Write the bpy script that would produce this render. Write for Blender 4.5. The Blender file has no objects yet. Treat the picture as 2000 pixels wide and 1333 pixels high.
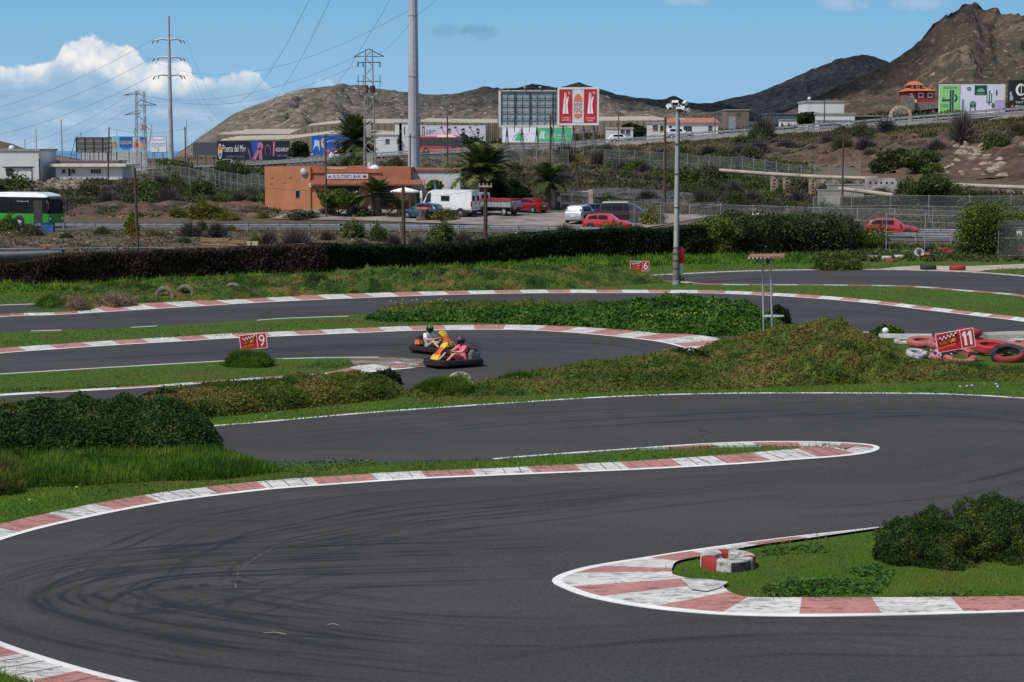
import bpy, bmesh, math, random
import numpy as np
from mathutils import Vector, Matrix, noise as mnoise
from mathutils.geometry import tessellate_polygon
random.seed(7); rng = np.random.default_rng(11)
SC = bpy.context.scene
COL = SC.collection
PI = math.pi
# ---------------------------------------------------------------- camera model
H, F, HY = 7.77, 3500.0, 290.0
PITCH = math.atan((666.5 - HY) / F)
cp, sp = math.cos(PITCH), math.sin(PITCH)
def ray(px, py):
    a = (px - 1000.0) / F; b = -(py - 666.5) / F
    return (a, cp + b * sp, -sp + b * cp)
def at(px, py, Y):
    d = ray(px, py); t = Y / d[1]
    return Vector((d[0] * t, Y, H + d[2] * t))
def G(px, py, z=0.0):
    d = ray(px, py); t = (z - H) / d[2]
    return Vector((d[0] * t, d[1] * t, z))
def S(r, g, b):
    f = lambda c: (c / 255 / 12.92) if c / 255 <= .04045 else ((c / 255 + .055) / 1.055) ** 2.4
    return (f(r), f(g), f(b))
# ---------------------------------------------------------------- materials
_mats = {}
def newmat(name):
    m = bpy.data.materials.new(name); m.use_nodes = True
    nt = m.node_tree; b = nt.nodes['Principled BSDF']
    return m, nt, b
def mixc(nt, fac, a, b, t='MIX'):
    n = nt.nodes.new('ShaderNodeMix'); n.data_type = 'RGBA'; n.blend_type = t
    for sock, v in ((n.inputs[0], fac), (n.inputs[6], a), (n.inputs[7], b)):
        if isinstance(v, (int, float)): sock.default_value = v
        elif isinstance(v, tuple): sock.default_value = (*v[:3], 1)
        else: nt.links.new(v, sock)
    return n.outputs[2]
def noisef(nt, scale, detail=3, rough=.55, coord='Object', stretch=None, dist=0):
    tc = nt.nodes.new('ShaderNodeTexCoord')
    src = tc.outputs[coord]
    if coord == 'World':
        pass
    if stretch:
        mp = nt.nodes.new('ShaderNodeMapping'); mp.inputs['Scale'].default_value = stretch
        nt.links.new(src, mp.inputs[0]); src = mp.outputs[0]
    n = nt.nodes.new('ShaderNodeTexNoise'); n.inputs['Scale'].default_value = scale
    n.inputs['Detail'].default_value = detail; n.inputs['Roughness'].default_value = rough
    n.inputs['Distortion'].default_value = dist
    nt.links.new(src, n.inputs['Vector'])
    return n.outputs['Fac']
def ramp(nt, fac, lo, hi):
    n = nt.nodes.new('ShaderNodeMapRange'); n.inputs[1].default_value = lo; n.inputs[2].default_value = hi
    nt.links.new(fac, n.inputs[0]); return n.outputs[0]
def cramp(nt, fac, stops):
    n = nt.nodes.new('ShaderNodeValToRGB'); e = n.color_ramp.elements
    while len(e) < len(stops): e.new(.5)
    for el, (p, c) in zip(e, stops): el.position = p; el.color = (*c, 1)
    nt.links.new(fac, n.inputs[0]); return n.outputs[0]
def bump(nt, b, h, strength=.3, dist=.02):
    n = nt.nodes.new('ShaderNodeBump'); n.inputs['Strength'].default_value = strength
    n.inputs['Distance'].default_value = dist
    nt.links.new(h, n.inputs['Height']); nt.links.new(n.outputs[0], b.inputs['Normal'])
def M(name, col, rough=.6, metal=0, var=.18, scale=3, col2=None, bmp=0, spec=.4, stretch=None, detail=4):
    if name in _mats: return _mats[name]
    m, nt, b = newmat(name)
    a = tuple(c * (1 - var) for c in col); c2 = col2 or tuple(min(1, c * (1 + var)) for c in col)
    f = noisef(nt, scale, detail, stretch=stretch)
    nt.links.new(mixc(nt, ramp(nt, f, .35, .65), a, c2), b.inputs['Base Color'])
    b.inputs['Roughness'].default_value = rough; b.inputs['Metallic'].default_value = metal
    b.inputs['Specular IOR Level'].default_value = spec
    if bmp: bump(nt, b, noisef(nt, scale * 8, 3), bmp)
    _mats[name] = m; return m
def FM(name, c1, c2, c3, patch=.6, w=.5, rough=.75):
    """foliage: tint by a random value stored per leaf plus patches in space"""
    if name in _mats: return _mats[name]
    m, nt, b = newmat(name)
    at_ = nt.nodes.new('ShaderNodeAttribute'); at_.attribute_name = 'rnd'
    n = noisef(nt, patch, 4, .6)
    mx = nt.nodes.new('ShaderNodeMix'); mx.data_type = 'FLOAT'; mx.inputs[0].default_value = w
    nt.links.new(ramp(nt, n, .36, .64), mx.inputs[2]); nt.links.new(at_.outputs['Fac'], mx.inputs[3])
    nt.links.new(cramp(nt, mx.outputs[0], [(.15, c1), (.5, c2), (.85, c3)]), b.inputs['Base Color'])
    b.inputs['Roughness'].default_value = rough; b.inputs['Specular IOR Level'].default_value = .2
    tr = nt.nodes.new('ShaderNodeBsdfTranslucent')
    nt.links.new(cramp(nt, mx.outputs[0], [(.15, c1), (.5, c2), (.85, c3)]), tr.inputs[0])
    ms = nt.nodes.new('ShaderNodeMixShader'); ms.inputs[0].default_value = .25
    nt.links.new(b.outputs[0], ms.inputs[1]); nt.links.new(tr.outputs[0], ms.inputs[2])
    nt.links.new(ms.outputs[0], nt.nodes['Material Output'].inputs[0])
    _mats[name] = m; return m
# ---------------------------------------------------------------- object helpers
def tag(o, label=None, cat=None, group=None, kind=None):
    if label: o['label'] = label
    if cat: o['category'] = cat
    if group: o['group'] = group
    if kind: o['kind'] = kind
    return o
def empty(name, loc=(0, 0, 0), rz=0, label=None, cat=None, group=None):
    o = bpy.data.objects.new(name, None); COL.objects.link(o)
    o.location = loc; o.rotation_euler = (0, 0, rz); o.empty_display_size = .3
    return tag(o, label, cat, group)
def basis(d):
    d = Vector(d).normalized()
    a = Vector((0, 0, 1)) if abs(d.z) < .95 else Vector((1, 0, 0))
    u = d.cross(a).normalized(); return u, d.cross(u)
_txt = {}
def text_geo(s):
    if s in _txt: return _txt[s]
    cu = bpy.data.curves.new('t', 'FONT'); cu.body = s; cu.resolution_u = 3
    ob = bpy.data.objects.new('t', cu); COL.objects.link(ob)
    dg = bpy.context.evaluated_depsgraph_get(); dg.update()
    me = bpy.data.meshes.new_from_object(ob.evaluated_get(dg))
    V = [(v.co.x, v.co.y) for v in me.vertices]; Fc = [tuple(p.vertices) for p in me.polygons]
    bpy.data.objects.remove(ob); bpy.data.curves.remove(cu); bpy.data.meshes.remove(me)
    x0 = min(v[0] for v in V); x1 = max(v[0] for v in V); y0 = min(v[1] for v in V); y1 = max(v[1] for v in V)
    V = [((x - x0) / (x1 - x0), (y - y0) / (y1 - y0)) for x, y in V]
    _txt[s] = (V, Fc); return _txt[s]
class MB:
    def __init__(s, mat=None): s.v = []; s.f = []; s.mi = []; s.mats = []; s.c = 0; s.X = None; s.set(mat) if mat else None
    def set(s, m):
        if m not in s.mats: s.mats.append(m)
        s.c = s.mats.index(m); return s
    def add(s, vs, fs):
        o = len(s.v)
        if s.X is not None: vs = [s.X @ Vector(v) for v in vs]
        s.v += [tuple(v) for v in vs]; s.f += [tuple(i + o for i in f) for f in fs]; s.mi += [s.c] * len(fs)
        return s
    def box(s, cx, cy, cz, sx, sy, sz, rz=0, taper=1.0):
        vs = []
        for z, k in ((-1, 1), (1, taper)):
            for x, y in ((-1, -1), (1, -1), (1, 1), (-1, 1)):
                X, Y = x * sx / 2 * k, y * sy / 2 * k
                vs.append((cx + X * math.cos(rz) - Y * math.sin(rz), cy + X * math.sin(rz) + Y * math.cos(rz), cz + z * sz / 2))
        return s.add(vs, [(3, 2, 1, 0), (4, 5, 6, 7), (0, 1, 5, 4), (1, 2, 6, 5), (2, 3, 7, 6), (3, 0, 4, 7)])
    def b2(s, x0, y0, z0, x1, y1, z1):
        return s.box((x0 + x1) / 2, (y0 + y1) / 2, (z0 + z1) / 2, abs(x1 - x0), abs(y1 - y0), abs(z1 - z0))
    def cyl(s, p, q, r0, r1=None, n=10, caps=True):
        p = Vector(p); q = Vector(q); r1 = r0 if r1 is None else r1
        u, w = basis(q - p); vs = []
        for c, r in ((p, r0), (q, r1)):
            for i in range(n):
                a = 2 * PI * i / n; vs.append(c + (u * math.cos(a) + w * math.sin(a)) * r)
        fs = [(i, (i + 1) % n, n + (i + 1) % n, n + i) for i in range(n)]
        if caps: fs += [tuple(range(n))[::-1], tuple(range(n, 2 * n))]
        return s.add(vs, fs)
    def tube(s, pts, r, n=6):
        pts = [Vector(p) for p in pts]; rr = r if isinstance(r, (list, tuple)) else [r] * len(pts)
        vs = []; fs = []
        u = None
        for i, p in enumerate(pts):
            d = (pts[min(i + 1, len(pts) - 1)] - pts[max(i - 1, 0)]).normalized()
            if u is None: u, w = basis(d)
            else:
                u = (u - d * u.dot(d)).normalized(); w = d.cross(u)
            for k in range(n):
                a = 2 * PI * k / n; vs.append(p + (u * math.cos(a) + w * math.sin(a)) * rr[i])
        for i in range(len(pts) - 1):
            for k in range(n):
                fs.append((i * n + k, i * n + (k + 1) % n, (i + 1) * n + (k + 1) % n, (i + 1) * n + k))
        fs += [tuple(range(n))[::-1], tuple(range((len(pts) - 1) * n, len(pts) * n))]
        return s.add(vs, fs)
    def prism(s, pts, y0, y1):
        n = len(pts)
        vs = [(x, y0, z) for x, z in pts] + [(x, y1, z) for x, z in pts]
        return s.add(vs, [tuple(range(n)), tuple(range(n, 2 * n))[::-1]] + [(i, n + i, n + (i + 1) % n, (i + 1) % n) for i in range(n)])
    def face(s, pts): return s.add(pts, [tuple(range(len(pts)))])
    def lathe(s, prof, c=(0, 0, 0), n=20, axis='Z', close=False):
        vs = []; m = len(prof)
        for i in range(n):
            a = 2 * PI * i / n
            for r, z in prof:
                x, y = r * math.cos(a), r * math.sin(a)
                v = {'Z': (x, y, z), 'Y': (x, z, y), 'X': (z, x, y)}[axis]
                vs.append((v[0] + c[0], v[1] + c[1], v[2] + c[2]))
        k = m if close else m - 1
        return s.add(vs, [(i * m + j, ((i + 1) % n) * m + j, ((i + 1) % n) * m + (j + 1) % m, i * m + (j + 1) % m) for i in range(n) for j in range(k)])
    def tyre(s, c, R, r, w, n=24, axis='Z'):
        """fat rubber ring: outer radius R, hole radius r, width w along axis"""
        k = (R - r)
        prof = [(r, -w * .32), (r + k * .25, -w * .48), (R - k * .22, -w * .5), (R - k * .04, -w * .36), (R, 0), (R - k * .04, w * .36), (R - k * .22, w * .5), (r + k * .25, w * .48), (r, w * .32), (r + k * .1, 0)]
        return s.lathe(prof, c, n, axis, True)
    def ball(s, c, rx, ry=None, rz=None, n=12, m=8, half=False):
        ry = ry or rx; rz = rz or rx; vs = []; m0 = m
        for j in range(m + 1):
            t = (PI / 2 if half else PI) * j / m
            for i in range(n):
                a = 2 * PI * i / n
                vs.append((c[0] + rx * math.sin(t) * math.cos(a), c[1] + ry * math.sin(t) * math.sin(a), c[2] + rz * math.cos(t)))
        return s.add(vs, [(j * n + i, (j + 1) * n + i, (j + 1) * n + (i + 1) % n, j * n + (i + 1) % n) for j in range(m) for i in range(n)])
    def loft(s, rings, caps=True):
        n = len(rings[0]); vs = [v for r in rings for v in r]
        fs = [(j * n + i, j * n + (i + 1) % n, (j + 1) * n + (i + 1) % n, (j + 1) * n + i) for j in range(len(rings) - 1) for i in range(n)]
        if caps: fs += [tuple(range(n))[::-1], tuple(range((len(rings) - 1) * n, len(rings) * n))]
        return s.add(vs, fs)
    # flat artwork on a board in the XZ plane, seen from -Y
    def rect(s, x0, z0, x1, z1, y): return s.add([(x0, y, z0), (x1, y, z0), (x1, y, z1), (x0, y, z1)], [(0, 1, 2, 3)])
    def poly(s, pts, y): return s.add([(x, y, z) for x, z in pts], [tuple(range(len(pts)))])
    def ell(s, cx, cz, rx, rz, y, a0=0, a1=360, n=20):
        pts = [(cx + rx * math.cos(math.radians(a0 + (a1 - a0) * i / n)), cz + rz * math.sin(math.radians(a0 + (a1 - a0) * i / n))) for i in range(n + (a1 - a0 < 360))]
        return s.poly(pts, y)
    def text(s, t, x0, z0, w, h, y, shear=0, slope=0):
        V, Fc = text_geo(t)
        return s.add([(x0 + a * w + b * shear * h, y, z0 + b * h + a * w * slope) for a, b in V], Fc)
    def build(s, name, parent=None, loc=None, rz=0, smooth=None, rot=None):
        me = bpy.data.meshes.new(name)
        me.from_pydata(s.v, [], s.f)
        for m in s.mats: me.materials.append(m)
        me.polygons.foreach_set('material_index', s.mi)
        if smooth is not None:
            me.polygons.foreach_set('use_smooth', [True] * len(s.f))
            me.update()
            if smooth < 180: me.set_sharp_from_angle(angle=math.radians(smooth))
        me.update()
        o = bpy.data.objects.new(name, me); COL.objects.link(o)
        if parent: o.parent = parent
        if loc is not None: o.location = loc
        o.rotation_euler = rot if rot else (0, 0, rz)
        return o
def fixn(o):
    bm = bmesh.new(); bm.from_mesh(o.data); bmesh.ops.recalc_face_normals(bm, faces=bm.faces); bm.to_mesh(o.data); bm.free(); return o
def np_mesh(name, V, k, mat, rnd=None, parent=None, loc=None, mi=None):
    """k-gon soup: V (N*k,3)"""
    V = np.asarray(V, dtype=np.float32).reshape(-1, 3); nf = len(V) // k
    me = bpy.data.meshes.new(name)
    me.vertices.add(len(V)); me.vertices.foreach_set('co', V.ravel())
    me.loops.add(len(V)); me.loops.foreach_set('vertex_index', np.arange(len(V), dtype=np.int32))
    me.polygons.add(nf); me.polygons.foreach_set('loop_start', np.arange(0, len(V), k, dtype=np.int32))
    me.update(calc_edges=True)
    if rnd is not None:
        a = me.attributes.new('rnd', 'FLOAT', 'POINT'); a.data.foreach_set('value', np.repeat(rnd, k).astype(np.float32))
    for m in (mat if isinstance(mat, list) else [mat]): me.materials.append(m)
    if mi is not None: me.polygons.foreach_set('material_index', mi.astype(np.int32))
    o = bpy.data.objects.new(name, me); COL.objects.link(o)
    if parent: o.parent = parent
    if loc is not None: o.location = loc
    return o
def leaves(C, size, flat=.0, asp=.55):
    """quads (diamonds) centred on C"""
    n = len(C); size = np.broadcast_to(size, (n,)).reshape(-1, 1) * rng.uniform(.6, 1.4, (n, 1))
    a = rng.normal(size=(n, 3)); a /= np.linalg.norm(a, axis=1, keepdims=True)
    b = rng.normal(size=(n, 3)); b = np.cross(a, b); b /= np.linalg.norm(b, axis=1, keepdims=True)
    if flat: a[:, 2] *= 1 - flat; b[:, 2] *= 1 - flat
    V = np.empty((n, 4, 3)); V[:, 0] = C - a * size; V[:, 1] = C - b * size * asp; V[:, 2] = C + a * size; V[:, 3] = C + b * size * asp
    return V
def blades(P, h, w, lean=.5, up=None):
    n = len(P); h = np.broadcast_to(h, (n,)).reshape(-1, 1) * rng.uniform(.5, 1.35, (n, 1))
    w = np.broadcast_to(w, (n,)).reshape(-1, 1)
    ang = rng.uniform(0, 2 * PI, n); side = np.stack([np.cos(ang), np.sin(ang), np.zeros(n)], 1)
    d = rng.normal(size=(n, 3)) * lean; d[:, 2] = 1
    if up is not None: d += up
    d /= np.linalg.norm(d, axis=1, keepdims=True)
    V = np.empty((n, 3, 3)); V[:, 0] = P - side * w / 2; V[:, 1] = P + side * w / 2; V[:, 2] = P + d * h
    return V
def vnoise(X, Y, sc, seed=0.0, octv=3):
    return np.array([mnoise.fractal(Vector((x * sc + seed, y * sc - seed, seed * .37)), .9, 2.1, octv) for x, y in zip(np.ravel(X), np.ravel(Y))]).reshape(np.shape(X))
def inpoly(X, Y, P):
    P = np.asarray(P); ins = np.zeros(np.shape(X), bool); j = len(P) - 1
    for i in range(len(P)):
        xi, yi = P[i]; xj, yj = P[j]
        c = ((yi > Y) != (yj > Y)) & (X < (xj - xi) * (Y - yi) / (yj - yi + 1e-12) + xi); ins ^= c; j = i
    return ins
def dpoly(X, Y, P):
    P = np.asarray(P, float); d = np.full(np.shape(X), 1e9)
    for i in range(len(P)):
        a = P[i - 1]; b = P[i]; ab = b - a; t = np.clip(((X - a[0]) * ab[0] + (Y - a[1]) * ab[1]) / (ab @ ab + 1e-12), 0, 1)
        d = np.minimum(d, np.hypot(X - a[0] - t * ab[0], Y - a[1] - t * ab[1]))
    return d
def crom(P, n=8, closed=False):
    """Catmull-Rom through points"""
    P = [np.array(p, float) for p in P]; out = []
    L = len(P)
    for i in range(L if closed else L - 1):
        p0 = P[i - 1] if (i > 0 or closed) else 2 * P[0] - P[1]
        p1 = P[i]; p2 = P[(i + 1) % L]
        p3 = P[(i + 2) % L] if (closed or i + 2 < L) else 2 * P[-1] - P[-2]
        for k in range(n):
            t = k / n
            out.append(.5 * ((2 * p1) + (-p0 + p2) * t + (2 * p0 - 5 * p1 + 4 * p2 - p3) * t * t + (-p0 + 3 * p1 - 3 * p2 + p3) * t ** 3))
    if not closed: out.append(P[-1])
    return np.array(out)
def gpath(pts, n=8):
    """smooth world path (N,2) through photo points on the track plane"""
    return crom([G(*p).to_2d() for p in pts], n)
def resample(P, step):
    d = np.r_[0, np.cumsum(np.hypot(*np.diff(P, axis=0).T))]
    n = max(2, int(d[-1] / step) + 1); s = np.linspace(0, d[-1], n)
    return np.stack([np.interp(s, d, P[:, 0]), np.interp(s, d, P[:, 1])], 1), s
# ---------------------------------------------------------------- terrain
_cols = [-600, 0, 250, 500, 800, 1100, 1400, 1700, 2000, 2600]
_hedge = [97, 100, 103, 106, 114, 121, 124, 124, 122, 118]
_road = [160, 160, 160, 160, 158, 152, 147, 142, 138, 130]
_K = [[(175, 430), (200, 385), (232, 350), (450, 322), (475, 321), (600, 318), (900, 316)],
      [(175, 430), (200, 385), (232, 352), (450, 322), (475, 321), (600, 318), (900, 316)],
      [(175, 428), (200, 390), (230, 355), (430, 335), (455, 333), (600, 316), (900, 314)],
      [(178, 420), (195, 395), (220, 370), (400, 326), (425, 324.5), (560, 305), (900, 300)],
      [(178, 422), (190, 400), (215, 360), (350, 306), (375, 304.5), (520, 290), (900, 285)],
      [(185, 411), (198, 380), (215, 342), (310, 292), (335, 291), (450, 272), (900, 265)],
      [(168, 428), (180, 400), (205, 368), (280, 270), (305, 268.5), (420, 262), (900, 255)],
      [(158, 435), (170, 395), (185, 368), (250, 250), (275, 249), (350, 237), (900, 225)],
      [(152, 440), (165, 398), (180, 370), (225, 228), (250, 227), (320, 212), (900, 200)],
      [(144, 445), (156, 400), (168, 372), (205, 200), (230, 199), (300, 182), (900, 180)]]
_TY = []; _TZ = []
for _i, _p in enumerate(_cols):
    r = _road[_i]
    ys = [-60, 60, _hedge[_i], r - 2, r + 9] + [k[0] for k in _K[_i]] + [1600]
    zs = [0, 0, 0, .45, .5] + [at(1000, k[1], k[0]).z for k in _K[_i]]
    zs.append(zs[-1] if _p > 400 else -70)
    _TY.append(ys); _TZ.append(zs)
_TY = np.array(_TY, float); _TZ = np.array(_TZ, float); _CU = (np.array(_cols) - 1000.) / F
def _tz(x, y):
    u = np.clip(x / np.maximum(y, 30.), _CU[0], _CU[-1] - 1e-6)
    i = np.clip(np.searchsorted(_CU, u, 'right') - 1, 0, len(_CU) - 2)
    t = (u - _CU[i]) / (_CU[i + 1] - _CU[i])
    ky = _TY[i] * (1 - t)[:, None] + _TY[i + 1] * t[:, None]; kz = _TZ[i] * (1 - t)[:, None] + _TZ[i + 1] * t[:, None]
    j = np.clip((y[:, None] >= ky).sum(1) - 1, 0, ky.shape[1] - 2); a = np.arange(len(x))
    s = np.clip((y - ky[a, j]) / (ky[a, j + 1] - ky[a, j]), 0, 1)
    return kz[a, j] * (1 - s) + kz[a, j + 1] * s, j, s
def zts(x, y):
    x = np.atleast_1d(np.asarray(x, float)); y = np.atleast_1d(np.asarray(y, float))
    z, j, s = _tz(x, y)
    amp = np.where(j == 5, np.clip(s, 0, 1) * .25, 0) + np.where((j == 6), .25 + .35 * s, 0) + np.where(j == 7, .6 * np.minimum(1, (1 - s) * 6), 0) + np.where(j == 9, .6 * np.clip(s * 4, 0, 1), 0) + np.where(j >= 10, .8, 0) + np.where(j == 2, .12 * 4 * s * (1 - s), 0)
    k = amp > 0
    if k.any():
        nz = np.zeros(len(x)); nz[k] = [mnoise.fractal(Vector((a * .09, b * .09, 3.3)), .8, 2.2, 4) for a, b in zip(x[k], y[k])]
        z = z + nz * amp
    return z
def zt(x, y): return float(zts(x, y)[0])
def hit(px, py, y0=60, y1=900):
    """where a photo ray meets the terrain"""
    d = ray(px, py); ys = np.concatenate([np.arange(y0, 320, .5), np.arange(320, y1, 2)])
    t = ys / d[1]; z = H + d[2] * t; x = d[0] * t
    g = zts(x, ys); k = np.nonzero(z <= g)[0]
    i = k[0] if len(k) else len(ys) - 1
    return Vector((x[i], ys[i], g[i]))
def onT(px, Y): # ground point in a photo column at depth Y
    x = (px - 1000) / F * Y * 1.0
    x = at(px, 290, Y).x
    return Vector((x, Y, zt(x, Y)))
# ================================================================ CAMERA, SKY, SUN
cam = bpy.data.cameras.new('camera'); cam.lens = F * 36 / 2000; cam.sensor_width = 36; cam.clip_end = 90000; cam.clip_start = .5
co = bpy.data.objects.new('camera', cam); COL.objects.link(co); co.location = (0, 0, H); co.rotation_euler = (PI / 2 - PITCH, 0, 0)
SC.camera = co
SC.view_settings.view_transform = 'Standard'; SC.view_settings.look = 'None'
EXPO = 0.25
SC.view_settings.exposure = EXPO; SC.cycles.transparent_max_bounces = 24; SC.view_settings.gamma = 1
SUN = Vector((-.52, -.42, .95)).normalized()
el = math.asin(SUN.z); az = math.atan2(SUN.x, SUN.y)
W = bpy.data.worlds.new('World'); SC.world = W; W.use_nodes = True
nt = W.node_tree; bg = nt.nodes['Background']; bg.inputs[1].default_value = .10
sky = nt.nodes.new('ShaderNodeTexSky'); sky.sky_type = 'NISHITA'; sky.sun_disc = False
sky.sun_elevation = el; sky.sun_rotation = az; sky.altitude = 100; sky.dust_density = .6; sky.ozone_density = 1.5
def wn(t, **k):
    n = nt.nodes.new(t)
    for a, b in k.items(): setattr(n, a, b)
    return n
def mth(op, a, b=None, c=None):
    n = wn('ShaderNodeMath', operation=op)
    for i, v in enumerate((a, b, c)):
        if v is None: continue
        if isinstance(v, (int, float)): n.inputs[i].default_value = v
        else: nt.links.new(v, n.inputs[i])
    return n.outputs[0]
tc = wn('ShaderNodeTexCoord'); sx = wn('ShaderNodeSeparateXYZ'); nt.links.new(tc.outputs['Generated'], sx.inputs[0])
yy = mth('MAXIMUM', sx.outputs[1], .02)
u = mth('DIVIDE', sx.outputs[0], yy); v = mth('DIVIDE', sx.outputs[2], yy)
K = 1 / (.10 * 2 ** EXPO)
skyc = cramp(nt, mth('MULTIPLY', v, 4.0), [(0, tuple(K * c for c in S(127, 172, 214))), (.12, tuple(K * c for c in S(146, 190, 224))), (.36, tuple(K * c for c in S(122, 178, 217))), (1, tuple(K * c for c in S(95, 150, 205)))])
# clouds: a cumulus bank on the left over a blue-grey shelf
def fcurve(src, pts):
    n = wn('ShaderNodeFloatCurve'); c = n.mapping.curves[0]
    pts = [((x - 0) / 700., (290 - y) / 290.) for x, y in pts]
    while len(c.points) < len(pts): c.points.new(.5, .5)
    for p, (a, b) in zip(c.points, pts): p.location = (a, b); p.handle_type = 'AUTO'
    n.mapping.use_clip = False; n.mapping.update(); nt.links.new(src, n.inputs[1]); return n.outputs[0]
px_ = mth('ADD', mth('MULTIPLY', u, 3500), 1000)
t_ = mth('DIVIDE', px_, 700.)
top = fcurve(t_, [(0, 128), (50, 130), (92, 124), (150, 84), (185, 74), (215, 84), (262, 96), (300, 122), (340, 122), (372, 128), (392, 152), (440, 150), (498, 140), (522, 158), (545, 180), (600, 200), (625, 156), (650, 158), (670, 190), (700, 215)])
bot = fcurve(t_, [(0, 168), (90, 158), (140, 146), (178, 146), (230, 168), (330, 184), (420, 172), (522, 172), (600, 190), (625, 166), (670, 176), (700, 200)])
vv = mth('DIVIDE', mth('MULTIPLY', v, 3500), 290.)
cmb = wn('ShaderNodeCombineXYZ'); nt.links.new(u, cmb.inputs[0]); nt.links.new(v, cmb.inputs[1])
def wnoise(sc, det, rough, stretch=(1, 1, 1), dist=0):
    mp = wn('ShaderNodeMapping'); mp.inputs['Scale'].default_value = stretch; nt.links.new(cmb.outputs[0], mp.inputs[0])
    n = wn('ShaderNodeTexNoise'); n.inputs['Scale'].default_value = sc; n.inputs['Detail'].default_value = det; n.inputs['Roughness'].default_value = rough; n.inputs['Distortion'].default_value = dist
    nt.links.new(mp.outputs[0], n.inputs['Vector']); return n.outputs['Fac']
n1 = wnoise(70, 8, .62); n2 = wnoise(28, 5, .6, (1, 3.2, 1)); n3 = wnoise(130, 5, .6)
wob = mth('MULTIPLY', mth('SUBTRACT', n1, .5), .17)
def sstep(x, lo, hi):
    n = wn('ShaderNodeMapRange', interpolation_type='SMOOTHSTEP'); n.inputs[1].default_value = lo; n.inputs[2].default_value = hi; nt.links.new(x, n.inputs[0]); return n.outputs[0]
inside = sstep(mth('SUBTRACT', mth('ADD', top, wob), vv), -.005, .028)
above = sstep(mth('SUBTRACT', mth('ADD', vv, mth('MULTIPLY', wob, .8)), bot), -.05, .10)
rng_l = sstep(px_, 690, 640)
cum = mth('MULTIPLY', mth('MULTIPLY', inside, above), rng_l)
shade = cramp(nt, mth('ADD', mth('MULTIPLY', n1, .6), mth('MULTIPLY', n3, .4)), [(.36, tuple(K * c for c in S(186, 206, 226))), (.5, tuple(K * c for c in S(222, 228, 234))), (.62, tuple(K * c for c in S(246, 244, 240)))])
shelf = mth('MULTIPLY', mth('MULTIPLY', inside, sstep(px_, 640, 380)), .95)
shc = cramp(nt, n2, [(.34, tuple(K * c for c in S(138, 176, 210))), (.52, tuple(K * c for c in S(156, 188, 216))), (.72, tuple(K * c for c in S(188, 208, 228)))])
c1 = mixc(nt, shelf, skyc, shc)
c2 = mixc(nt, cum, c1, shade)
# faint wisps higher up
def blob(cx, cy, rx, ry):
    a = mth('DIVIDE', mth('SUBTRACT', px_, cx), rx); b = mth('DIVIDE', mth('SUBTRACT', mth('MULTIPLY', v, 3500), 290 - cy), ry)
    return sstep(mth('ADD', mth('ADD', mth('MULTIPLY', a, a), mth('MULTIPLY', b, b)), mth('MULTIPLY', mth('SUBTRACT', n1, .5), 5)), 1.2, -.6)
c3 = mixc(nt, mth('MULTIPLY', mth('ADD', blob(880, 64, 45, 14), blob(940, 68, 40, 16)), .45), c2, tuple(K * c for c in S(104, 150, 190)))
c4 = mixc(nt, mth('MULTIPLY', mth('ADD', blob(1640, 5, 60, 22), blob(1770, 8, 70, 18)), .5), c3, tuple(K * c for c in S(190, 200, 222)))
c4 = mixc(nt, mth('MULTIPLY', blob(1340, 2, 60, 16), .4), c4, tuple(K * c for c in S(190, 200, 222)))
fwd = mth('MULTIPLY', sstep(v, .55, .15), sstep(sx.outputs[1], .05, .2))
nt.links.new(mixc(nt, fwd, sky.outputs[0], c4), bg.inputs[0])
sl = bpy.data.lights.new('sun', 'SUN'); sl.energy = 3.5; sl.angle = math.radians(5); sl.color = (1, .95, .87)
so = bpy.data.objects.new('sun', sl); COL.objects.link(so); so.rotation_euler = SUN.to_track_quat('Z', 'Y').to_euler(); so.location = (0, 0, 60)

# ================================================================ MATERIALS
def grassmat():
    m, nt, b = newmat('grass_ground')
    f1 = noisef(nt, .35, 5, .6); f2 = noisef(nt, 6, 4, .7)
    c = cramp(nt, f1, [(.3, (.095, .072, .024)), (.42, (.060, .095, .013)), (.62, (.050, .120, .011))])
    c = mixc(nt, ramp(nt, f2, .2, .8), c, mixc(nt, .5, c, (.055, .045, .02)))
    nt.links.new(c, b.inputs['Base Color']); b.inputs['Roughness'].default_value = .9; b.inputs['Specular IOR Level'].default_value = .1
    bump(nt, b, noisef(nt, 25, 3), .6, .05); return m
def dirtmat():
    m, nt, b = newmat('dry_ground')
    f1 = noisef(nt, .12, 5, .65); f2 = noisef(nt, 1.6, 5, .7)
    c = cramp(nt, f1, [(.28, (.050, .046, .026)), (.42, (.068, .056, .036)), (.55, (.092, .064, .044)), (.70, (.11, .055, .030))])
    c = mixc(nt, ramp(nt, f2, .35, .7), c, (.115, .09, .066))
    v = nt.nodes.new('ShaderNodeTexVoronoi'); v.inputs['Scale'].default_value = 2.2
    t = nt.nodes.new('ShaderNodeTexCoord'); nt.links.new(t.outputs['Object'], v.inputs['Vector'])
    c = mixc(nt, ramp(nt, v.outputs['Distance'], .16, .08), c, (.26, .23, .19))
    nt.links.new(c, b.inputs['Base Color']); b.inputs['Roughness'].default_value = .95; b.inputs['Specular IOR Level'].default_value = .1
    bump(nt, b, f2, .8, .2); return m
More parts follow.
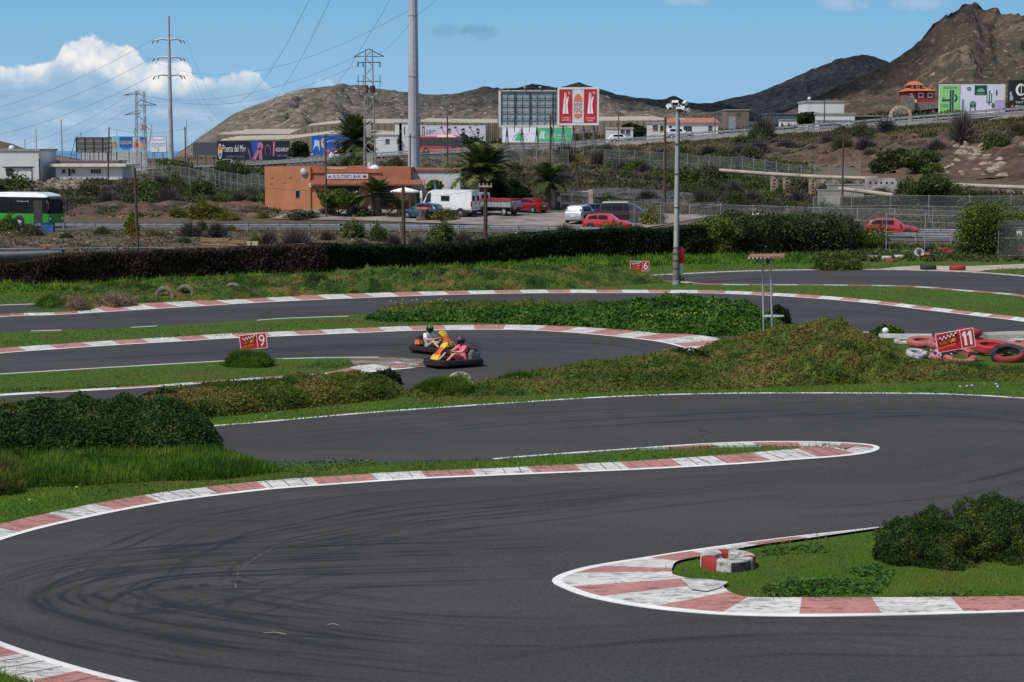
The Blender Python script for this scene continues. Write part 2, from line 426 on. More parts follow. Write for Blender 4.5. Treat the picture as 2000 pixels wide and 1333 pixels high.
def hillmat(name, a, b_, c_, d_, sc=.02, spots=(.05, .055, .03)):
    m, nt, b = newmat(name)
    f1 = noisef(nt, sc, 6, .6); f2 = noisef(nt, sc * 9, 5, .7)
    c = cramp(nt, f1, [(.3, a), (.43, b_), (.56, c_), (.7, d_)])
    c = mixc(nt, ramp(nt, f2, .46, .62), c, mixc(nt, .65, c, spots))
    c = mixc(nt, ramp(nt, noisef(nt, sc * 22, 3, .6), .57, .68), c, tuple(min(1, x * 1.4) for x in d_))
    t = nt.nodes.new('ShaderNodeTexCoord')
    for vs, lo, hi, k in ((.16, .26, .36, .75), (.07, .22, .34, .6)):
        v = nt.nodes.new('ShaderNodeTexVoronoi'); v.inputs['Scale'].default_value = vs; nt.links.new(t.outputs['Object'], v.inputs['Vector'])
        mu = nt.nodes.new('ShaderNodeMath'); mu.operation = 'MULTIPLY'; nt.links.new(ramp(nt, v.outputs['Distance'], hi, lo), mu.inputs[0]); nt.links.new(ramp(nt, noisef(nt, vs * .25, 3), .42, .55), mu.inputs[1])
        c = mixc(nt, mu.outputs[0], c, mixc(nt, k, c, spots))
    nt.links.new(c, b.inputs['Base Color']); b.inputs['Roughness'].default_value = 1; b.inputs['Specular IOR Level'].default_value = 0
    bump(nt, b, f2, 1.0, 3.0); return m
def asphaltmat(name='track_asphalt', base=(.041, .0385, .0385)):
    m, nt, b = newmat(name)
    f1 = noisef(nt, .16, 5, .6, stretch=(.45, 1.3, 1)); f2 = noisef(nt, 45, 2, .6)
    f3 = noisef(nt, .9, 5, .65, stretch=(.25, 1.6, 1), dist=.6)
    c = cramp(nt, f1, [(.3, tuple(x * .74 for x in base)), (.5, base), (.68, tuple(x * 1.42 for x in base))])
    c = mixc(nt, ramp(nt, f3, .50, .72), c, mixc(nt, .35, c, (.022, .021, .023)))
    c = mixc(nt, ramp(nt, f2, .3, .75), mixc(nt, .25, c, (.02, .02, .02)), mixc(nt, .2, c, (.13, .12, .12)))
    c = mixc(nt, ramp(nt, noisef(nt, 11, 4, .8), .38, .62), mixc(nt, .22, c, (.012, .012, .012)), mixc(nt, .10, c, (.16, .155, .15)))
    v = nt.nodes.new('ShaderNodeTexVoronoi'); v.feature = 'DISTANCE_TO_EDGE'; v.inputs['Scale'].default_value = .16; v.inputs['Randomness'].default_value = 1
    t = nt.nodes.new('ShaderNodeTexCoord'); nn = nt.nodes.new('ShaderNodeTexNoise'); nn.inputs['Scale'].default_value = .8; nn.inputs['Detail'].default_value = 5
    nt.links.new(t.outputs['Object'], nn.inputs['Vector'])
    va = nt.nodes.new('ShaderNodeVectorMath'); va.operation = 'MULTIPLY_ADD'; va.inputs[1].default_value = (1.6, 1.6, 0)
    nt.links.new(nn.outputs['Color'], va.inputs[0]); nt.links.new(t.outputs['Object'], va.inputs[2]); nt.links.new(va.outputs[0], v.inputs['Vector'])
    ck = nt.nodes.new('ShaderNodeMath'); ck.operation = 'MULTIPLY'
    nt.links.new(ramp(nt, v.outputs['Distance'], .004, .0), ck.inputs[0]); nt.links.new(ramp(nt, noisef(nt, .12, 2), .52, .62), ck.inputs[1])
    c = mixc(nt, ck.outputs[0], c, (.018, .017, .018))
    nt.links.new(c, b.inputs['Base Color'])
    b.inputs['Roughness'].default_value = .92; b.inputs['Specular IOR Level'].default_value = .2
    bump(nt, b, f2, .35, .01); return m
def paintmat(name, col, wear=.5, dirt=(.05, .045, .045)):
    m, nt, b = newmat(name)
    f = noisef(nt, 5, 6, .75, stretch=(.5, 1.8, 1), dist=1.2); g = noisef(nt, .9, 4, .6)
    c = mixc(nt, ramp(nt, g, .35, .65), tuple(x * .80 for x in col), col)
    c = mixc(nt, ramp(nt, f, .60 - .12 * wear, .66 - .04 * wear), c, mixc(nt, .75, c, dirt))
    nt.links.new(c, b.inputs['Base Color']); b.inputs['Roughness'].default_value = .75; b.inputs['Specular IOR Level'].default_value = .25
    return m
m_grass = grassmat(); m_dirt = dirtmat(); m_asph = asphaltmat(); m_road = asphaltmat('road_asphalt', (.085, .083, .088))
m_white = paintmat('kerb_white', (.60, .585, .55), .95); m_red = paintmat('kerb_red', (.43, .195, .17), .85); m_line = paintmat('line_white', (.72, .71, .68), .0)
# ================================================================ GROUND
def make_ground():
    us = np.linspace(-.62, .62, 300)
    Y = np.concatenate([[-60, 0], np.arange(20, 96, 4.), np.arange(97, 260, 1.), np.arange(260, 500, 3.), np.arange(500, 1000, 15.), np.arange(1000, 1601, 60.)])
    nu, ny = len(us), len(Y)
    X = us[None, :] * np.maximum(Y, 100)[:, None]
    YY = np.repeat(Y[:, None], nu, 1)
    Z = zts(X.ravel(), YY.ravel()).reshape(ny, nu)
    Z[Y < 96] = 0
    me = bpy.data.meshes.new('ground')
    V = np.stack([X, YY, Z], 2).reshape(-1, 3)
    idx = np.arange(ny * nu).reshape(ny, nu)
    Fc = np.stack([idx[:-1, :-1], idx[:-1, 1:], idx[1:, 1:], idx[1:, :-1]], 2).reshape(-1, 4)
    me.from_pydata(V.tolist(), [], Fc.tolist())
    me.materials.append(m_grass); me.materials.append(m_dirt)
    yc = YY[:-1, :-1].ravel(); uc = (X[:-1, :-1] / np.maximum(YY[:-1, :-1], 30)).ravel()
    hy = np.interp(uc, _CU, _hedge)
    me.polygons.foreach_set('material_index', (yc > hy + 1).astype(np.int32))
    me.polygons.foreach_set('use_smooth', [True] * len(Fc)); me.update()
    o = bpy.data.objects.new('ground', me); COL.objects.link(o); o['kind'] = 'structure'
make_ground()
sea = MB(M('sea_water', (.035, .11, .22), .25, var=.1, scale=.002)); sea.add([(-30000, 1800, -90), (30000, 1800, -90), (30000, 60000, -90), (-30000, 60000, -90)], [(0, 1, 2, 3)])
tag(sea.build('sea'), kind='structure')
# ---------------------------------------------------------------- hills
def hill(name, ridge, Yr, base, Yb, mat, seed, rough=1.0, p=1.15, nrow=90, step=5, dy=0):
    """ridge: photo points of the crest at depth Yr; base: (px, py) of its foot at depth Yb; the far side falls away behind"""
    xs = np.arange(ridge[0][0], ridge[-1][0] + 1, step)
    ry = np.interp(xs, [r[0] for r in ridge], [r[1] + dy for r in ridge]); by = np.interp(xs, [b[0] for b in base], [b[1] for b in base])
    yr = np.interp(xs, *zip(*Yr)) if isinstance(Yr, list) else np.full(len(xs), float(Yr))
    V = []; n = len(xs); rows = nrow + 25
    for j in range(rows):
        for i, x in enumerate(xs):
            pr = at(x, ry[i], yr[i]); pb = at(x, by[i], Yb)
            if j <= nrow:
                s = j / nrow; Yc = Yb + (yr[i] - Yb) * s
                z = pb.z + (pr.z - pb.z) * (s ** p)
            else:
                s2 = (j - nrow) / 25; Yc = yr[i] + s2 * 500; z = pr.z - (pr.z + 60) * s2 ** 1.2; s = 1 - s2
            xx = (at(x, 290, Yc)).x
            hgt = max(pr.z - pb.z, 1)
            k = math.sin(PI * min(s, 1)) ** .7 if 0 < s < 1 else 0
            q = Vector((xx * .006 + seed, Yc * .004, seed))
            r1 = 1 - abs(mnoise.fractal(q, .9, 2.1, 5)) * 2
            r2 = mnoise.fractal(Vector((xx * .03 + seed, Yc * .02, 1.7)), .8, 2.2, 4)
            r3 = mnoise.fractal(Vector((xx * .11, Yc * .05, seed)), .7, 2.3, 3)
            z += (k * (r1 * .17 * hgt - .05 * hgt) + (k + .14) * r2 * min(hgt, 60) * .10) * rough + r3 * (.7 + 1.3 * rough * (hgt > 60))
            V.append((xx + k * r2 * 4 * rough, Yc, z))
    Fc = [(j * n + i, j * n + i + 1, (j + 1) * n + i + 1, (j + 1) * n + i) for j in range(rows - 1) for i in range(n - 1)]
    me = bpy.data.meshes.new(name); me.from_pydata(V, [], Fc); me.materials.append(mat)
    me.polygons.foreach_set('use_smooth', [True] * len(Fc)); me.update()
    o = bpy.data.objects.new(name, me); COL.objects.link(o); o['kind'] = 'structure'
m_hillA = hillmat('hill_tan', (.070, .066, .062), (.120, .106, .094), (.165, .142, .120), (.26, .225, .185), .014)
m_hillB = hillmat('hill_dark', (.14, .115, .095), (.19, .150, .120), (.24, .185, .145), (.31, .235, .18), .012, (.05, .052, .036))
m_hillC = hillmat('mountain_rock', (.050, .043, .037), (.080, .063, .052), (.112, .080, .062), (.17, .125, .095), .014, (.045, .048, .032))
hill('hill', [(325, 322), (350, 298), (375, 280), (400, 262), (425, 245), (450, 228), (475, 216), (500, 205), (530, 194), (560, 183), (600, 173), (640, 168), (670, 171), (720, 175), (760, 176), (800, 180), (830, 185), (870, 186), (900, 183), (930, 177), (945, 172), (975, 175), (1010, 172), (1040, 165), (1060, 169), (1090, 171), (1115, 163), (1130, 160), (1150, 168), (1175, 176), (1200, 185), (1230, 190), (1280, 195), (1298, 194), (1308, 188), (1318, 187), (1330, 194), (1340, 200), (1360, 204), (1400, 202), (1440, 215), (1500, 240), (1560, 270)],
     1350, [(325, 325), (500, 300), (800, 285), (1100, 268), (1600, 262)], 800, m_hillA, 2.3, rough=1.3)
hill('far_hill', [(1300, 260), (1340, 225), (1370, 207), (1400, 199), (1430, 191), (1470, 184), (1520, 165), (1560, 146), (1600, 129), (1640, 114), (1665, 109), (1685, 108), (1710, 112), (1740, 124), (1800, 150), (1900, 190)],
     1900, [(1300, 262), (1900, 240)], 1420, m_hillB, 5.1, rough=.6)
hill('mountain', [(1380, 262), (1440, 246), (1480, 228), (1520, 212), (1560, 196), (1600, 180), (1640, 160), (1680, 142), (1710, 126), (1728, 116), (1750, 103), (1775, 84), (1795, 66), (1815, 45), (1828, 34), (1845, 22), (1855, 19), (1868, 9), (1880, 4), (1892, 4), (1905, 14), (1915, 20), (1930, 18), (1938, 34), (1955, 32), (1975, 30), (1990, 31), (2010, 37), (2060, 60), (2150, 110), (2250, 130), (2400, 190)],
     1250, [(1380, 262), (1700, 228), (2000, 200), (2400, 180)], 620, m_hillC, 8.7, rough=1.5, p=1.3, nrow=150, step=4, dy=9)
hill('coast_hill', [(-300, 180), (-120, 235), (-40, 262), (0, 275), (40, 288), (90, 302), (150, 311), (205, 319), (260, 326)], 900, [(-300, 318), (260, 326)], 640, m_hillA, 3.9, rough=.6)
# ---------------------------------------------------------------- real clouds far overhead, shading the right-hand hills
def cloud(name, cx, cy, cz, rx, ry, rz, seed):
    m, nt, b = newmat('cloud'); b.inputs['Base Color'].default_value = (.9, .9, .9, 1); b.inputs['Roughness'].default_value = 1
    mb = MB(m); mb.ball((0, 0, 0), rx, ry, rz, 48, 24)
    mb.v = [(x * (1 + .28 * mnoise.fractal(Vector((x / rx * 2 + seed, y / ry * 2, z / rz)), .8, 2, 4)), y * (1 + .28 * mnoise.fractal(Vector((x / rx * 2, y / ry * 2 + seed, z / rz)), .8, 2, 4)), z * (1 + .4 * mnoise.noise(Vector((x / rx * 3, y / ry * 3, seed))))) for x, y, z in mb.v]
    tag(mb.build(name, loc=(cx, cy, cz), smooth=180), kind='structure')
def overpoint(x, y, z, alt): k = (alt - z) / SUN.z; return (x + SUN.x * k, y + SUN.y * k, alt)
CL = overpoint(150, 1420, 50, 900); cloud('cloud', *CL, 210, 420, 50, 1.0)
CL = overpoint(360, 1850, 120, 900); cloud('cloud', *CL, 330, 260, 40, 4.0)
# ================================================================ TRACK
def sheet(name, pts, z, mat, px=True, n=6, smooth=True):
    P = (gpath(pts + [pts[0]], n)[:-1] if smooth else np.array([G(*p).to_2d() for p in pts])) if px else np.array(pts)
    keep = [P[0]]
    for q in P[1:]:
        if math.hypot(q[0] - keep[-1][0], q[1] - keep[-1][1]) > .02: keep.append(q)
    P = [(float(q[0]), float(q[1])) for q in keep]
    tr = tessellate_polygon([[Vector((x, y, 0)) for x, y in P]])
    me = bpy.data.meshes.new(name); me.from_pydata([(x, y, z) for x, y in P], [], [tuple(t) for t in tr]); me.update()
    ar = abs(sum(P[i - 1][0] * P[i][1] - P[i][0] * P[i - 1][1] for i in range(len(P)))) / 2; at2 = sum(p.area for p in me.polygons)
    if abs(ar - at2) > .5: print('SHEET AREA', name, z, ar, at2)
    if me.polygons[0].normal.z < 0: me.flip_normals()
    me.materials.append(mat); o = bpy.data.objects.new(name, me); COL.objects.link(o); o['kind'] = 'structure'; return o
def ribbon(name, P, w0, w1, z0, z1, mats, seg=None, start=0.0, end=1e9, step=.2, kind='structure', jit=0):
    """strip left of a path between offsets w0(s) and w1(s); alternating materials every seg metres"""
    R, s = resample(P, step); k = (s >= start) & (s <= end); R = R[k]; s = s[k]
    T = np.gradient(R, axis=0); T /= np.linalg.norm(T, axis=1, keepdims=True); N = np.stack([-T[:, 1], T[:, 0]], 1)
    f0 = w0(s) if callable(w0) else w0; f1 = w1(s) if callable(w1) else w1
    A = R + N * np.reshape(f0, (-1, 1) if np.ndim(f0) else ()); B = R + N * np.reshape(f1, (-1, 1) if np.ndim(f1) else ())
    if jit: B = B + N * (rng.normal(size=(len(B), 1)) * jit)
    V = [(a[0], a[1], z0) for a in A] + [(b[0], b[1], z1) for b in B]; n = len(A)
    Fc = [(i, i + 1, n + i + 1, n + i) for i in range(n - 1)]
    mi = [int(s[i] / seg) % 2 if seg else 0 for i in range(n - 1)]
    V += [(b[0], b[1], -.02) for b in B]; Fc += [(n + i, n + i + 1, 2 * n + i + 1, 2 * n + i) for i in range(n - 1)]; mi += mi
    me = bpy.data.meshes.new(name); me.from_pydata(V, [], Fc)
    for m in mats: me.materials.append(m)
    me.polygons.foreach_set('material_index', mi); me.update()
    if me.polygons[0].normal.z < 0: me.flip_normals()
    o = bpy.data.objects.new(name, me); COL.objects.link(o)
    if kind: o['kind'] = kind
    return o
# outer curve of the near bend, island tip included (grass on the left of travel)
near = gpath([(900, 1425), (560, 1382), (400, 1362), (275, 1335), (190, 1314), (100, 1288), (0, 1254), (-110, 1205), (-175, 1155), (-120, 1100), (0, 1057), (70, 1036), (150, 1017), (215, 1003), (300, 987), (372, 976), (460, 965), (545, 956), (640, 949), (800, 938), (1000, 929), (1240, 919), (1440, 908), (1560, 899), (1640, 893), (1695, 886), (1718, 877), (1700, 869), (1620, 864), (1500, 863), (1400, 866), (1300, 872), (1200, 879), (1100, 886), (1005, 893), (960, 897)], 12)
_tp = gpath([(180, 850), (420, 832), (520, 824), (700, 808), (850, 797), (1000, 787), (1200, 775), (1400, 769), (1600, 768), (1800, 769), (1900, 772), (2000, 778), (2200, 790)], 6)
_tp = [tuple(p) for p in _tp] + [tuple(G(*q).to_2d()) for q in [(2600, 830), (2900, 930), (2700, 1060), (2700, 1320), (2700, 2300), (-900, 2300), (-900, 1000), (-200, 985), (300, 925), (430, 900), (200, 880)]]
sheet('racing_track', _tp, .004, m_asph, px=False)
def offs(P, w):
    T = np.gradient(P, axis=0); T /= np.linalg.norm(T, axis=1, keepdims=True); return P + np.stack([-T[:, 1], T[:, 0]], 1) * w
R_, _ = resample(near, .5)
isl = [tuple(p) for p in offs(R_, .28)] + [tuple(G(600, 908).to_2d()), tuple(G(500, 913).to_2d()), tuple(G(380, 880).to_2d()), tuple(G(-600, 870).to_2d()), (-45, 10), (10, 5)]
sheet('grass_verge', isl, .008, m_grass, px=False)
pts = [0] + [float(x) for x in np.cumsum(np.hypot(*np.diff(near, axis=0).T))]
Ltot = pts[-1]
def s_at(P, px, py):
    g = G(px, py); d = np.r_[0, np.cumsum(np.hypot(*np.diff(P, axis=0).T))]; return float(d[np.argmin(np.hypot(P[:, 0] - g.x, P[:, 1] - g.y))])
s_end = s_at(near, 1230, 877)
kw = lambda s: np.interp(s, [0, s_at(near, 640, 949), s_at(near, 1000, 929), s_at(near, 1400, 910), s_at(near, 1718, 877), s_at(near, 1400, 866), s_end], [.95, .85, .72, 1.05, 1.35, .75, .3])
ribbon('kerb', near, .13, kw, .012, .06, [m_red, m_white], seg=1.27, start=0, end=s_end, jit=.012)
def joints(P, w, end, gap, z0=.016, z1=.0645):
    R, s_ = resample(P, .05); T = np.gradient(R, axis=0); T /= np.linalg.norm(T, axis=1, keepdims=True); N = np.stack([-T[:, 1], T[:, 0]], 1); m = MB(M('kerb_joint', (.11, .10, .09), .95)); q = .3
    while q < end:
        i = int(np.argmin(abs(s_ - q))); p, n, t = R[i], N[i], T[i] * rng.uniform(.006, .017); b = w(q) if callable(w) else w; k = rng.uniform(-.05, .05)
        m.add([(*(p + n * .14 - t), z0), (*(p + n * .14 + t), z0), (*(p + n * b + t + T[i] * k), z1), (*(p + n * b - t + T[i] * k), z1)], [(0, 1, 2, 3)]); q += gap * rng.uniform(.85, 1.15)
    m.build('kerb_joint')['kind'] = 'structure'
joints(near, kw, s_end, .42)
ribbon('kerb_line', near, 0, .15, .014, .020, [m_line], end=Ltot)
# right hairpin with its wide apex
O3 = [(1790, 1022), (1745, 1028), (1555, 1049), (1452, 1062), (1345, 1077), (1262, 1090), (1160, 1106), (1103, 1121), (1080, 1135), (1098, 1148), (1155, 1168), (1265, 1188), (1405, 1201), (1560, 1205), (1725, 1203), (1885, 1199), (2045, 1194), (2210, 1188), (2400, 1181), (2590, 1173), (2780, 1165), (2970, 1156)]
I3 = [(1790, 1029), (1738, 1035), (1578, 1058), (1478, 1072), (1386, 1090), (1325, 1103), (1313, 1117), (1313, 1124), (1316, 1130), (1345, 1137), (1400, 1146), (1425, 1163), (1462, 1174), (1566, 1175), (1702, 1175), (1857, 1174), (2017, 1172), (2175, 1168), (2360, 1161), (2545, 1153), (2730, 1146), (2915, 1138)]
C3 = [1, 1, 0, 1, 0, 1, 0, 1, 1, 0, 1, 0, 1, 0, 1, 0, 1, 0, 1, 0, 1]
def hairpin():
    A = gpath(O3, 10); B = gpath(I3, 10)
    V = []; Fc = []; mi = []; nr = 5
    for a, b in zip(A, B):
        for k in range(nr):
            t = .06 + .94 * k / (nr - 1); p = a * (1 - t) + b * t; V.append((p[0], p[1], .012 + .06 * t))
    for i in range(len(A) - 1):
        for k in range(nr - 1):
            Fc.append((i * nr + k, (i + 1) * nr + k, (i + 1) * nr + k + 1, i * nr + k + 1)); mi.append(C3[min(i // 10, len(C3) - 1)])
    me = bpy.data.meshes.new('kerb'); me.from_pydata(V, [], Fc); me.materials.append(m_red); me.materials.append(m_white)
    me.polygons.foreach_set('material_index', mi); me.update()
    if me.polygons[0].normal.z < 0: me.flip_normals()
    o = bpy.data.objects.new('kerb', me); COL.objects.link(o); o['kind'] = 'structure'
    return A, B
A3, B3 = hairpin()
ribbon('kerb_line', A3[::-1], -.16, .02, .020, .016, [m_line])
far3 = [tuple(G(2940, 1040).to_2d()), tuple(G(2600, 1035).to_2d()), tuple(G(2000, 1030).to_2d())]
sheet('grass_verge', [tuple(p) for p in B3] + far3, .02, m_grass, px=False)
m_slab = M('worn_concrete', (.42, .41, .38), .9, var=.35, scale=4)
sheet('kerb_apron', [(1330, 1140), (1380, 1140), (1422, 1146), (1405, 1158), (1380, 1164), (1350, 1160)], .085, m_slab, smooth=False)
# far side line of the near lane
top1 = gpath([(200, 850), (420, 832), (520, 824), (700, 808), (850, 797), (1000, 787), (1200, 775), (1400, 769), (1600, 768), (1800, 769), (1900, 772), (2000, 778), (2200, 790)], 8)
ribbon('track_line', top1[::-1], -.03, .13, .014, .016, [m_line])
# middle loop
MT = [(-250, 715), (0, 691), (120, 682), (240, 674), (360, 667), (460, 661), (560, 657), (700, 651), (800, 647), (900, 645), (1000, 645), (1080, 648), (1150, 653), (1220, 660), (1280, 667), (1322, 676), (1345, 686), (1335, 698), (1280, 712)]
mid = gpath(MT, 10)[::-1]
sheet('racing_track', MT + [(1180, 735), (1000, 765), (850, 772), (600, 784), (300, 805), (-250, 830)], .004, m_asph, n=5)
ribbon('kerb', mid[::-1], .10, lambda s: np.interp(s, [0, s_at(mid[::-1], 700, 651), s_at(mid[::-1], 1150, 653), s_at(mid[::-1], 1280, 667), s_at(mid[::-1], 1345, 686), 1e3], [1.0, 1.3, 1.7, 2.6, 2.0, .4]), .012, .075, [m_red, m_white], seg=1.27, jit=.012)
ribbon('kerb_line', mid[::-1], -.04, .12, .014, .018, [m_line])
spit = [(-250, 745), (0, 731), (200, 719), (430, 706), (530, 701), (640, 699), (740, 700), (800, 706), (833, 716), (790, 722), (700, 728), (560, 738), (420, 747), (280, 757), (0, 774), (-250, 795)]
sp_w = gpath(spit, 8)
sheet('grass_verge', [tuple(p) for p in sp_w], .010, m_grass, px=False)
low = gpath([(-250, 795), (0, 774), (280, 758), (420, 748), (560, 738), (700, 729), (790, 721), (835, 715)], 8)
ribbon('kerb', low, .08, lambda s: np.interp(s, [0, s_at(low, 640, 733), s_at(low, 740, 726), 1e3], [.12, .2, 1.5, 1.9]), .014, .05, [m_red, m_white], seg=1.27)
ribbon('kerb_line', low, -.06, .1, .016, .018, [m_line])
ribbon('kerb_line', gpath([(-250, 745), (0, 731), (200, 719), (430, 706), (530, 702), (640, 699), (740, 698)], 8)[::-1], 0, .14, .016, .018, [m_line])
sheet('worn_dirt', [(680, 702), (740, 699), (800, 701), (850, 706), (870, 712), (835, 718), (760, 719), (700, 716)], .022, M('brown_dirt', (.12, .075, .05), .95, var=.4, scale=1.5, col2=(.22, .19, .16)))
sheet('repair_strip', [(742, 712), (798, 711), (798, 714), (745, 715)], .05, M('blue_grey_paint', (.16, .23, .29), .7), smooth=False)
sheet('service_path', [(1340, 690), (1350, 665), (1400, 656), (1540, 650), (1560, 656), (1420, 664), (1385, 672)], .006, m_asph, smooth=False)
# upper lanes
U1T = [(-250, 645), (0, 620), (100, 616), (190, 611), (300, 604), (400, 598), (500, 592), (600, 587), (700, 583), (800, 579), (900, 576), (1000, 574), (1100, 573), (1300, 573), (1400, 574), (1500, 578), (1600, 584), (1700, 593), (1800, 605), (1900, 617), (2000, 629), (2250, 668)]
u1 = gpath(U1T, 8)
sheet('racing_track', U1T + [(2250, 720), (2000, 690), (1900, 672), (1800, 660), (1700, 650), (1640, 643), (1530, 632), (1300, 616), (900, 612), (720, 613), (500, 625), (270, 639), (0, 650), (-250, 670)], .004, m_asph, n=4)
ribbon('kerb', u1, .1, lambda s: np.interp(s, [0, s_at(u1, 175, 612), s_at(u1, 240, 608), s_at(u1, 600, 587), s_at(u1, 900, 576), s_at(u1, 1700, 593), 1e3], [.15, .2, 2.2, 2.0, 1.2, .5, .12]), .012, .11, [m_white, m_red], seg=1.35)
ribbon('kerb_line', u1, -.05, .12, .014, .018, [m_line])
ribbon('track_line', gpath([(1640, 643), (1700, 650), (1740, 655), (1800, 661), (1900, 673)], 6)[::-1], -.02, .12, .012, .014, [m_line])
for q in ([(60, 647), (90, 646), (120, 645)], [(255, 640), (290, 638), (305, 637)], [(500, 626), (560, 622), (680, 618)]):
    ribbon('track_line', gpath(q, 4)[::-1], -.02, .14, .012, .014, [m_line])
U2T = [(-250, 607), (0, 597), (90, 594), (330, 577), (640, 560), (900, 550), (1200, 541), (1320, 537), (1450, 531), (1600, 528), (1750, 528), (1900, 533), (2000, 541), (2250, 566)]
U2B = [(2250, 612), (2000, 577), (1900, 568), (1800, 560), (1700, 557), (1560, 556), (1400, 555), (1280, 549), (1000, 561), (640, 574), (330, 592), (80, 606), (0, 612), (-250, 622)]
sheet('racing_track', U2T + U2B, .004, m_asph, n=4)
ribbon('kerb', gpath(U2B[:9], 6), .05, .7, .012, .04, [m_white, m_red], seg=1.4)
ribbon('track_line', gpath(U2T[6:], 6)[::-1], -.7, .0, .012, .012, [M('worn_line', (.35, .33, .3), .8, var=.5, scale=3)])
ribbon('track_line', gpath([(0, 597), (90, 594)], 4)[::-1], -.2, .0, .012, .012, [m_line])
sheet('concrete_apron', [(1700, 528), (1780, 520), (1900, 520), (2060, 514), (2060, 522), (1940, 527), (1900, 531), (1750, 527)], .009, M('pale_apron', (.36, .29, .24), .9, var=.2, scale=.6))
# tyre marks rubbed into the asphalt
def skidmat(nm='rubber_mark', c=(.013, .0125, .0125)):
    m, nt, b = newmat(nm); b.inputs['Base Color'].default_value = (*c, 1); b.inputs['Roughness'].default_value = .7
    at_ = nt.nodes.new('ShaderNodeAttribute'); at_.attribute_name = 'rnd'
    n = noisef(nt, .7, 3); mm = nt.nodes.new('ShaderNodeMath'); mm.operation = 'MULTIPLY'
    nt.links.new(at_.outputs['Fac'], mm.inputs[0]); nt.links.new(ramp(nt, n, .25, .65), mm.inputs[1])
    tr = nt.nodes.new('ShaderNodeBsdfTransparent'); ms = nt.nodes.new('ShaderNodeMixShader')
    nt.links.new(mm.outputs[0], ms.inputs[0]); nt.links.new(tr.outputs[0], ms.inputs[1]); nt.links.new(b.outputs[0], ms.inputs[2])
    nt.links.new(ms.outputs[0], nt.nodes['Material Output'].inputs[0]); return m
def marks(paths, name, mat, label, x0, x1, y0, y1, c, reps, wd, al, spread, z, pair=1.05):
    """rubber or dust laid on one thin sheet: every pass darkens the cells it crosses"""
    nx, ny = int((x1 - x0) / c), int((y1 - y0) / c); D = np.zeros((ny, nx))
    for P0 in paths:
        for rep in range(reps):
            P, s = resample(P0, c * .8)
            if len(P) < 4: continue
            T = np.gradient(P, axis=0); T /= np.linalg.norm(T, axis=1, keepdims=True) + 1e-9; N = np.stack([-T[:, 1], T[:, 0]], 1)
            o = rng.normal(0, spread) + spread * .5 * np.sin(s / rng.uniform(6, 18) + rng.uniform(0, 6)); w = rng.uniform(.7, 1.5) * wd; q0, q1 = sorted(rng.uniform(0, s[-1], 2)); 
            if rep < 2: q0, q1 = 0, s[-1]
            env = np.clip(np.minimum(s - q0, q1 - s) / 3.0, 0, 1); A = rng.uniform(.25, 1) ** 1.5 * al * env * (1 if rep else 1.3)
            for off in ((0, pair) if rng.random() < .6 else (0,)):
                Q = P + N * (o + off)[:, None]; fx = (Q[:, 0] - x0) / c; fy = (Q[:, 1] - y0) / c; R = int(w * 2 / c) + 1
                for dx in range(-R, R + 1):
                    for dy in range(-R, R + 1):
                        ix = np.floor(fx).astype(int) + dx; iy = np.floor(fy).astype(int) + dy; ok = (ix >= 0) & (ix < nx) & (iy >= 0) & (iy < ny) & (A > .01)
                        d2 = ((ix - fx) ** 2 + (iy - fy) ** 2) * c * c / (w * w); v = A * np.exp(-d2 * 1.6) * .42
                        np.add.at(D, (iy[ok], ix[ok]), v[ok] * (c * .8 / w) * .9)
    D = 1 - np.exp(-D); cell = D > .012; use = np.zeros((ny, nx), bool)
    cell = cell[:-1, :-1] | cell[1:, :-1] | cell[:-1, 1:] | cell[1:, 1:]
    for a_, b_ in ((0, 0), (1, 0), (0, 1), (1, 1)): use[a_:ny - 1 + a_, b_:nx - 1 + b_] |= cell
    idx = -np.ones((ny, nx), int); idx[use] = np.arange(use.sum()); yy_, xx_ = np.nonzero(use); V = np.stack([x0 + (xx_ + .5) * c, y0 + (yy_ + .5) * c, np.full(len(xx_), z)], 1); j, i = np.nonzero(cell)
    Q = np.stack([idx[j, i], idx[j, i + 1], idx[j + 1, i + 1], idx[j + 1, i]], 1); me = bpy.data.meshes.new(name); me.from_pydata(V.tolist(), [], Q.tolist()); a_ = me.attributes.new('rnd', 'FLOAT', 'POINT'); a_.data.foreach_set('value', D[use].astype(np.float32)); me.materials.append(mat); me.update()
    o = bpy.data.objects.new(name, me); COL.objects.link(o); tag(o, label, 'marks', kind='stuff')
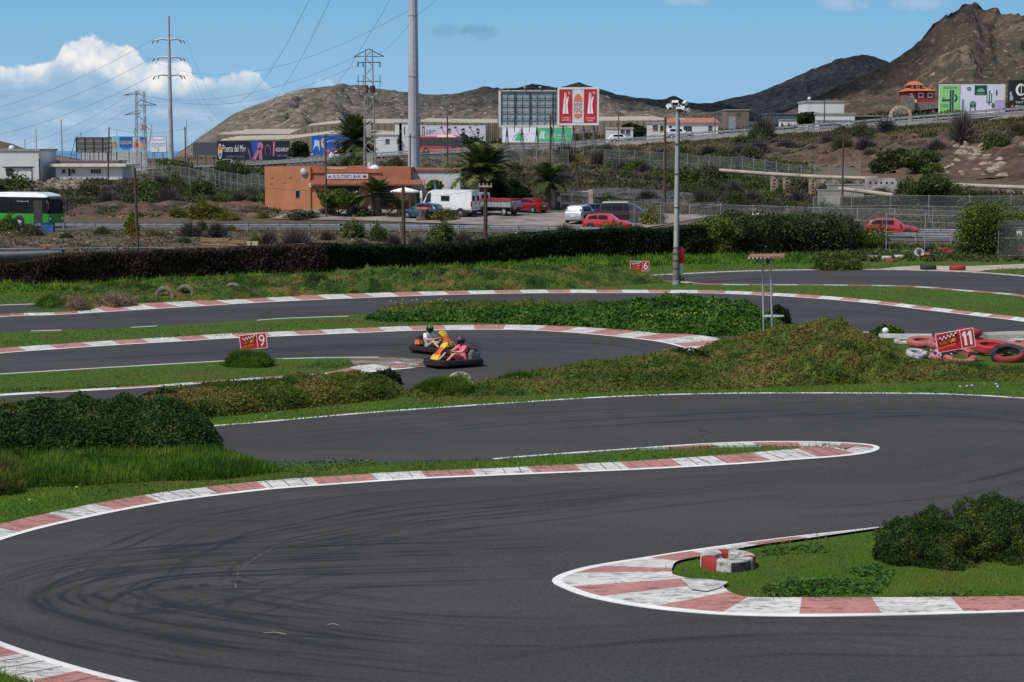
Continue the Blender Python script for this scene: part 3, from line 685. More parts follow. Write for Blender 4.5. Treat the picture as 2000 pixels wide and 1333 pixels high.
base = [
        [(1000, 1080), (800, 1076), (600, 1084), (420, 1098), (270, 1108), (170, 1122), (100, 1140), (45, 1165), (60, 1190), (140, 1215), (260, 1240), (420, 1262), (620, 1280), (900, 1300)],
        [(1150, 1085), (900, 1092), (640, 1100), (420, 1105), (280, 1118), (200, 1142), (192, 1164), (235, 1186), (340, 1207), (520, 1232), (760, 1260), (1050, 1285)],
        [(900, 1112), (640, 1120), (420, 1128), (300, 1140), (215, 1162), (120, 1180)],
        [(560, 1095), (400, 1140), (300, 1162), (200, 1172), (190, 1205), (290, 1225), (420, 1252), (640, 1292)],
        [(1000, 965), (760, 985), (560, 1022), (470, 1040), (400, 1070), (330, 1105), (270, 1170)],
        [(1300, 960), (1000, 990), (780, 1012), (600, 1040), (450, 1066), (300, 1085), (120, 1105), (0, 1140)],
        [(0, 1090), (100, 1064), (250, 1044), (480, 1036), (760, 1048), (1000, 1060)],
        [(200, 1170), (240, 1185), (330, 1200), (560, 1236), (820, 1262), (1200, 1270)],
        [(0, 1190), (120, 1228), (300, 1262), (520, 1300), (760, 1330)],
        [(30, 1150), (90, 1128), (200, 1104), (380, 1090), (620, 1080), (900, 1070), (1100, 1060)],
        [(1500, 930), (1300, 950), (1080, 975), (900, 1000)],
        [(1000, 830), (1300, 812), (1600, 800), (1850, 800), (2050, 815)],
        [(1500, 820), (1700, 800), (1900, 800), (2100, 830), (2050, 880), (1900, 930), (1700, 960)],
        [(1400, 815), (1700, 790), (1950, 795), (2200, 830), (2150, 900), (1950, 960), (1750, 985), (1500, 1000)],
        [(450, 880), (800, 850), (1200, 820), (1700, 812)], [(560, 840), (900, 815), (1300, 795)],
        [(1250, 1260), (1500, 1240), (1800, 1240), (2100, 1230)], [(900, 1330), (1200, 1290), (1600, 1275), (2100, 1300)],
        [(0, 712), (300, 696), (700, 676), (1000, 665), (1200, 672), (1300, 690)], [(300, 700), (700, 683), (1000, 676), (1150, 684)], [(100, 712), (500, 688), (800, 670), (1050, 658), (1250, 670)],
        [(0, 635), (400, 612), (800, 596), (1200, 588), (1600, 600), (2000, 650)], [(0, 640), (400, 618), (700, 604)],
        [(860, 735), (920, 715), (960, 690), (940, 668), (850, 662)], [(1560, 545), (1800, 545), (2000, 556)]]
base = [gpath(b, 10) for b in base]; rub = skidmat()
marks(base[:10], 'tyre_marks', rub, 'thin dark tyre marks curving round the near left bend', -14, 16, 25.5, 43, .045, 12, .06, 1.7, .75, .0068)
marks(base[10:18], 'tyre_marks', rub, 'faint dark tyre marks on the near lanes beyond the left bend', -14, 32, 25.5, 58, .08, 7, .09, 1.1, .9, .0060)
marks(base[18:], 'tyre_marks', rub, 'faint dark tyre marks around the hairpin with the karts and the upper lanes', -32, 40, 58, 112, .14, 5, .14, .8, .9, .0062)
marks([gpath(q, 8) for q in ([(1220, 988), (1330, 980), (1470, 977)], [(1395, 988), (1450, 996), (1480, 1003)], [(1255, 1000), (1300, 1018), (1350, 1050)], [(1300, 962), (1420, 972), (1520, 968)], [(700, 1290), (900, 1262), (1150, 1262)], [(880, 850), (1100, 835), (1400, 828)], [(800, 1330), (850, 1250), (870, 1180)], [(300, 1000), (700, 960), (1200, 935), (1700, 905)])], 'dust_marks', skidmat('dust_film', (.17, .165, .16)), 'pale dusty smears on the asphalt above the near island', -14, 32, 25.5, 58, .08, 5, .22, .26, .35, .0072, .4)
# a ragged white crack filler line and two straws
m_pale = M('pale_filler', (.11, .105, .10), .9)
c = MB(m_pale); P = resample(gpath([(458, 1150), (466, 1120), (500, 1090), (545, 1064)], 8), .09)[0]
for a, b in zip(P[:-1], P[1:]):
    if rng.random() < .7:
        j = rng.normal(0, .02, 2); c.add([(a[0] + j[0], a[1], .012), (a[0] + j[0] + .03, a[1], .012), (b[0] + j[1] + .02, b[1], .012), (b[0] + j[1], b[1], .012)], [(0, 1, 2, 3)])
tag(c.build('crack_filler'), 'thin pale crack running across the near asphalt bend', 'crack', kind='stuff')
m_straw = M('straw', (.25, .22, .13), .8)
for (a, b), l in ((((515, 1238), (560, 1241)), 'pale straw lying on the asphalt nearest the bottom edge'), (((640, 1222), (662, 1223)), 'short pale straw lying on the asphalt beside a longer one')):
    st = MB(m_straw); p = G(*a); q = G(*b); st.tube([(0, 0, .012), ((q.x - p.x) / 2, (q.y - p.y) / 2 + .02, .03), (q.x - p.x, q.y - p.y, .012)], .008, 5)
    tag(st.build('straw', loc=p), l, 'straw')
# ================================================================ VEGETATION ON THE TRACK
f_lawn = FM('lawn_blades', (.040, .088, .008), (.072, .172, .011), (.17, .22, .028), .4, .42)
f_long = FM('long_grass', (.034, .082, .008), (.066, .155, .012), (.16, .21, .028), .7, .5)
f_mat = FM('matted_grass', (.040, .080, .011), (.105, .130, .022), (.21, .140, .050), .42, .4)
f_dark = FM('dark_ivy', (.008, .020, .006), (.014, .034, .009), (.034, .050, .014), .6, .6)
f_creep = FM('creeper', (.022, .062, .011), (.042, .115, .014), (.095, .165, .024), .35, .5)
f_hbrown = FM('hedge_brown', (.018, .015, .008), (.050, .034, .020), (.10, .068, .040), .5, .55)
f_hgreen = FM('hedge_green', (.006, .013, .004), (.013, .026, .007), (.035, .045, .014), .35, .55)
def rand_px(poly, n):
    P = np.array(poly, float); x0, y0 = P.min(0); x1, y1 = P.max(0); X = []; 
    while sum(map(len, X)) < n:
        a = rng.uniform(x0, x1, n * 2); b = rng.uniform(y0, y1, n * 2); k = inpoly(a, b, P); X.append(np.stack([a[k], b[k]], 1))
    return np.concatenate(X)[:n]
def g_np(px, z=0.):
    a = (px[:, 0] - 1000) / F; b = -(px[:, 1] - 666.5) / F
    dy = cp + b * sp; dz = -sp + b * cp; t = (z - H) / dz
    return np.stack([a * t, dy * t, np.full(len(px), float(z))], 1)
def parea(P): P = np.array(P, float); return .5 * abs(np.dot(P[:, 0], np.roll(P[:, 1], 1)) - np.dot(P[:, 1], np.roll(P[:, 0], 1)))
lawns = [
 ([(1745, 1037), (1600, 1058), (1480, 1076), (1390, 1097), (1330, 1110), (1325, 1128), (1420, 1146), (1430, 1166), (1470, 1172), (2060, 1170), (2060, 1020), (1800, 1025)], .085, 1.5),
 ([(-20, 1028), (100, 1005), (350, 965), (640, 938), (1000, 919), (1240, 909), (1400, 896), (1560, 888), (1600, 880), (1400, 878), (1240, 884), (1000, 895), (600, 910), (500, 915), (430, 890), (-20, 890)], .09, 1.5),
 ([(400, 830), (700, 806), (1000, 785), (1400, 767), (1800, 766), (2020, 774), (2020, 735), (1500, 740), (1000, 765), (760, 775), (500, 800), (390, 812)], .08, 1.2),
 ([(0, 652), (270, 641), (500, 633), (720, 617), (760, 625), (1000, 634), (1360, 655), (1300, 655), (1200, 643), (1000, 635), (800, 638), (500, 652), (250, 665), (0, 681)], .09, 1.0),
 ([(0, 735), (430, 710), (650, 701), (700, 704), (690, 716), (740, 718), (700, 722), (400, 744), (280, 754), (0, 770)], .09, 1.0),
 ([(0, 617), (190, 602), (500, 583), (800, 571), (1300, 569), (1600, 577), (1800, 597), (2020, 620), (2020, 582), (1800, 563), (1400, 559), (1280, 555), (800, 565), (400, 588), (90, 607), (0, 614)], .08, .8),
 ([(1330, 533), (1600, 524), (1700, 526), (1800, 518), (1600, 515), (1340, 515)], .2, 1.0),
 ([(1920, 530), (2020, 538), (2020, 524), (1940, 525)], .15, 1.0),
 ([(-20, 572), (330, 556), (640, 546), (900, 530), (1300, 520), (1300, 540), (900, 550), (300, 577), (90, 592), (-20, 595)], .16, .9),
 ([(-10, 1290), (60, 1318), (160, 1345), (-10, 1345)], .1, 1.2)]
Vs = []
for poly, h, dens in lawns:
    n = int(parea(poly) / 3.8 * dens * .75); p = g_np(rand_px(poly, n)); d = p[:, 1]
    Vs.append(blades(p, h * rng.uniform(.5, 1.1, n), d / F * 1.9, .7))
Vs = np.concatenate(Vs)
tag(np_mesh('lawn', Vs, 3, f_lawn, rng.random(len(Vs))), 'short green grass of the verges and islands beside the track', 'grass', kind='stuff')
fr = []
for P_, o_ in ((near, kw), (top1[::-1], .15), (mid[::-1], 1.4), (B3[::-1], .03), (low, .25)):
    R_, s_ = resample(P_, .012 if o_ is kw or o_ == .15 or o_ == .03 else .03); T_ = np.gradient(R_, axis=0); T_ /= np.linalg.norm(T_, axis=1, keepdims=True) + 1e-9; ww = o_(s_) if callable(o_) else o_
    q_ = np.array([mnoise.noise(Vector((v * 1.1, 0, 0))) for v in s_]); k_ = rng.random(len(s_)) < .35 + q_; P2 = R_ + np.stack([-T_[:, 1], T_[:, 0]], 1) * (ww + rng.normal(.03, .05, len(s_)) - .06 * np.clip(q_, 0, 1))[:, None]; fr.append(np.c_[P2, np.full(len(P2), .03)][k_])
fr = np.concatenate(fr); fr = fr[fr[:, 1] < 90]
tag(np_mesh('grass_fringe', blades(fr, .10, fr[:, 1] / F * 2.2, .9), 3, f_lawn, rng.random(len(fr))), 'ragged grass tufts creeping over the edges of the kerbs and lane lines', 'grass', kind='stuff')
# leafy weeds in flat patches on the lawns
f_weed = FM('weed_leaf', (.020, .060, .010), (.040, .105, .015), (.08, .16, .022), 2, .6)
wp = [([(1480, 1150), (1560, 1135), (1700, 1140), (1750, 1120), (1720, 1165), (1500, 1170)], 1500), ([(1650, 1120), (1720, 1110), (1735, 1125), (1680, 1130)], 300), ([(1480, 1075), (1600, 1068), (1620, 1082), (1490, 1090)], 300), ([(600, 712), (660, 708), (690, 715), (640, 722), (580, 720)], 300), ([(0, 762), (280, 752), (280, 757), (0, 770)], 400), ([(250, 665), (500, 652), (480, 656), (250, 668)], 300), ([(800, 640), (860, 634), (900, 638)], 150), ([(500, 905), (700, 900), (760, 908), (600, 925), (520, 925)], 500), ([(1800, 1160), (2000, 1168), (2000, 1172), (1750, 1172)], 200)]
C = np.concatenate([g_np(rand_px(p, n)) for p, n in wp]); C[:, 2] = rng.uniform(.02, .09, len(C))
tag(np_mesh('ground_weeds', leaves(C, .04, .4, .7), 4, f_weed, rng.random(len(C))), 'low leafy weeds spreading in patches through the track lawns', 'weeds', kind='stuff')
def mound(name, poly, hfun, mat, label, cat, nb, bh, bw=1.0, kind='stuff', lump=.5, lsc=.9, edge=1.0, leaf=0, lean=.7, res=None, sink=.02, pad=0):
    """a heap over a ground outline; hfun(x_world, y_world, px) gives its crest height"""
    P = np.array([G(*p).to_2d() for p in poly]); x0, y0 = P.min(0) - .2; x1, y1 = P.max(0) + .2
    r = res or max(.14, min(.35, (x1 - x0) / 120)); xs = np.arange(x0, x1 + r, r); ys = np.arange(y0, y1 + r, r)
    X, Y = np.meshgrid(xs, ys); ins = inpoly(X, Y, P); d = np.where(ins, dpoly(X, Y, P), 0)
    PX = 1000 + F * X / Y
    hh = np.asarray(hfun(PX)) * np.ones_like(X)
    nz = vnoise(X, Y, lsc, 1.3) * 1.0 + vnoise(X, Y, lsc * 2.7, 7.3, 2) * .42
    e = np.clip(d / edge, 0, 1); prof = np.sqrt(1 - (1 - e) ** 2)
    Z = np.where(d > 0, prof * hh * np.clip(.92 - lump * .28 + lump * .62 * nz, .12, 2), -sink)
    idx = -np.ones(X.shape, int); use = np.zeros(X.shape, bool)
    cell = ins[:-1, :-1] | ins[1:, :-1] | ins[:-1, 1:] | ins[1:, 1:]
    for a, b in ((0, 0), (1, 0), (0, 1), (1, 1)): use[a:X.shape[0] - 1 + a, b:X.shape[1] - 1 + b] |= cell
    idx[use] = np.arange(use.sum()); V = np.stack([X[use], Y[use], Z[use]], 1); j, i = np.nonzero(cell)
    Q = np.stack([idx[j, i], idx[j, i + 1], idx[j + 1, i + 1], idx[j + 1, i]], 1)
    quad = V[Q]  # (m,4,3)
    # scatter on the surface, denser on faces that show larger from the front
    A = np.linalg.norm(np.cross(quad[:, 1] - quad[:, 0], quad[:, 3] - quad[:, 0]), axis=1)
    N = np.cross(quad[:, 1] - quad[:, 0], quad[:, 3] - quad[:, 0]); N /= np.linalg.norm(N, axis=1, keepdims=True)
    pr = A * (.35 + np.clip(-N[:, 1], 0, 1)); k = rng.choice(len(Q), nb, p=pr / pr.sum()); a, b = rng.random((2, nb, 1))
    p = quad[k, 0] * (1 - a) * (1 - b) + quad[k, 1] * a * (1 - b) + quad[k, 2] * a * b + quad[k, 3] * (1 - a) * b
    dist = p[:, 1]
    if leaf < 0: # matted mix of small leaves and short blades
        h_ = rng.random(nb) < .6; q = p[h_] + N[k][h_] * rng.uniform(-.02, .09, (h_.sum(), 1)); T = np.concatenate([leaves(q, -leaf, .2, .5)[:, [0, 1, 2, 0, 2, 3]].reshape(-1, 3, 3), blades(p[~h_] - [0, 0, .02], bh, dist[~h_] / F * 2.2 * bw, lean, N[k][~h_] * .9)]); rn = np.concatenate([np.repeat(rng.random(len(q)), 2), rng.random((~h_).sum())])
    elif leaf:
        p = p + N[k] * rng.uniform(-.03, .10, (nb, 1)); T = leaves(p, leaf, 0, .6)
        T = T[:, [0, 1, 2, 0, 2, 3]].reshape(-1, 3, 3)
        rn = np.repeat(rng.random(nb), 2)
    else:
        T = blades(p - [0, 0, .02], bh, dist / F * 2.2 * bw, lean, N[k] * .9); rn = rng.random(nb)
    st = 2 if leaf > 0 else 1; rn = np.clip(rn * .6 + .4 * np.clip(vnoise(T[::st, 0, 0], T[::st, 0, 1], .9, 4.4, 3) * 1.4 + .5, 0, 1).repeat(st), 0, 1)
    base = quad[:, [0, 1, 2, 0, 2, 3]].reshape(-1, 3, 3)
    o = np_mesh(name, np.concatenate([base, T]), 3, mat, np.concatenate([np.full(len(base), .35), rn]))
    return tag(o, label, cat, kind=kind)
I = lambda *pts: (lambda px: np.interp(px, [p[0] for p in pts], [p[1] for p in pts]))
mound('grass_bank', [(60, 603), (100, 580), (140, 568), (300, 562), (640, 549), (900, 537), (1100, 536), (1250, 541), (1300, 552), (1150, 562), (1000, 566), (700, 576), (450, 589), (200, 601)],
      I((60, .3), (140, .5), (330, .6), (700, .75), (1000, .7), (1250, .6), (1300, .3)), FM('bank_grass', (.024, .058, .008), (.070, .118, .016), (.22, .125, .045), .5, .34), 'long bank of tangled olive and rust coloured grass between the hedge and the top kerb', 'grass bank', 26000, .15, 1.1, lump=1.0, lsc=.75, edge=1.4, leaf=-.055)
mound('long_grass', [(-30, 574), (330, 560), (640, 548), (900, 533), (1120, 525), (1320, 518), (1600, 514), (1600, 509), (1320, 510), (900, 521), (640, 536), (300, 551), (-30, 563)],
      I((0, .45), (640, .5), (1300, .6), (1600, .5)), f_long, 'bright green long grass growing along the foot of the hedge', 'grass', 12000, .3, 1.2, lump=.7, lsc=.5, edge=1.2)
mound('creeper_mound', [(712, 624), (740, 614), (900, 610), (1100, 611), (1300, 612), (1480, 618), (1532, 640), (1500, 654), (1390, 657), (1280, 654), (1150, 640), (900, 629), (750, 629)],
      I((712, .2), (760, .4), (1000, .45), (1150, .55), (1280, .85), (1400, 1.05), (1500, .7), (1530, .3)), f_creep, 'dense leafy green creeper heaped on the island behind the two karts', 'creeper', 26000, .2, leaf=.085, lump=.75, lsc=.8, edge=1.5)
mound('grass_bank', [(730, 616), (760, 607), (900, 603), (1100, 603), (1250, 606), (1250, 613), (1000, 618), (760, 622)],
      I((730, .3), (800, .55), (1250, .5)), f_mat, 'olive brown tufted grass along the back of the creeper island', 'grass bank', 9000, .16, 1.1, lump=.8, lsc=.7, edge=.9, leaf=-.055)
mound('grass_bank', [(930, 752), (1000, 738), (1150, 712), (1280, 702), (1345, 692), (1400, 672), (1540, 660), (1640, 664), (1740, 672), (1770, 708), (1850, 722), (2080, 728), (2080, 745), (1800, 745), (1600, 752), (1400, 760), (1200, 764), (1000, 772), (800, 778), (770, 770), (860, 762)],
      I((770, .25), (930, .32), (1100, .38), (1250, .4), (1400, .45), (1480, .6), (1560, .78), (1650, .92), (1740, .5), (1800, .35), (2080, .3)), f_mat, 'broad hummocky bank of olive and reddish brown grass right of the karts', 'grass bank', 60000, .17, .95, lump=1.15, lsc=.75, edge=2.2, leaf=-.055)
mound('grass_bank', [(250, 800), (300, 780), (430, 766), (600, 757), (740, 752), (785, 760), (770, 778), (700, 786), (600, 796), (480, 808), (400, 816), (300, 815)],
      I((250, .4), (400, .5), (600, .52), (740, .5), (785, .25)), f_mat, 'dark olive and brown grass thicket left of the karts between two lanes', 'grass thicket', 26000, .16, .9, lump=.6, lsc=.8, edge=.8, leaf=-.055)
mound('ivy_thicket', [(-60, 905), (-60, 838), (150, 834), (300, 832), (400, 842), (424, 862), (420, 884), (380, 893), (250, 896), (100, 900)],
      I((-60, 1.05), (200, 1.1), (330, 1.12), (400, .9), (424, .7)), FM('ivy_leaf', (.014, .036, .008), (.030, .070, .013), (.075, .105, .024), .8, .5), 'big dark green ivy thicket at the left edge of the frame', 'thicket', 60000, .2, leaf=.045, lump=.55, lsc=.9, edge=1.5)
mound('grass_bank', [(-60, 832), (-60, 822), (150, 820), (300, 818), (390, 824), (400, 840), (200, 842)],
      I((-60, .62), (390, .6)), f_mat, 'brownish grass crest on top of the dark ivy thicket', 'grass bank', 9000, .16, .9, lump=.4, lsc=1.2, edge=.6, leaf=-.055)
mound('long_grass', [(-60, 955), (-60, 898), (250, 893), (420, 884), (500, 905), (545, 922), (430, 938), (300, 940), (150, 950)],
      I((-60, .3), (250, .2), (420, .22), (545, .1)), f_long, 'tall bright green grass in front of the ivy thicket at the left', 'grass', 20000, .2, 1.1, lump=.6, lsc=.9, edge=1.0, lean=.45)
mound('dry_clump', [(-60, 975), (-60, 915), (30, 915), (50, 940), (40, 965)], I((-60, .45), (50, .35)), f_mat, 'dry brown grass clump at the left edge above the near kerb', 'grass clump', 3000, .3, 1, lump=.6, edge=.6)
# dry heaps and half-buried tyres along the top bank
f_dry = FM('dry_twigs', (.13, .09, .06), (.22, .15, .10), (.30, .22, .16), 1.5, .7)
for i, (a, b, h, l) in enumerate([((128, 170), 606, .62, 'round heap of pale dry brush at the left end of the top bank'), ((185, 270), 601, .62, 'wide heap of pink-grey dry brush beside the striped top kerb'), ((478, 515), 583, .42, 'small heap of dry brush behind the middle of the top kerb')]):
    mound('brush_heap', [(a[0], b), (a[0] + 4, b - 6), ((a[0] + a[1]) / 2, b - 9), (a[1] - 4, b - 7), (a[1], b - 1), ((a[0] + a[1]) / 2, b + 3)], I((0, h), (2000, h)), f_dry, l, 'brush heap', 1600, .22, 1, kind=None, edge=.7, lump=.4, lean=1.5)['group'] = 'dry brush heaps on the top bank'
# shrubs clipped or rounded, standing on the track plane
def bush(name, px, pb, w, h, depth, mat, label, cat='bush', n=9000, leaf=.045, group=None, squash=1.0, z=None, blade=False, seed=0):
    g = G(px, pb) if z is None else z
    sc = g.y / F; rx = w * sc / 2; hz = h * sc; ry = depth or rx
    d = rng.normal(size=(n, 3)); d /= np.linalg.norm(d, axis=1, keepdims=True); d[:, 2] = np.abs(d[:, 2])
    lum = np.array([mnoise.fractal(Vector(v * 2.2) + Vector((g.x + seed, g.y, 0)), .8, 2, 3) for v in d])
    r = (1 + .30 * lum) * rng.uniform(.86, 1.04, n) ** .6
    P = d * r[:, None] * [rx, ry, hz * .96]
    P[:, 2] = np.maximum(P[:, 2], 0)
    low = rng.random(n) < .25; P[low, 2] *= rng.random(low.sum())
    if blade: T = blades(P, leaf * 3, leaf * .5, .5, d * 1.2); T = T; rn = np.clip(rng.random(n), 0, 1)
    else: T = leaves(P, leaf)[:, [0, 1, 2, 0, 2, 3]].reshape(-1, 3, 3); rn = np.repeat(rng.random(n), 2)
    m = MB(mat); m.ball((0, 0, 0), rx * .74, ry * .74, hz * .72, 24, 8, half=True)
    base = []
    for f in m.f:
        q = [m.v[i] for i in f]; base += [q[0], q[1], q[2], q[0], q[2], q[3]]
    base = np.array(base).reshape(-1, 3, 3)
    o = np_mesh(name, np.concatenate([base, T]), 3, mat, np.concatenate([np.full(len(base), .2), rn]), loc=g)
    return tag(o, label, cat, group)
bush('round_bush', 485, 716, 92, 30, .55, f_long, 'low round green bush under the tilted number 9 sign', n=6000, leaf=.04, blade=True)
bush('rounded_bush', 1812, 1092, 190, 92, .9, FM('near_dark', (.016, .038, .008), (.035, .075, .014), (.09, .125, .028), 1.5, .5), 'dark green feathery bush left of a taller one on the near island', n=42000, leaf=.020)
bush('rounded_bush', 1960, 1080, 230, 106, 1.0, FM('near_bush', (.018, .042, .008), (.040, .085, .015), (.13, .155, .03), 1.2, .5), 'taller dark green bush with yellowish sprigs at the right edge of the near island', n=50000, leaf=.021)
bush('fringe_plant', 1735, 1092, 60, 34, .4, f_dark, 'low dark fringe of leaves at the left foot of the near bushes', 'plant', n=2500, leaf=.026)
bush('weed_tuft', 1325, 550, 22, 14, .3, f_weed, 'small leafy green weed at the foot of the floodlight mast', 'weed', n=500, leaf=.07)
bush('weed_clump', 1733, 655, 62, 18, .5, f_weed, 'bright leafy green weed clump left of the pink tyres', 'weed', n=1800, leaf=.07)
bush('dark_shrub', 1520, 632, 46, 34, .6, f_dark, 'dark shrub behind the seat of the marshal stand', n=2500, leaf=.06)
bush('dark_shrub', 755, 752, 60, 30, .5, f_dark, 'small dark shrub at the right end of the thicket left of the karts', n=2500, leaf=.05)
bush('grass_tuft', 870, 768, 110, 26, .8, f_long, 'feathery green grass tuft below the half-buried lichen tyre', 'grass tuft', n=4500, leaf=.06, blade=True)
for px, pb, w, h, mt, l in ((1020, 752, 90, 22, f_weed, 'darker green tuft at the left end of the broad bank right of the karts'), (1140, 738, 80, 20, f_dark, 'dark green tuft on the broad bank below the striped hairpin kerb'), (1330, 708, 130, 26, f_dark, 'dark tuft on the broad bank just below the end of the hairpin kerb'), (1480, 712, 120, 24, f_weed, 'leafy green tuft in the middle of the broad bank'), (1600, 672, 110, 36, f_dark, 'dark leafy cap on the highest hummock of the broad bank'), (1690, 700, 110, 22, f_dark, 'dark tuft on the broad bank left of the pink tyres'), (1560, 745, 120, 16, f_weed, 'low green tuft along the near foot of the broad bank'), (1880, 728, 130, 18, f_weed, 'green tuft below the number 11 board'), (1760, 740, 90, 14, f_mat, 'brown tuft below the pink tyres'),
                            (560, 775, 90, 34, f_weed, 'green tuft in the thicket left of the karts'), (330, 795, 120, 32, f_dark, 'dark green shrub joining the ivy thicket to the brown thicket'), (480, 572, 110, 30, f_weed, 'green tuft in the middle of the top grass bank'), (620, 566, 110, 28, f_dark, 'dark green tuft in the top grass bank right of the dry brush'), (250, 578, 120, 26, f_weed, 'green tuft at the left of the top grass bank'), (820, 558, 140, 24, f_dark, 'dark green tuft near the right of the top grass bank'), (100, 600, 60, 22, f_long, 'small green grass tuft at the left end of the top grass bank'), (980, 556, 130, 22, f_mat, 'rusty brown tuft towards the right end of the top grass bank')):
    bush('grass_tuft', px, pb, w, h, .7, mt, l, 'tuft', n=2600, leaf=.05, blade=(mt is not f_dark))
# flowers
fm = MB(M('petals_lilac', (.50, .42, .66), .6)); fw = rand_px([(1775, 695), (1850, 690), (1870, 700), (1790, 712)], 34)
for x, y in list(fw) + [(1888, 767), (1898, 766), (1945, 763), (1948, 768), (1875, 768)]:
    g = G(x, y + 8); fm.ball((g.x, g.y, .34), .05, .05, .025, 7, 3)
tag(fm.build('lilac_flowers'), 'tiny lilac flowers dotted in the grass before the pink tyres', 'flowers', kind='stuff')
yf = MB(M('petals_yellow', (.62, .55, .03), .6))
for x, y in list(rand_px([(1230, 640), (1420, 640), (1420, 650), (1250, 652)], 26)) + list(rand_px([(760, 618), (880, 612), (880, 625), (760, 626)], 14)) + [(58, 985), (520, 820), (150, 960)]:
    g = G(x, y); yf.ball((g.x, g.y, .1 if y > 700 else .75), .035, .035, .02, 6, 3)
tag(yf.build('yellow_flowers'), 'tiny yellow flowers scattered over the creeper mound', 'flowers', kind='stuff')
# ---------------------------------------------------------------- the long hedge
def hedge(name, base, hs, thick, mat, label, n, leaf):
    P, s = resample(gpath(base, 8), .25); T = np.gradient(P, axis=0); T /= np.linalg.norm(T, axis=1, keepdims=True); N = np.stack([-T[:, 1], T[:, 0]], 1)
    L = s[-1]; pxs = 1000 + F * P[:, 0] / P[:, 1]; hh = np.interp(pxs, [a for a, b in hs], [b for a, b in hs])
    pos = rng.random(n) * L; top = rng.random(n) < .34; v_ = np.where(top, 1, rng.random(n)); d = np.where(top, rng.random(n) * thick, 0)
    ix = np.interp(pos, s, P[:, 0]); iy = np.interp(pos, s, P[:, 1]); nx = np.interp(pos, s, N[:, 0]); ny = np.interp(pos, s, N[:, 1]); h_ = np.interp(pos, s, hh)
    nz = vnoise(pos, v_ * 2, .8, 2.2, 3); tp = vnoise(pos, pos * 0, .45, 6.2, 4)
    d = d + nz * .16 + rng.uniform(-.1, .1, n); z = v_ * h_ * (1 + .06 * tp) + rng.uniform(-.07, .09, n)
    C = np.stack([ix + nx * d, iy + ny * d, np.maximum(z, 0)], 1)
    T_ = leaves(C, leaf)[:, [0, 1, 2, 0, 2, 3]].reshape(-1, 3, 3); rn = np.repeat(np.clip(rng.random(n) * .7 + .3 * (nz + .5), 0, 1), 2)
    base_ = []
    for i in range(len(P) - 1):
        a, b = P[i] + N[i] * .08, P[i + 1] + N[i + 1] * .08; c, d_ = P[i] + N[i] * thick, P[i + 1] + N[i + 1] * thick; h0, h1 = hh[i] * .95, hh[i + 1] * .95
        for q in ([(*a, -.1), (*b, -.1), (*b, h1), (*a, h0)], [(*a, h0), (*b, h1), (*d_, h1), (*c, h0)], [(*c, h0), (*d_, h1), (*d_, -.1), (*c, -.1)]):
            base_ += [q[0], q[1], q[2], q[0], q[2], q[3]]
    base_ = np.array(base_).reshape(-1, 3, 3)
    return tag(np_mesh(name, np.concatenate([base_, T_]), 3, mat, np.concatenate([np.full(len(base_), .25), rn])), label, 'hedge')
hedge('hedge', [(-40, 566), (60, 566), (200, 560), (330, 556), (480, 550), (640, 546)], [(-40, 1.25), (20, 1.3), (60, 1.5), (110, 1.75), (300, 1.85), (640, 1.95)], 1.3, f_hbrown, 'brown half-dead clipped hedge on the left behind the top bank', 34000, .075)
hedge('hedge', [(628, 546), (700, 541), (800, 534), (900, 529), (1000, 523), (1100, 517), (1200, 513), (1320, 510), (1380, 509)], [(628, 2.0), (700, 1.85), (800, 1.65), (900, 1.6), (960, 1.8), (1020, 1.95), (1100, 2.15), (1200, 2.2), (1300, 2.2), (1380, 2.3)], 1.5, f_hgreen, 'very dark green clipped hedge behind the lane in the middle of the photo', 40000, .085)
# ================================================================ BEYOND THE HEDGE: terrain cover
m_wood = M('weathered_wood', (.075, .045, .032), .9, var=.35, scale=2, stretch=(6, 6, .6)); m_galv = M('galvanised_steel', (.30, .31, .33), .5, .3, var=.2, scale=2)
m_steel = M('grey_steel', (.36, .38, .42), .55, .1, var=.12, scale=.6, stretch=(1, 1, .2)); m_dk = M('dark_metal', (.03, .03, .035), .6); m_black = M('black_rubber', (.018, .018, .019), .75)
m_wht = M('white_paint', (.60, .60, .59), .6, var=.07, scale=.5); m_conc = M('concrete', (.30, .28, .25), .9, var=.25, scale=.7); m_rust = M('rusty_steel', (.16, .10, .075), .85, var=.4, scale=3)
m_glass = M('dark_glass', (.010, .014, .016), .15, var=.3, scale=1, spec=.3); m_stone = M('pale_stone', (.36, .30, .24), .95, var=.35, scale=1.2)
f_scrub = FM('scrub', (.038, .042, .024), (.074, .074, .038), (.15, .125, .080), .12, .4); f_sgreen = FM('green_scrub', (.028, .048, .013), (.056, .086, .022), (.12, .145, .038), .4, .5)
f_grey = FM('grey_twigs', (.060, .052, .046), (.10, .088, .078), (.17, .145, .12), .5, .6); f_yel = FM('yellow_scrub', (.06, .07, .012), (.12, .12, .018), (.19, .17, .035), .5, .5)
f_drygrass = FM('dry_grass', (.13, .10, .045), (.22, .165, .075), (.32, .25, .12), .4, .5)
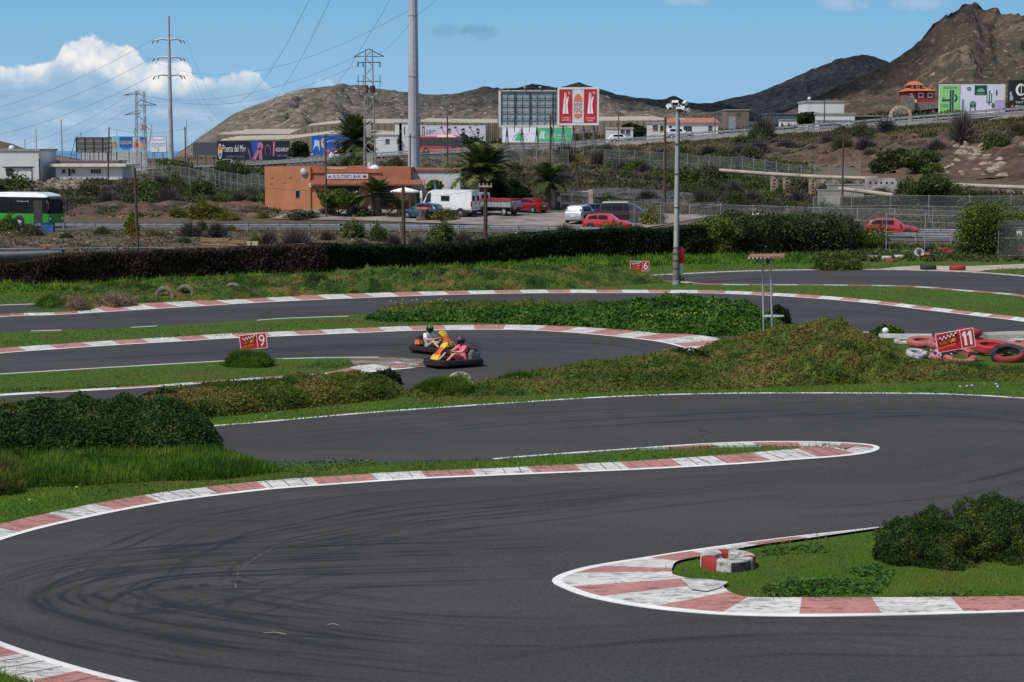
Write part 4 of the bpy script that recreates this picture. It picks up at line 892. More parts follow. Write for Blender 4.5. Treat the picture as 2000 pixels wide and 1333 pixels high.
def strip_on(name, path, w, mat, lift=.05, px=True, label=None, nw=3, step=2.0, flat=None):
    P = np.array([at(a, 290, Y).to_2d() for a, Y in path]); P = crom([p for p in P], 8)
    R, s = resample(P, step); T = np.gradient(R, axis=0); T /= np.linalg.norm(T, axis=1, keepdims=True); N = np.stack([-T[:, 1], T[:, 0]], 1)
    V = []; n = len(R)
    for k in range(nw + 1):
        Q = R + N * (w[0] + (w[1] - w[0]) * k / nw); z = zts(Q[:, 0], Q[:, 1]) + lift
        V += [(a[0], a[1], c) for a, c in zip(Q, z)]
    Fc = [(k * n + i, k * n + i + 1, (k + 1) * n + i + 1, (k + 1) * n + i) for k in range(nw) for i in range(n - 1)]
    me = bpy.data.meshes.new(name); me.from_pydata(V, [], Fc); me.materials.append(mat); me.update()
    if me.polygons[0].normal.z < 0: me.flip_normals()
    o = bpy.data.objects.new(name, me); COL.objects.link(o); o['kind'] = 'structure'; return o
RD = [(_cols[i], _road[i] + .3) for i in range(len(_cols))]
strip_on('road', RD, (0.4, 7.6), m_road, .05)
strip_on('road_line', RD, (.7, .85), m_line, .058, nw=1); strip_on('road_line', RD, (7.1, 7.25), m_line, .058, nw=1); strip_on('road_line', RD, (3.9, 4.0), m_line, .058, nw=1)
MW = [(_cols[i], _K[i][3][0] + .5) for i in range(1, len(_cols))]
strip_on('motorway', MW, (1.0, 22), M('motorway_asphalt', (.16, .155, .15), .9, var=.1), .35, step=4, nw=6)
strip_on('parking_ground', [(560, 179), (800, 176), (1000, 171), (1280, 162)], (-5, 11), M('parking_dirt', (.17, .145, .12), .95, var=.3, scale=.35, col2=(.26, .22, .185)), .09, nw=8)
strip_on('side_road', [(1130, 199), (1230, 194), (1300, 189), (1360, 184), (1440, 178)], (-3.5, 5), m_road, .2, nw=6)
def scatter_cover(name, poly, n, size, mat, label, cat, kind_='blade', w=.1, lean=.6, y0=118, cluster=0, flat=0):
    p = rand_px(poly, n if not cluster else n // cluster)
    P = np.array([tuple(hit(a, b, y0)) for a, b in p])
    if cluster:
        P = np.repeat(P, cluster, 0); P[:, :2] += rng.normal(size=(len(P), 2)) * size * .9; P[:, 2] = zts(P[:, 0], P[:, 1])
    if kind_ == 'blade': T = blades(P - [0, 0, .03], size, w, lean); rn = rng.random(len(T))
    else:
        P[:, 2] += rng.uniform(0, size * 1.2, len(P)); T = leaves(P, size * .5, flat)[:, [0, 1, 2, 0, 2, 3]].reshape(-1, 3, 3); rn = np.repeat(rng.random(len(P)), 2)
    return tag(np_mesh(name, T, 3, mat, rn), label, cat, kind='stuff')
scatter_cover('roadside_scrub', [(-20, 445), (1320, 448), (1320, 500), (900, 500), (600, 505), (-20, 530)], 24000, .22, f_scrub, 'thin dry scrub over the strip between the hedge and the road', 'scrub', w=.16, lean=1.0, cluster=8)
scatter_cover('roadside_grass', [(-20, 452), (1320, 452), (1320, 462), (-20, 460)], 5000, .16, f_yel, 'thin yellowish grass line below the near crash barrier', 'grass', w=.12, lean=.8, cluster=3)
scatter_cover('slope_scrub', [(-20, 320), (430, 330), (560, 320), (800, 300), (1100, 292), (1400, 272), (1420, 430), (1200, 400), (900, 390), (520, 400), (520, 425), (-20, 425)], 90000, .42, f_scrub, 'low grey-green scrub covering the slope between road and motorway', 'scrub', w=.26, lean=1.0, cluster=10, y0=165)
scatter_cover('green_scrub', [(370, 335), (520, 330), (520, 390), (370, 400)], 14000, .5, f_sgreen, 'greener scrub on the slope left of the orange bar', 'scrub', w=.3, lean=1.0, cluster=10, y0=172)
scatter_cover('green_scrub', [(1230, 300), (1560, 290), (1600, 330), (1500, 400), (1380, 395), (1250, 330)], 20000, .45, f_sgreen, 'greener scrub on the slope right of the floodlight mast', 'scrub', w=.3, lean=1.0, cluster=10, y0=160)
scatter_cover('slope_scrub', [(1400, 385), (2000, 375), (2000, 450), (1400, 440)], 26000, .35, f_scrub, 'grey scrub below the raised pipe on the right', 'scrub', w=.25, lean=1.0, cluster=8, y0=146)
scatter_cover('slope_scrub', [(1400, 272), (1700, 252), (2000, 232), (2000, 290), (1850, 275), (1700, 300), (1500, 310), (1400, 330)], 30000, .45, f_scrub, 'scrub along the top of the rocky slope below the motorway', 'scrub', w=.3, lean=1.0, cluster=10, y0=165)
scatter_cover('dry_grass', [(820, 318), (1100, 305), (1400, 285), (2000, 240), (2000, 252), (1400, 300), (1100, 325), (820, 330)], 16000, .5, f_drygrass, 'pale dry grass along the foot of the motorway barrier', 'dry grass', w=.16, lean=.7, cluster=8, y0=180)
scatter_cover('roadside_scrub', [(1330, 470), (2000, 485), (2000, 512), (1600, 512), (1330, 508)], 14000, .35, f_sgreen, 'green weeds between the far lane and the road on the right', 'scrub', w=.2, lean=.9, cluster=6)
scatter_cover('far_scrub', [(300, 316), (560, 304), (820, 290), (1100, 274), (1500, 262), (1800, 236), (2010, 215), (2010, 190), (1700, 222), (1300, 255), (800, 284), (300, 318)], 16000, 1.3, f_scrub, 'dark scrub on the flat ground between the motorway and the hills', 'scrub', w=1.0, lean=1.0, cluster=6, y0=235)
scatter_cover('bank_scrub', [(100, 400), (540, 398), (540, 420), (100, 420)], 9000, .45, f_scrub, 'grey scrub growing over the orange brown bank across the road', 'scrub', w=.28, lean=1.0, cluster=9, y0=172)
# stones
def rocks(name, poly, n, s, mat, label, y0=118, kind='stuff'):
    mb = MB(mat)
    for a, b in rand_px(poly, n):
        p = hit(a, b, y0); r = s * rng.uniform(.3, 1) ** 1.5 * 1.3
        o = len(mb.v); mb.ball((0, 0, 0), r, r * rng.uniform(.5, 1), r * rng.uniform(.35, .8), 6, 4); R = Matrix.Rotation(rng.uniform(0, 6), 3, 'Z') @ Matrix.Rotation(rng.uniform(-.5, .5), 3, 'X')
        for i in range(o, len(mb.v)):
            v = R @ (Vector(mb.v[i]) * rng.uniform(.8, 1.2)); mb.v[i] = (v.x + p.x, v.y + p.y, v.z + p.z + r * .1)
    return tag(mb.build(name), label, 'stones', kind=kind)
m_rockp = M('pale_rock', (.24, .19, .15), .95, var=.3, scale=1.5); m_rockb = M('brown_rock', (.14, .085, .06), .95, var=.4, scale=1.5)
rocks('rocks', [(1650, 265), (1760, 262), (1740, 330), (1560, 325), (1560, 300)], 220, .40, m_rockb, 'brown stones on the bare slope above the raised pipe', 160)
rocks('rocks', [(1860, 270), (2010, 275), (2010, 350), (1840, 345), (1870, 300)], 130, .75, m_rockp, 'pale boulders on the bare slope at the right edge', 160)
rocks('rocks', [(-10, 445), (1300, 450), (1100, 480), (-10, 500)], 330, .14, m_rockp, 'small pale stones strewn below the near crash barrier')
rocks('rocks', [(100, 408), (530, 405), (530, 425), (105, 428)], 420, .28, M('orange_rock', (.20, .095, .05), .95, var=.5, scale=.6), 'orange brown broken rock bank on the far side of the road', 172)
rocks('rocks', [(20, 350), (160, 358), (158, 372), (60, 373), (20, 360)], 420, .6, M('rubble_rock', (.12, .070, .05), .95, var=.5, scale=.7, col2=(.27, .21, .175)), 'heap of brown and grey rubble below the white house', 172)
rocks('rocks', [(520, 392), (700, 398), (680, 410), (460, 410)], 150, .45, m_rockb, 'brown stones along the foot of the orange bar', 172)
dm = M('red_earth', (.062, .036, .024), .98, var=.35, scale=.5, col2=(.115, .070, .048))
def patch(name, poly, mat, lift, y0=120, g=1.2, kind='structure', wob=.3):
    P = np.array([tuple(hit(*p, y0))[:2] for p in poly]); x0, y0_ = P.min(0); x1, y1 = P.max(0)
    X, Y = np.meshgrid(np.arange(x0, x1 + g, g), np.arange(y0_, y1 + g, g)); Z = zts(X.ravel(), Y.ravel()).reshape(X.shape) + lift * np.clip(dpoly(X, Y, P) / 1.5 - .3, -.3, 1)
    Z += vnoise(X, Y, .35, 5.0, 3) * wob * np.clip(dpoly(X, Y, P) / 2, 0, 1)
    ins = inpoly(X, Y, P); V = np.stack([X, Y, Z], 2).reshape(-1, 3); idx = np.arange(X.size).reshape(X.shape); j, i = np.nonzero(ins[:-1, :-1] & ins[1:, 1:] & ins[1:, :-1] & ins[:-1, 1:])
    me = bpy.data.meshes.new(name); me.from_pydata(V.tolist(), [], [(idx[a, b], idx[a, b + 1], idx[a + 1, b + 1], idx[a + 1, b]) for a, b in zip(j, i)]); me.materials.append(mat)
    me.polygons.foreach_set('use_smooth', [True] * len(me.polygons)); me.update(); o = bpy.data.objects.new(name, me); COL.objects.link(o); o['kind'] = kind; return o
patch('bare_slope', [(1460, 290), (1560, 282), (1680, 268), (1760, 262), (1900, 258), (2060, 262), (2060, 352), (1850, 352), (1700, 342), (1560, 332), (1440, 312)], dm, .25, 160, 1.0, wob=.9)
patch('bare_slope', [(105, 400), (250, 396), (420, 398), (540, 402), (540, 428), (105, 430)], dm, .2, 172, .8, wob=.8)
# shrubs one can tell apart on the slopes
def shrub_mesh(kind, seed):
    n = {'leaf': 1500, 'twig': 1300, 'grass': 900}[kind]
    d = rng.normal(size=(n, 3)); d /= np.linalg.norm(d, axis=1, keepdims=True); d[:, 2] = np.abs(d[:, 2])
    lum = np.array([mnoise.fractal(Vector(v * 1.7) + Vector((seed * 3.1, seed, 0)), .8, 2, 3) for v in d])
    if kind == 'leaf':
        P = d * ((1 + .38 * lum) * rng.uniform(.5, 1.03, n))[:, None]; T = leaves(P, .085)[:, [0, 1, 2, 0, 2, 3]].reshape(-1, 3, 3); rn = np.repeat(rng.random(n), 2)
    elif kind == 'twig':
        s = d * (rng.uniform(0, .55, n))[:, None]; e = d * ((1 + .25 * lum) * rng.uniform(.75, 1.08, n))[:, None] + rng.normal(size=(n, 3)) * .1
        e[:, 2] = np.abs(e[:, 2]); w = rng.normal(size=(n, 3)) * .022; T = np.stack([s - w, s + w, e], 1); rn = rng.random(n)
    else:
        P = rng.normal(size=(n, 3)) * [.3, .3, 0]; T = blades(P, .9, .07, .55); rn = rng.random(n)
    return T, rn
_sh = {}
def shrub(px, pb, w, h, mat, kind, label, cat='shrub', group=None, y0=118, name='shrub', Y=None):
    key = (kind, mat.name, int(rng.integers(0, 2)))
    if key not in _sh:
        T, rn = shrub_mesh(kind, len(_sh) + 1); o = np_mesh(name, T, 3, mat, rn); _sh[key] = o.data; COL.objects.unlink(o); bpy.data.objects.remove(o)
    p = hit(px, pb, y0) if Y is None else onT(px, Y)
    o = bpy.data.objects.new(name, _sh[key]); COL.objects.link(o); sc = p.y / F
    o.location = (p.x, p.y, p.z - .05); o.scale = (w * sc / 2, w * sc / 2 * .9, h * sc); o.rotation_euler = (0, 0, rng.uniform(0, 6.2))
    return tag(o, label, cat, group)
near_sh = 'shrubs in the strip between the hedge and the road'
for a in [(258, 462, 30, 48, f_yel, 'leaf', 'bright yellow-green bush against the foot of the leftmost wooden pole'), (200, 458, 36, 16, f_scrub, 'leaf', 'low olive shrub under the barrier left of the leftmost wooden pole'),
          (300, 462, 50, 18, f_drygrass, 'grass', 'low tawny grass tuft right of the leftmost wooden pole'), (372, 462, 60, 30, f_grey, 'twig', 'grey twiggy shrub behind the pallets at their left end'), (395, 452, 26, 22, f_sgreen, 'leaf', 'small green bush touching the barrier above the pallets'),
          (425, 464, 55, 34, f_grey, 'twig', 'dark grey twiggy shrub just above the pallets'), (500, 482, 26, 24, f_yel, 'leaf', 'yellow-green bush right of the pale crate'), (525, 480, 46, 32, f_grey, 'twig', 'grey twiggy shrub right of the pallets'),
          (580, 486, 84, 42, f_grey, 'twig', 'widest grey twiggy shrub in the roadside strip'), (360, 475, 30, 12, f_sgreen, 'leaf', 'low dark green tuft left of the pallets'), (690, 465, 56, 34, f_sgreen, 'leaf', 'dark green shrub under the barrier left of the brown pole'),
          (740, 472, 44, 34, f_sgreen, 'leaf', 'brighter green shrub close left of the brown pole'), (770, 478, 40, 24, f_grey, 'twig', 'grey shrub at the foot of the brown pole'), (700, 486, 56, 18, f_scrub, 'leaf', 'low olive shrub near the hedge top left of the brown pole'),
          (863, 474, 60, 44, f_sgreen, 'leaf', 'tall mixed green shrub midway between the brown pole and the pole with the crossarm'), (905, 478, 46, 28, f_grey, 'twig', 'grey shrub left of the pole with the crossarm'), (815, 482, 50, 22, f_grey, 'twig', 'low grey shrub right of the brown pole'),
          (1020, 468, 34, 18, f_yel, 'leaf', 'small yellow-green shrub right of the pole with the crossarm'), (980, 474, 44, 16, f_scrub, 'leaf', 'flat olive shrub just right of the pole with the crossarm'), (1105, 466, 60, 30, f_grey, 'twig', 'grey dry bush below the white estate car'),
          (1190, 458, 60, 24, f_yel, 'leaf', 'yellow-green shrub in front of the bright red hatchback'), (1240, 458, 60, 18, f_sgreen, 'leaf', 'green shrub under the barrier end beside the hedge'), (60, 462, 46, 26, f_scrub, 'leaf', 'dull olive bush below the green bus'),
          (15, 452, 50, 30, f_sgreen, 'leaf', 'dark green bush at the left edge below the bus'), (640, 470, 40, 20, f_grey, 'twig', 'small grey shrub left of the dark green one under the barrier'), (130, 466, 30, 12, f_scrub, 'leaf', 'tiny olive tuft right of the blue barrel'), (450, 452, 24, 12, f_yel, 'leaf', 'tiny yellow tuft under the barrier above the pallets')]:
    shrub(*a, group=near_sh)
sl = 'shrubs on the slope between the road and the motorway'
for a in [(30, 372, 90, 28, f_sgreen, 'leaf', 'wide green bush on the slope above the bus'), (175, 385, 60, 26, f_scrub, 'leaf', 'grey-green bush right of the rubble heap'), (215, 396, 60, 24, f_grey, 'twig', 'grey bush between the rubble heap and the leftmost wooden pole'),
          (330, 402, 60, 40, f_grey, 'twig', 'dark grey bush on the bank left of the yellow-green bushes'), (290, 390, 60, 40, f_sgreen, 'leaf', 'dark green bush behind the leftmost wooden pole'), (345, 425, 44, 20, f_yel, 'leaf', 'smaller yellow-green bush on the bank beyond the road'),
          (400, 425, 90, 30, f_yel, 'leaf', 'wider yellow-green bush on the bank beyond the road'), (392, 385, 60, 36, f_sgreen, 'leaf', 'green bush under the wooden pole beside the dark hoarding'), (445, 430, 50, 16, f_yel, 'leaf', 'low yellow bush by the road left of the bar'),
          (470, 396, 60, 24, f_grey, 'twig', 'grey shrub on the stones left of the bar'), (530, 398, 60, 34, f_sgreen, 'leaf', 'green bush at the left corner of the orange bar'), (512, 426, 36, 12, f_yel, 'leaf', 'yellowish tuft on the road verge below the left corner of the bar'),
          (560, 400, 40, 14, f_scrub, 'leaf', 'low olive shrub at the foot of the orange wall'), (590, 428, 80, 18, f_scrub, 'leaf', 'flat grey-green shrub on the verge below the bar'), (640, 420, 46, 18, f_grey, 'twig', 'small brown shrub below the big bush by the bar'),
          (700, 424, 60, 20, f_sgreen, 'leaf', 'green shrub below the closed parasol'), (868, 430, 70, 22, f_yel, 'leaf', 'yellow-green shrub beside the teal car'), (690, 332, 60, 30, f_sgreen, 'leaf', 'bright green bush rising behind the bar roof'),
          (655, 330, 60, 18, f_scrub, 'leaf', 'olive bush behind the bar roof at its left'), (770, 330, 60, 22, f_scrub, 'leaf', 'olive bush behind the bar roof beside the thick grey mast'), (1205, 325, 50, 26, f_sgreen, 'leaf', 'dark green bush on the slope right of the red billboard legs'),
          (1240, 330, 60, 18, f_sgreen, 'leaf', 'lighter low bush on the slope right of the red billboard legs'), (1295, 312, 50, 22, f_grey, 'twig', 'grey shrub on the slope by the tall dark pole'), (1345, 312, 40, 18, f_drygrass, 'grass', 'golden grass tuft right of the floodlight mast'),
          (1385, 372, 70, 26, f_sgreen, 'leaf', 'bright green shrub beyond the fence right of the mast'), (1340, 350, 80, 22, f_sgreen, 'leaf', 'spreading green shrub beyond the fence behind the mast'), (1440, 405, 50, 26, f_sgreen, 'leaf', 'round dark bush beside the fence brace'),
          (1490, 275, 70, 50, f_grey, 'twig', 'grey twiggy tree overlapping the motorway barrier'), (1395, 352, 66, 30, f_grey, 'twig', 'blue-grey shrub just left of where the pipe starts'), (1385, 300, 60, 16, f_grey, 'twig', 'small grey shrub high on the slope right of the mast'),
          (1450, 300, 60, 18, f_grey, 'twig', 'grey shrub on the upper slope left of the bare earth'), (1535, 292, 70, 20, f_grey, 'twig', 'grey shrub at the top left of the bare earth'), (1690, 295, 60, 30, f_grey, 'twig', 'grey shrub right of the tall pole on the bare slope'),
          (1880, 282, 60, 64, f_grey, 'twig', 'dark bare bush standing up against the motorway barrier'), (1830, 300, 60, 30, f_grey, 'twig', 'brownish shrub left of the dark bare bush'), (1955, 288, 70, 26, f_grey, 'twig', 'grey shrub above the pale boulders'),
          (1275, 440, 50, 40, f_yel, 'leaf', 'yellow-green bush right of the maroon van'), (1325, 415, 60, 22, f_drygrass, 'grass', 'dry grass tuft behind the maroon van'), (1265, 392, 60, 22, f_grey, 'twig', 'dead brown brush behind the maroon van'),
          (1100, 358, 60, 22, f_grey, 'twig', 'bare brown brush right of the palm by the gate'), (1188, 400, 34, 20, f_sgreen, 'leaf', 'small green shrub right of the gate brace'), (1660, 430, 40, 12, f_grey, 'twig', 'low dark shrub behind the right-hand barrier'),
          (1560, 395, 50, 24, f_grey, 'twig', 'grey shrub under the raised pipe'), (1620, 388, 50, 16, f_sgreen, 'leaf', 'green shrub in front of the concrete block wall'), (1800, 402, 90, 34, f_sgreen, 'leaf', 'wide blue-green shrub below the bushy tree'), (1900, 400, 90, 20, f_sgreen, 'leaf', 'green scrub bush under the right end of the pipe'), (1960, 410, 60, 22, f_sgreen, 'leaf', 'green shrub at the right edge under the pipe')]:
    shrub(*a, group=sl, y0=147)
for i in range(110):
    px, pb = rand_px([(-10, 385), (330, 340), (520, 335), (800, 316), (1100, 300), (1400, 282), (1900, 250), (2010, 262), (2010, 300), (1500, 330), (1560, 400), (1380, 395), (1100, 345), (800, 318), (520, 350), (500, 405), (-10, 408)] if i % 3 else [(1330, 350), (1600, 360), (2000, 385), (2000, 430), (1330, 410)], 1)[0]
    w = rng.uniform(22, 60); k = i % 4; shrub(px, pb, w, w * rng.uniform(.38, .65), (f_scrub, f_grey, f_sgreen, f_scrub)[k], ('leaf', 'twig', 'leaf', 'grass')[k], ('small olive shrub, one of many alike dotted over the slope', 'small grey twiggy shrub, one of many alike dotted over the slope', 'small green shrub, one of many alike dotted over the slope', 'small dry grass tussock, one of many alike dotted over the slope')[k], group=('small olive shrubs', 'small grey shrubs', 'small green shrubs', 'small grass tussocks')[k] + ' dotted over the slope', y0=150)
# ================================================================ TREES AND PALMS
def tree(px, pb, w, h, mat, label, cat='tree', name='tree', n=2600, leaf=.12, trunk=.35, Y=None, y0=118, depth=None, squash=.5, group=None, lumps=7, tk=None):
    p = hit(px, pb, y0) if Y is None else onT(px, Y); sc = p.y / F; R = w * sc / 2; Ht = h * sc
    r = empty(name, (p.x, p.y, p.z - .05), 0, label, cat, group)
    tb = MB(tk or m_wood); th = Ht * trunk; tb.tube([(0, 0, -.2), (.03 * Ht, 0, th * .5), (0, .02 * Ht, th), (0, 0, Ht * .75)], [Ht * .035, Ht * .03, Ht * .024, Ht * .008], 7)
    for k in range(5):
        a = k * 2.4; tb.tube([(0, 0, th * .8), (math.cos(a) * R * .3, math.sin(a) * R * .3, th + Ht * .15), (math.cos(a) * R * .6, math.sin(a) * R * .6, th + Ht * .3)], [Ht * .018, Ht * .012, Ht * .005], 5)
    tb.build('trunk', r, smooth=60)
    C = []
    zc = (th * .8 + Ht) / 2; hz = (Ht - th * .8) / 2
    for k in range(lumps):
        c = rng.normal(size=3); c /= np.linalg.norm(c); c = c * [R * .58, R * .58 * .9, hz * .55] * rng.uniform(.6, 1); c[2] += zc
        if trunk <= .06: c[2] = hz * rng.uniform(.25, 1.45)
        m = n // lumps; d = rng.normal(size=(m, 3)); d /= np.linalg.norm(d, axis=1, keepdims=True)
        rr = rng.uniform(.35, 1.0, (m, 1)) ** .5 * rng.uniform(.42, .58); C.append(c + d * rr * [R, R, hz])
    C = np.concatenate(C); T = leaves(C, leaf)[:, [0, 1, 2, 0, 2, 3]].reshape(-1, 3, 3)
    np_mesh('crown', T, 3, mat, np.repeat(rng.random(len(C)), 2), parent=r)
    return r
f_tree = FM('tree_leaf', (.012, .024, .008), (.020, .042, .011), (.045, .068, .018), .5, .5); f_will = FM('willow_leaf', (.032, .058, .010), (.068, .115, .018), (.15, .185, .034), .8, .5); f_palm = FM('palm_leaf', (.030, .050, .015), (.060, .085, .026), (.15, .15, .05), .5, .6)
f_dkscrub = FM('dark_scrub_leaf', (.020, .027, .011), (.040, .052, .018), (.085, .095, .036), .7, .5)
tree(587, 306, 50, 46, f_tree, 'dark green tree at the right end of the long dark billboard', n=2600, leaf=.30, Y=402, trunk=.2)
tree(1231, 256, 68, 42, f_tree, 'rounded dark green tree behind the motorway right of the red billboard', n=3000, leaf=.28, Y=330, trunk=.2)
tree(1579, 240, 58, 40, f_tree, 'dark green tree left of the white flat-roofed house', n=2600, leaf=.25, Y=295, trunk=.15)
tree(660, 420, 96, 58, f_will, 'large olive green bush in front of the bar terrace', 'bush', 'large_bush', n=5000, leaf=.13, Y=177, trunk=.12)
tree(817, 352, 26, 42, FM('fig_leaf', (.02, .055, .012), (.04, .10, .02), (.07, .15, .035), 1, .5), 'small tree with two clipped green balls of leaves beside the bar', n=1600, leaf=.14, Y=183, trunk=.3, lumps=4)
tree(852, 392, 50, 58, f_will, 'pale broad-leaved tree behind the white van', n=1400, leaf=.18, Y=186, trunk=.3, lumps=6)
tree(985, 402, 90, 70, f_tree, 'dark mixed trees behind the dark red saloon', 'trees', n=4200, leaf=.17, Y=189, trunk=.15)
tree(1015, 402, 70, 44, f_will, 'brighter green shrubby tree behind the dark red saloon', n=2200, leaf=.15, Y=187, trunk=.15)
tree(1385, 512, 150, 96, f_will, 'bright green willowy bush just right of the floodlight mast', 'bush', 'large_bush', n=17000, leaf=.10, Y=128, trunk=.05, lumps=22)
tree(1475, 508, 170, 98, f_dkscrub, 'dark olive thicket right of the willowy bush', 'thicket', 'large_bush', n=17000, leaf=.10, Y=131, trunk=.05, lumps=22)
tree(1585, 505, 220, 90, f_dkscrub, 'broad dark brownish thicket behind the marshal stand roof', 'thicket', 'large_bush', n=20000, leaf=.10, Y=133, trunk=.05, lumps=26)
tree(1530, 478, 240, 74, f_will, 'olive green crowns rising behind the dark thickets', 'bush', 'large_bush', n=14000, leaf=.11, Y=138, trunk=.05, lumps=22)
tree(1690, 505, 130, 50, f_will, 'low green bush in front of the red car on the right', 'bush', 'large_bush', n=6500, leaf=.09, Y=134, trunk=.05, lumps=12)
tree(1935, 514, 150, 116, f_will, 'tall green bush at the right edge beside the red block hut', 'bush', 'large_bush', n=22000, leaf=.09, Y=129, trunk=.05, lumps=26)
tree(2010, 480, 160, 76, f_will, 'green bush behind the red block hut', 'bush', 'large_bush', n=9000, leaf=.10, Y=136, trunk=.05, lumps=14)
tree(1812, 385, 105, 72, f_sgreen, 'feathery green tree in front of the gap in the raised pipe', n=6000, leaf=.13, Y=166, trunk=.15, lumps=12)
tree(1740, 320, 90, 60, f_dkscrub, 'olive bush on the bare slope left of the greener one', 'bush', 'large_bush', n=3600, leaf=.16, Y=198, trunk=.05)
tree(1800, 318, 110, 60, f_sgreen, 'greener bush on the bare slope above the feathery tree', 'bush', 'large_bush', n=4200, leaf=.16, Y=194, trunk=.05)
tree(1865, 240, 110, 24, FM('lime_bush', (.06, .10, .012), (.10, .16, .018), (.16, .2, .03), .5, .5), 'bright lime green bush under the green cactus billboard', 'bush', 'large_bush', n=2200, leaf=.2, Y=262, trunk=.05)
tree(930, 290, 70, 36, f_tree, 'dark tree behind the right end of the portrait billboard', n=1500, leaf=.26, Y=372, trunk=.1)
tree(1620, 248, 60, 14, f_tree, 'low dark shrub before the white flat-roofed house', 'shrub', 'large_bush', n=900, leaf=.2, Y=285, trunk=.05)
bush('ball_bush', 1633, 527, 94, 32, 1.1, f_will, 'clipped ball-shaped green bush at the far side of the upper lane', n=6000, leaf=.06)
tree(330, 340, 110, 34, f_sgreen, 'wide green bush below the grey pylon', 'bush', 'large_bush', n=2200, leaf=.22, Y=330, trunk=.05)
tree(430, 338, 60, 28, f_sgreen, 'green bush below the left end of the long dark billboard', 'bush', 'large_bush', n=1500, leaf=.22, Y=330, trunk=.05)
def palm(px, pb, span, h, trunk_h, label, nf=46, Y=None, droop=1.0, tr=.028, seed=0, skirt=.0, group=None):
    p = hit(px, pb, 118) if Y is None else onT(px, Y); sc = p.y / F; L = span * sc / 2 * 1.25; Ht = trunk_h * sc; tot = h * sc
    r = empty('palm_tree', (p.x, p.y, p.z - .05), 0, label, 'palm tree', group)
    tb = MB(M('palm_trunk', (.085, .065, .048), .95, var=.4, scale=3)); R = max(.22, tr * tot)
    prof = [(R * 1.15, -.3)]; k = int(Ht / .25) + 1
    for i in range(k): prof += [(R * (1.0 if i % 2 else 1.14), Ht * i / k)]
    prof += [(R * 1.5, Ht), (R * 1.1, Ht + R), (0.01, Ht + R * 1.6)]; tb.lathe(prof, n=12); tb.build('trunk', r, smooth=40)
    T = []
    for i in range(nf):
        a = i * 2.39996 + rng.uniform(-.2, .2); e0 = math.radians(rng.uniform(-5 - 25 * skirt, 80) if i > 6 else rng.uniform(60, 88)); l = L * rng.uniform(.82, 1.05); m = 26
        pos = np.array([math.cos(a) * R * .5, math.sin(a) * R * .5, Ht + R]); e = e0; prev = pos.copy(); vert = tot - Ht
        for j in range(m):
            d = np.array([math.cos(a) * math.cos(e), math.sin(a) * math.cos(e), math.sin(e)]); pos = pos + d * l / m
            e -= (math.radians(70) * droop) / m * (.4 + 1.2 * j / m)
            s = np.cross(d, [0, 0, 1]); s /= np.linalg.norm(s) + 1e-6; up = np.cross(s, d); t = (j + 1) / m; ll = l * .30 * math.sin(PI * min(.97, t * .85 + .12)) ** .8
            w = l / m * 1.5
            for sg in (-1, 1):
                tip = pos + s * sg * ll * .8 + d * ll * .55 + up * ll * rng.uniform(-.25, .1); T.append([pos - d * w * .5, pos + d * w * .5, tip])
            T.append([prev + s * .02, prev - s * .02, pos]); prev = pos.copy()
    T = np.array(T); np_mesh('crown', T, 3, f_palm, np.repeat(rng.random(nf), 26 * 3)[:len(T)] * .6 + rng.random(len(T)) * .4, parent=r); return r
palm(943, 404, 128, 118, 64, 'tall palm tree behind the pole with the crossarm', 64, Y=184, tr=.05)
palm(1071, 410, 82, 86, 48, 'palm tree beside the metal gate', 50, Y=186, tr=.06)
palm(736, 412, 74, 72, 34, 'stout palm tree in front of the bar terrace', 42, Y=177, tr=.11, droop=.9)
palm(780, 418, 52, 50, 14, 'small bright palm left of the white van', 26, Y=176, tr=.03)
palm(833, 426, 34, 26, 4, 'tiny young palm behind the red banner', 18, Y=173, tr=.03)
palm(693, 308, 84, 74, 36, 'dense dark palm tree in front of the blue mural wall', 120, Y=366, tr=.07, skirt=1.4, droop=.45)
# ================================================================ ROADSIDE STRUCTURES
def guardrail(path, spacing, label, h=.72, name='crash_barrier', lift=0, two=False):
    P = crom([at(a, 290, Y).to_2d() for a, Y in path], 8); R, s = resample(P, 1.5); z = zts(R[:, 0], R[:, 1]) + lift
    o0 = Vector((R[0][0], R[0][1], z[0])); r = empty(name, o0, 0, label, 'crash barrier')
    T = np.gradient(R, axis=0); T /= np.linalg.norm(T, axis=1, keepdims=True); N = np.stack([T[:, 1], -T[:, 0]], 1)
    prof = [(0, .14), (.045, .115), (.045, .05), (0, .02), (.0, -.02), (.045, -.05), (.045, -.115), (0, -.14)]
    mb = MB(m_galv); V = []; m = len(prof); n = len(R)
    for i in range(n):
        for a, b in prof: V.append((R[i][0] - N[i][0] * (a + .06) - o0.x, R[i][1] - N[i][1] * (a + .06) - o0.y, z[i] + h - .16 + b - o0.z))
    mb.add(V, [(i * m + k, (i + 1) * m + k, (i + 1) * m + k + 1, i * m + k + 1) for i in range(n - 1) for k in range(m - 1)])
    if two:
        V2 = [(x, y, q - .46) for x, y, q in V]; mb.add(V2, [(i * m + k, (i + 1) * m + k, (i + 1) * m + k + 1, i * m + k + 1) for i in range(n - 1) for k in range(m - 1)])
    mb.build('rail', r)
    pb = MB(m_galv); pb.b2(-.05, -.03, -.35, .05, .05, h); p0 = pb.build('post', r); first = True
    Q, _ = resample(R, spacing); zq = zts(Q[:, 0], Q[:, 1]) + lift
    for i, (x, y) in enumerate(Q[:100]):
        o = p0 if i == 0 else p0.copy()
        if i: COL.objects.link(o); o.parent = r
        o.location = (x - o0.x, y - o0.y, zq[i] - o0.z)
    return r
guardrail([(60, 160), (300, 159.6), (700, 158.6), (1000, 154.5), (1310, 149)], 2.7, 'long galvanised crash barrier along the near side of the road')
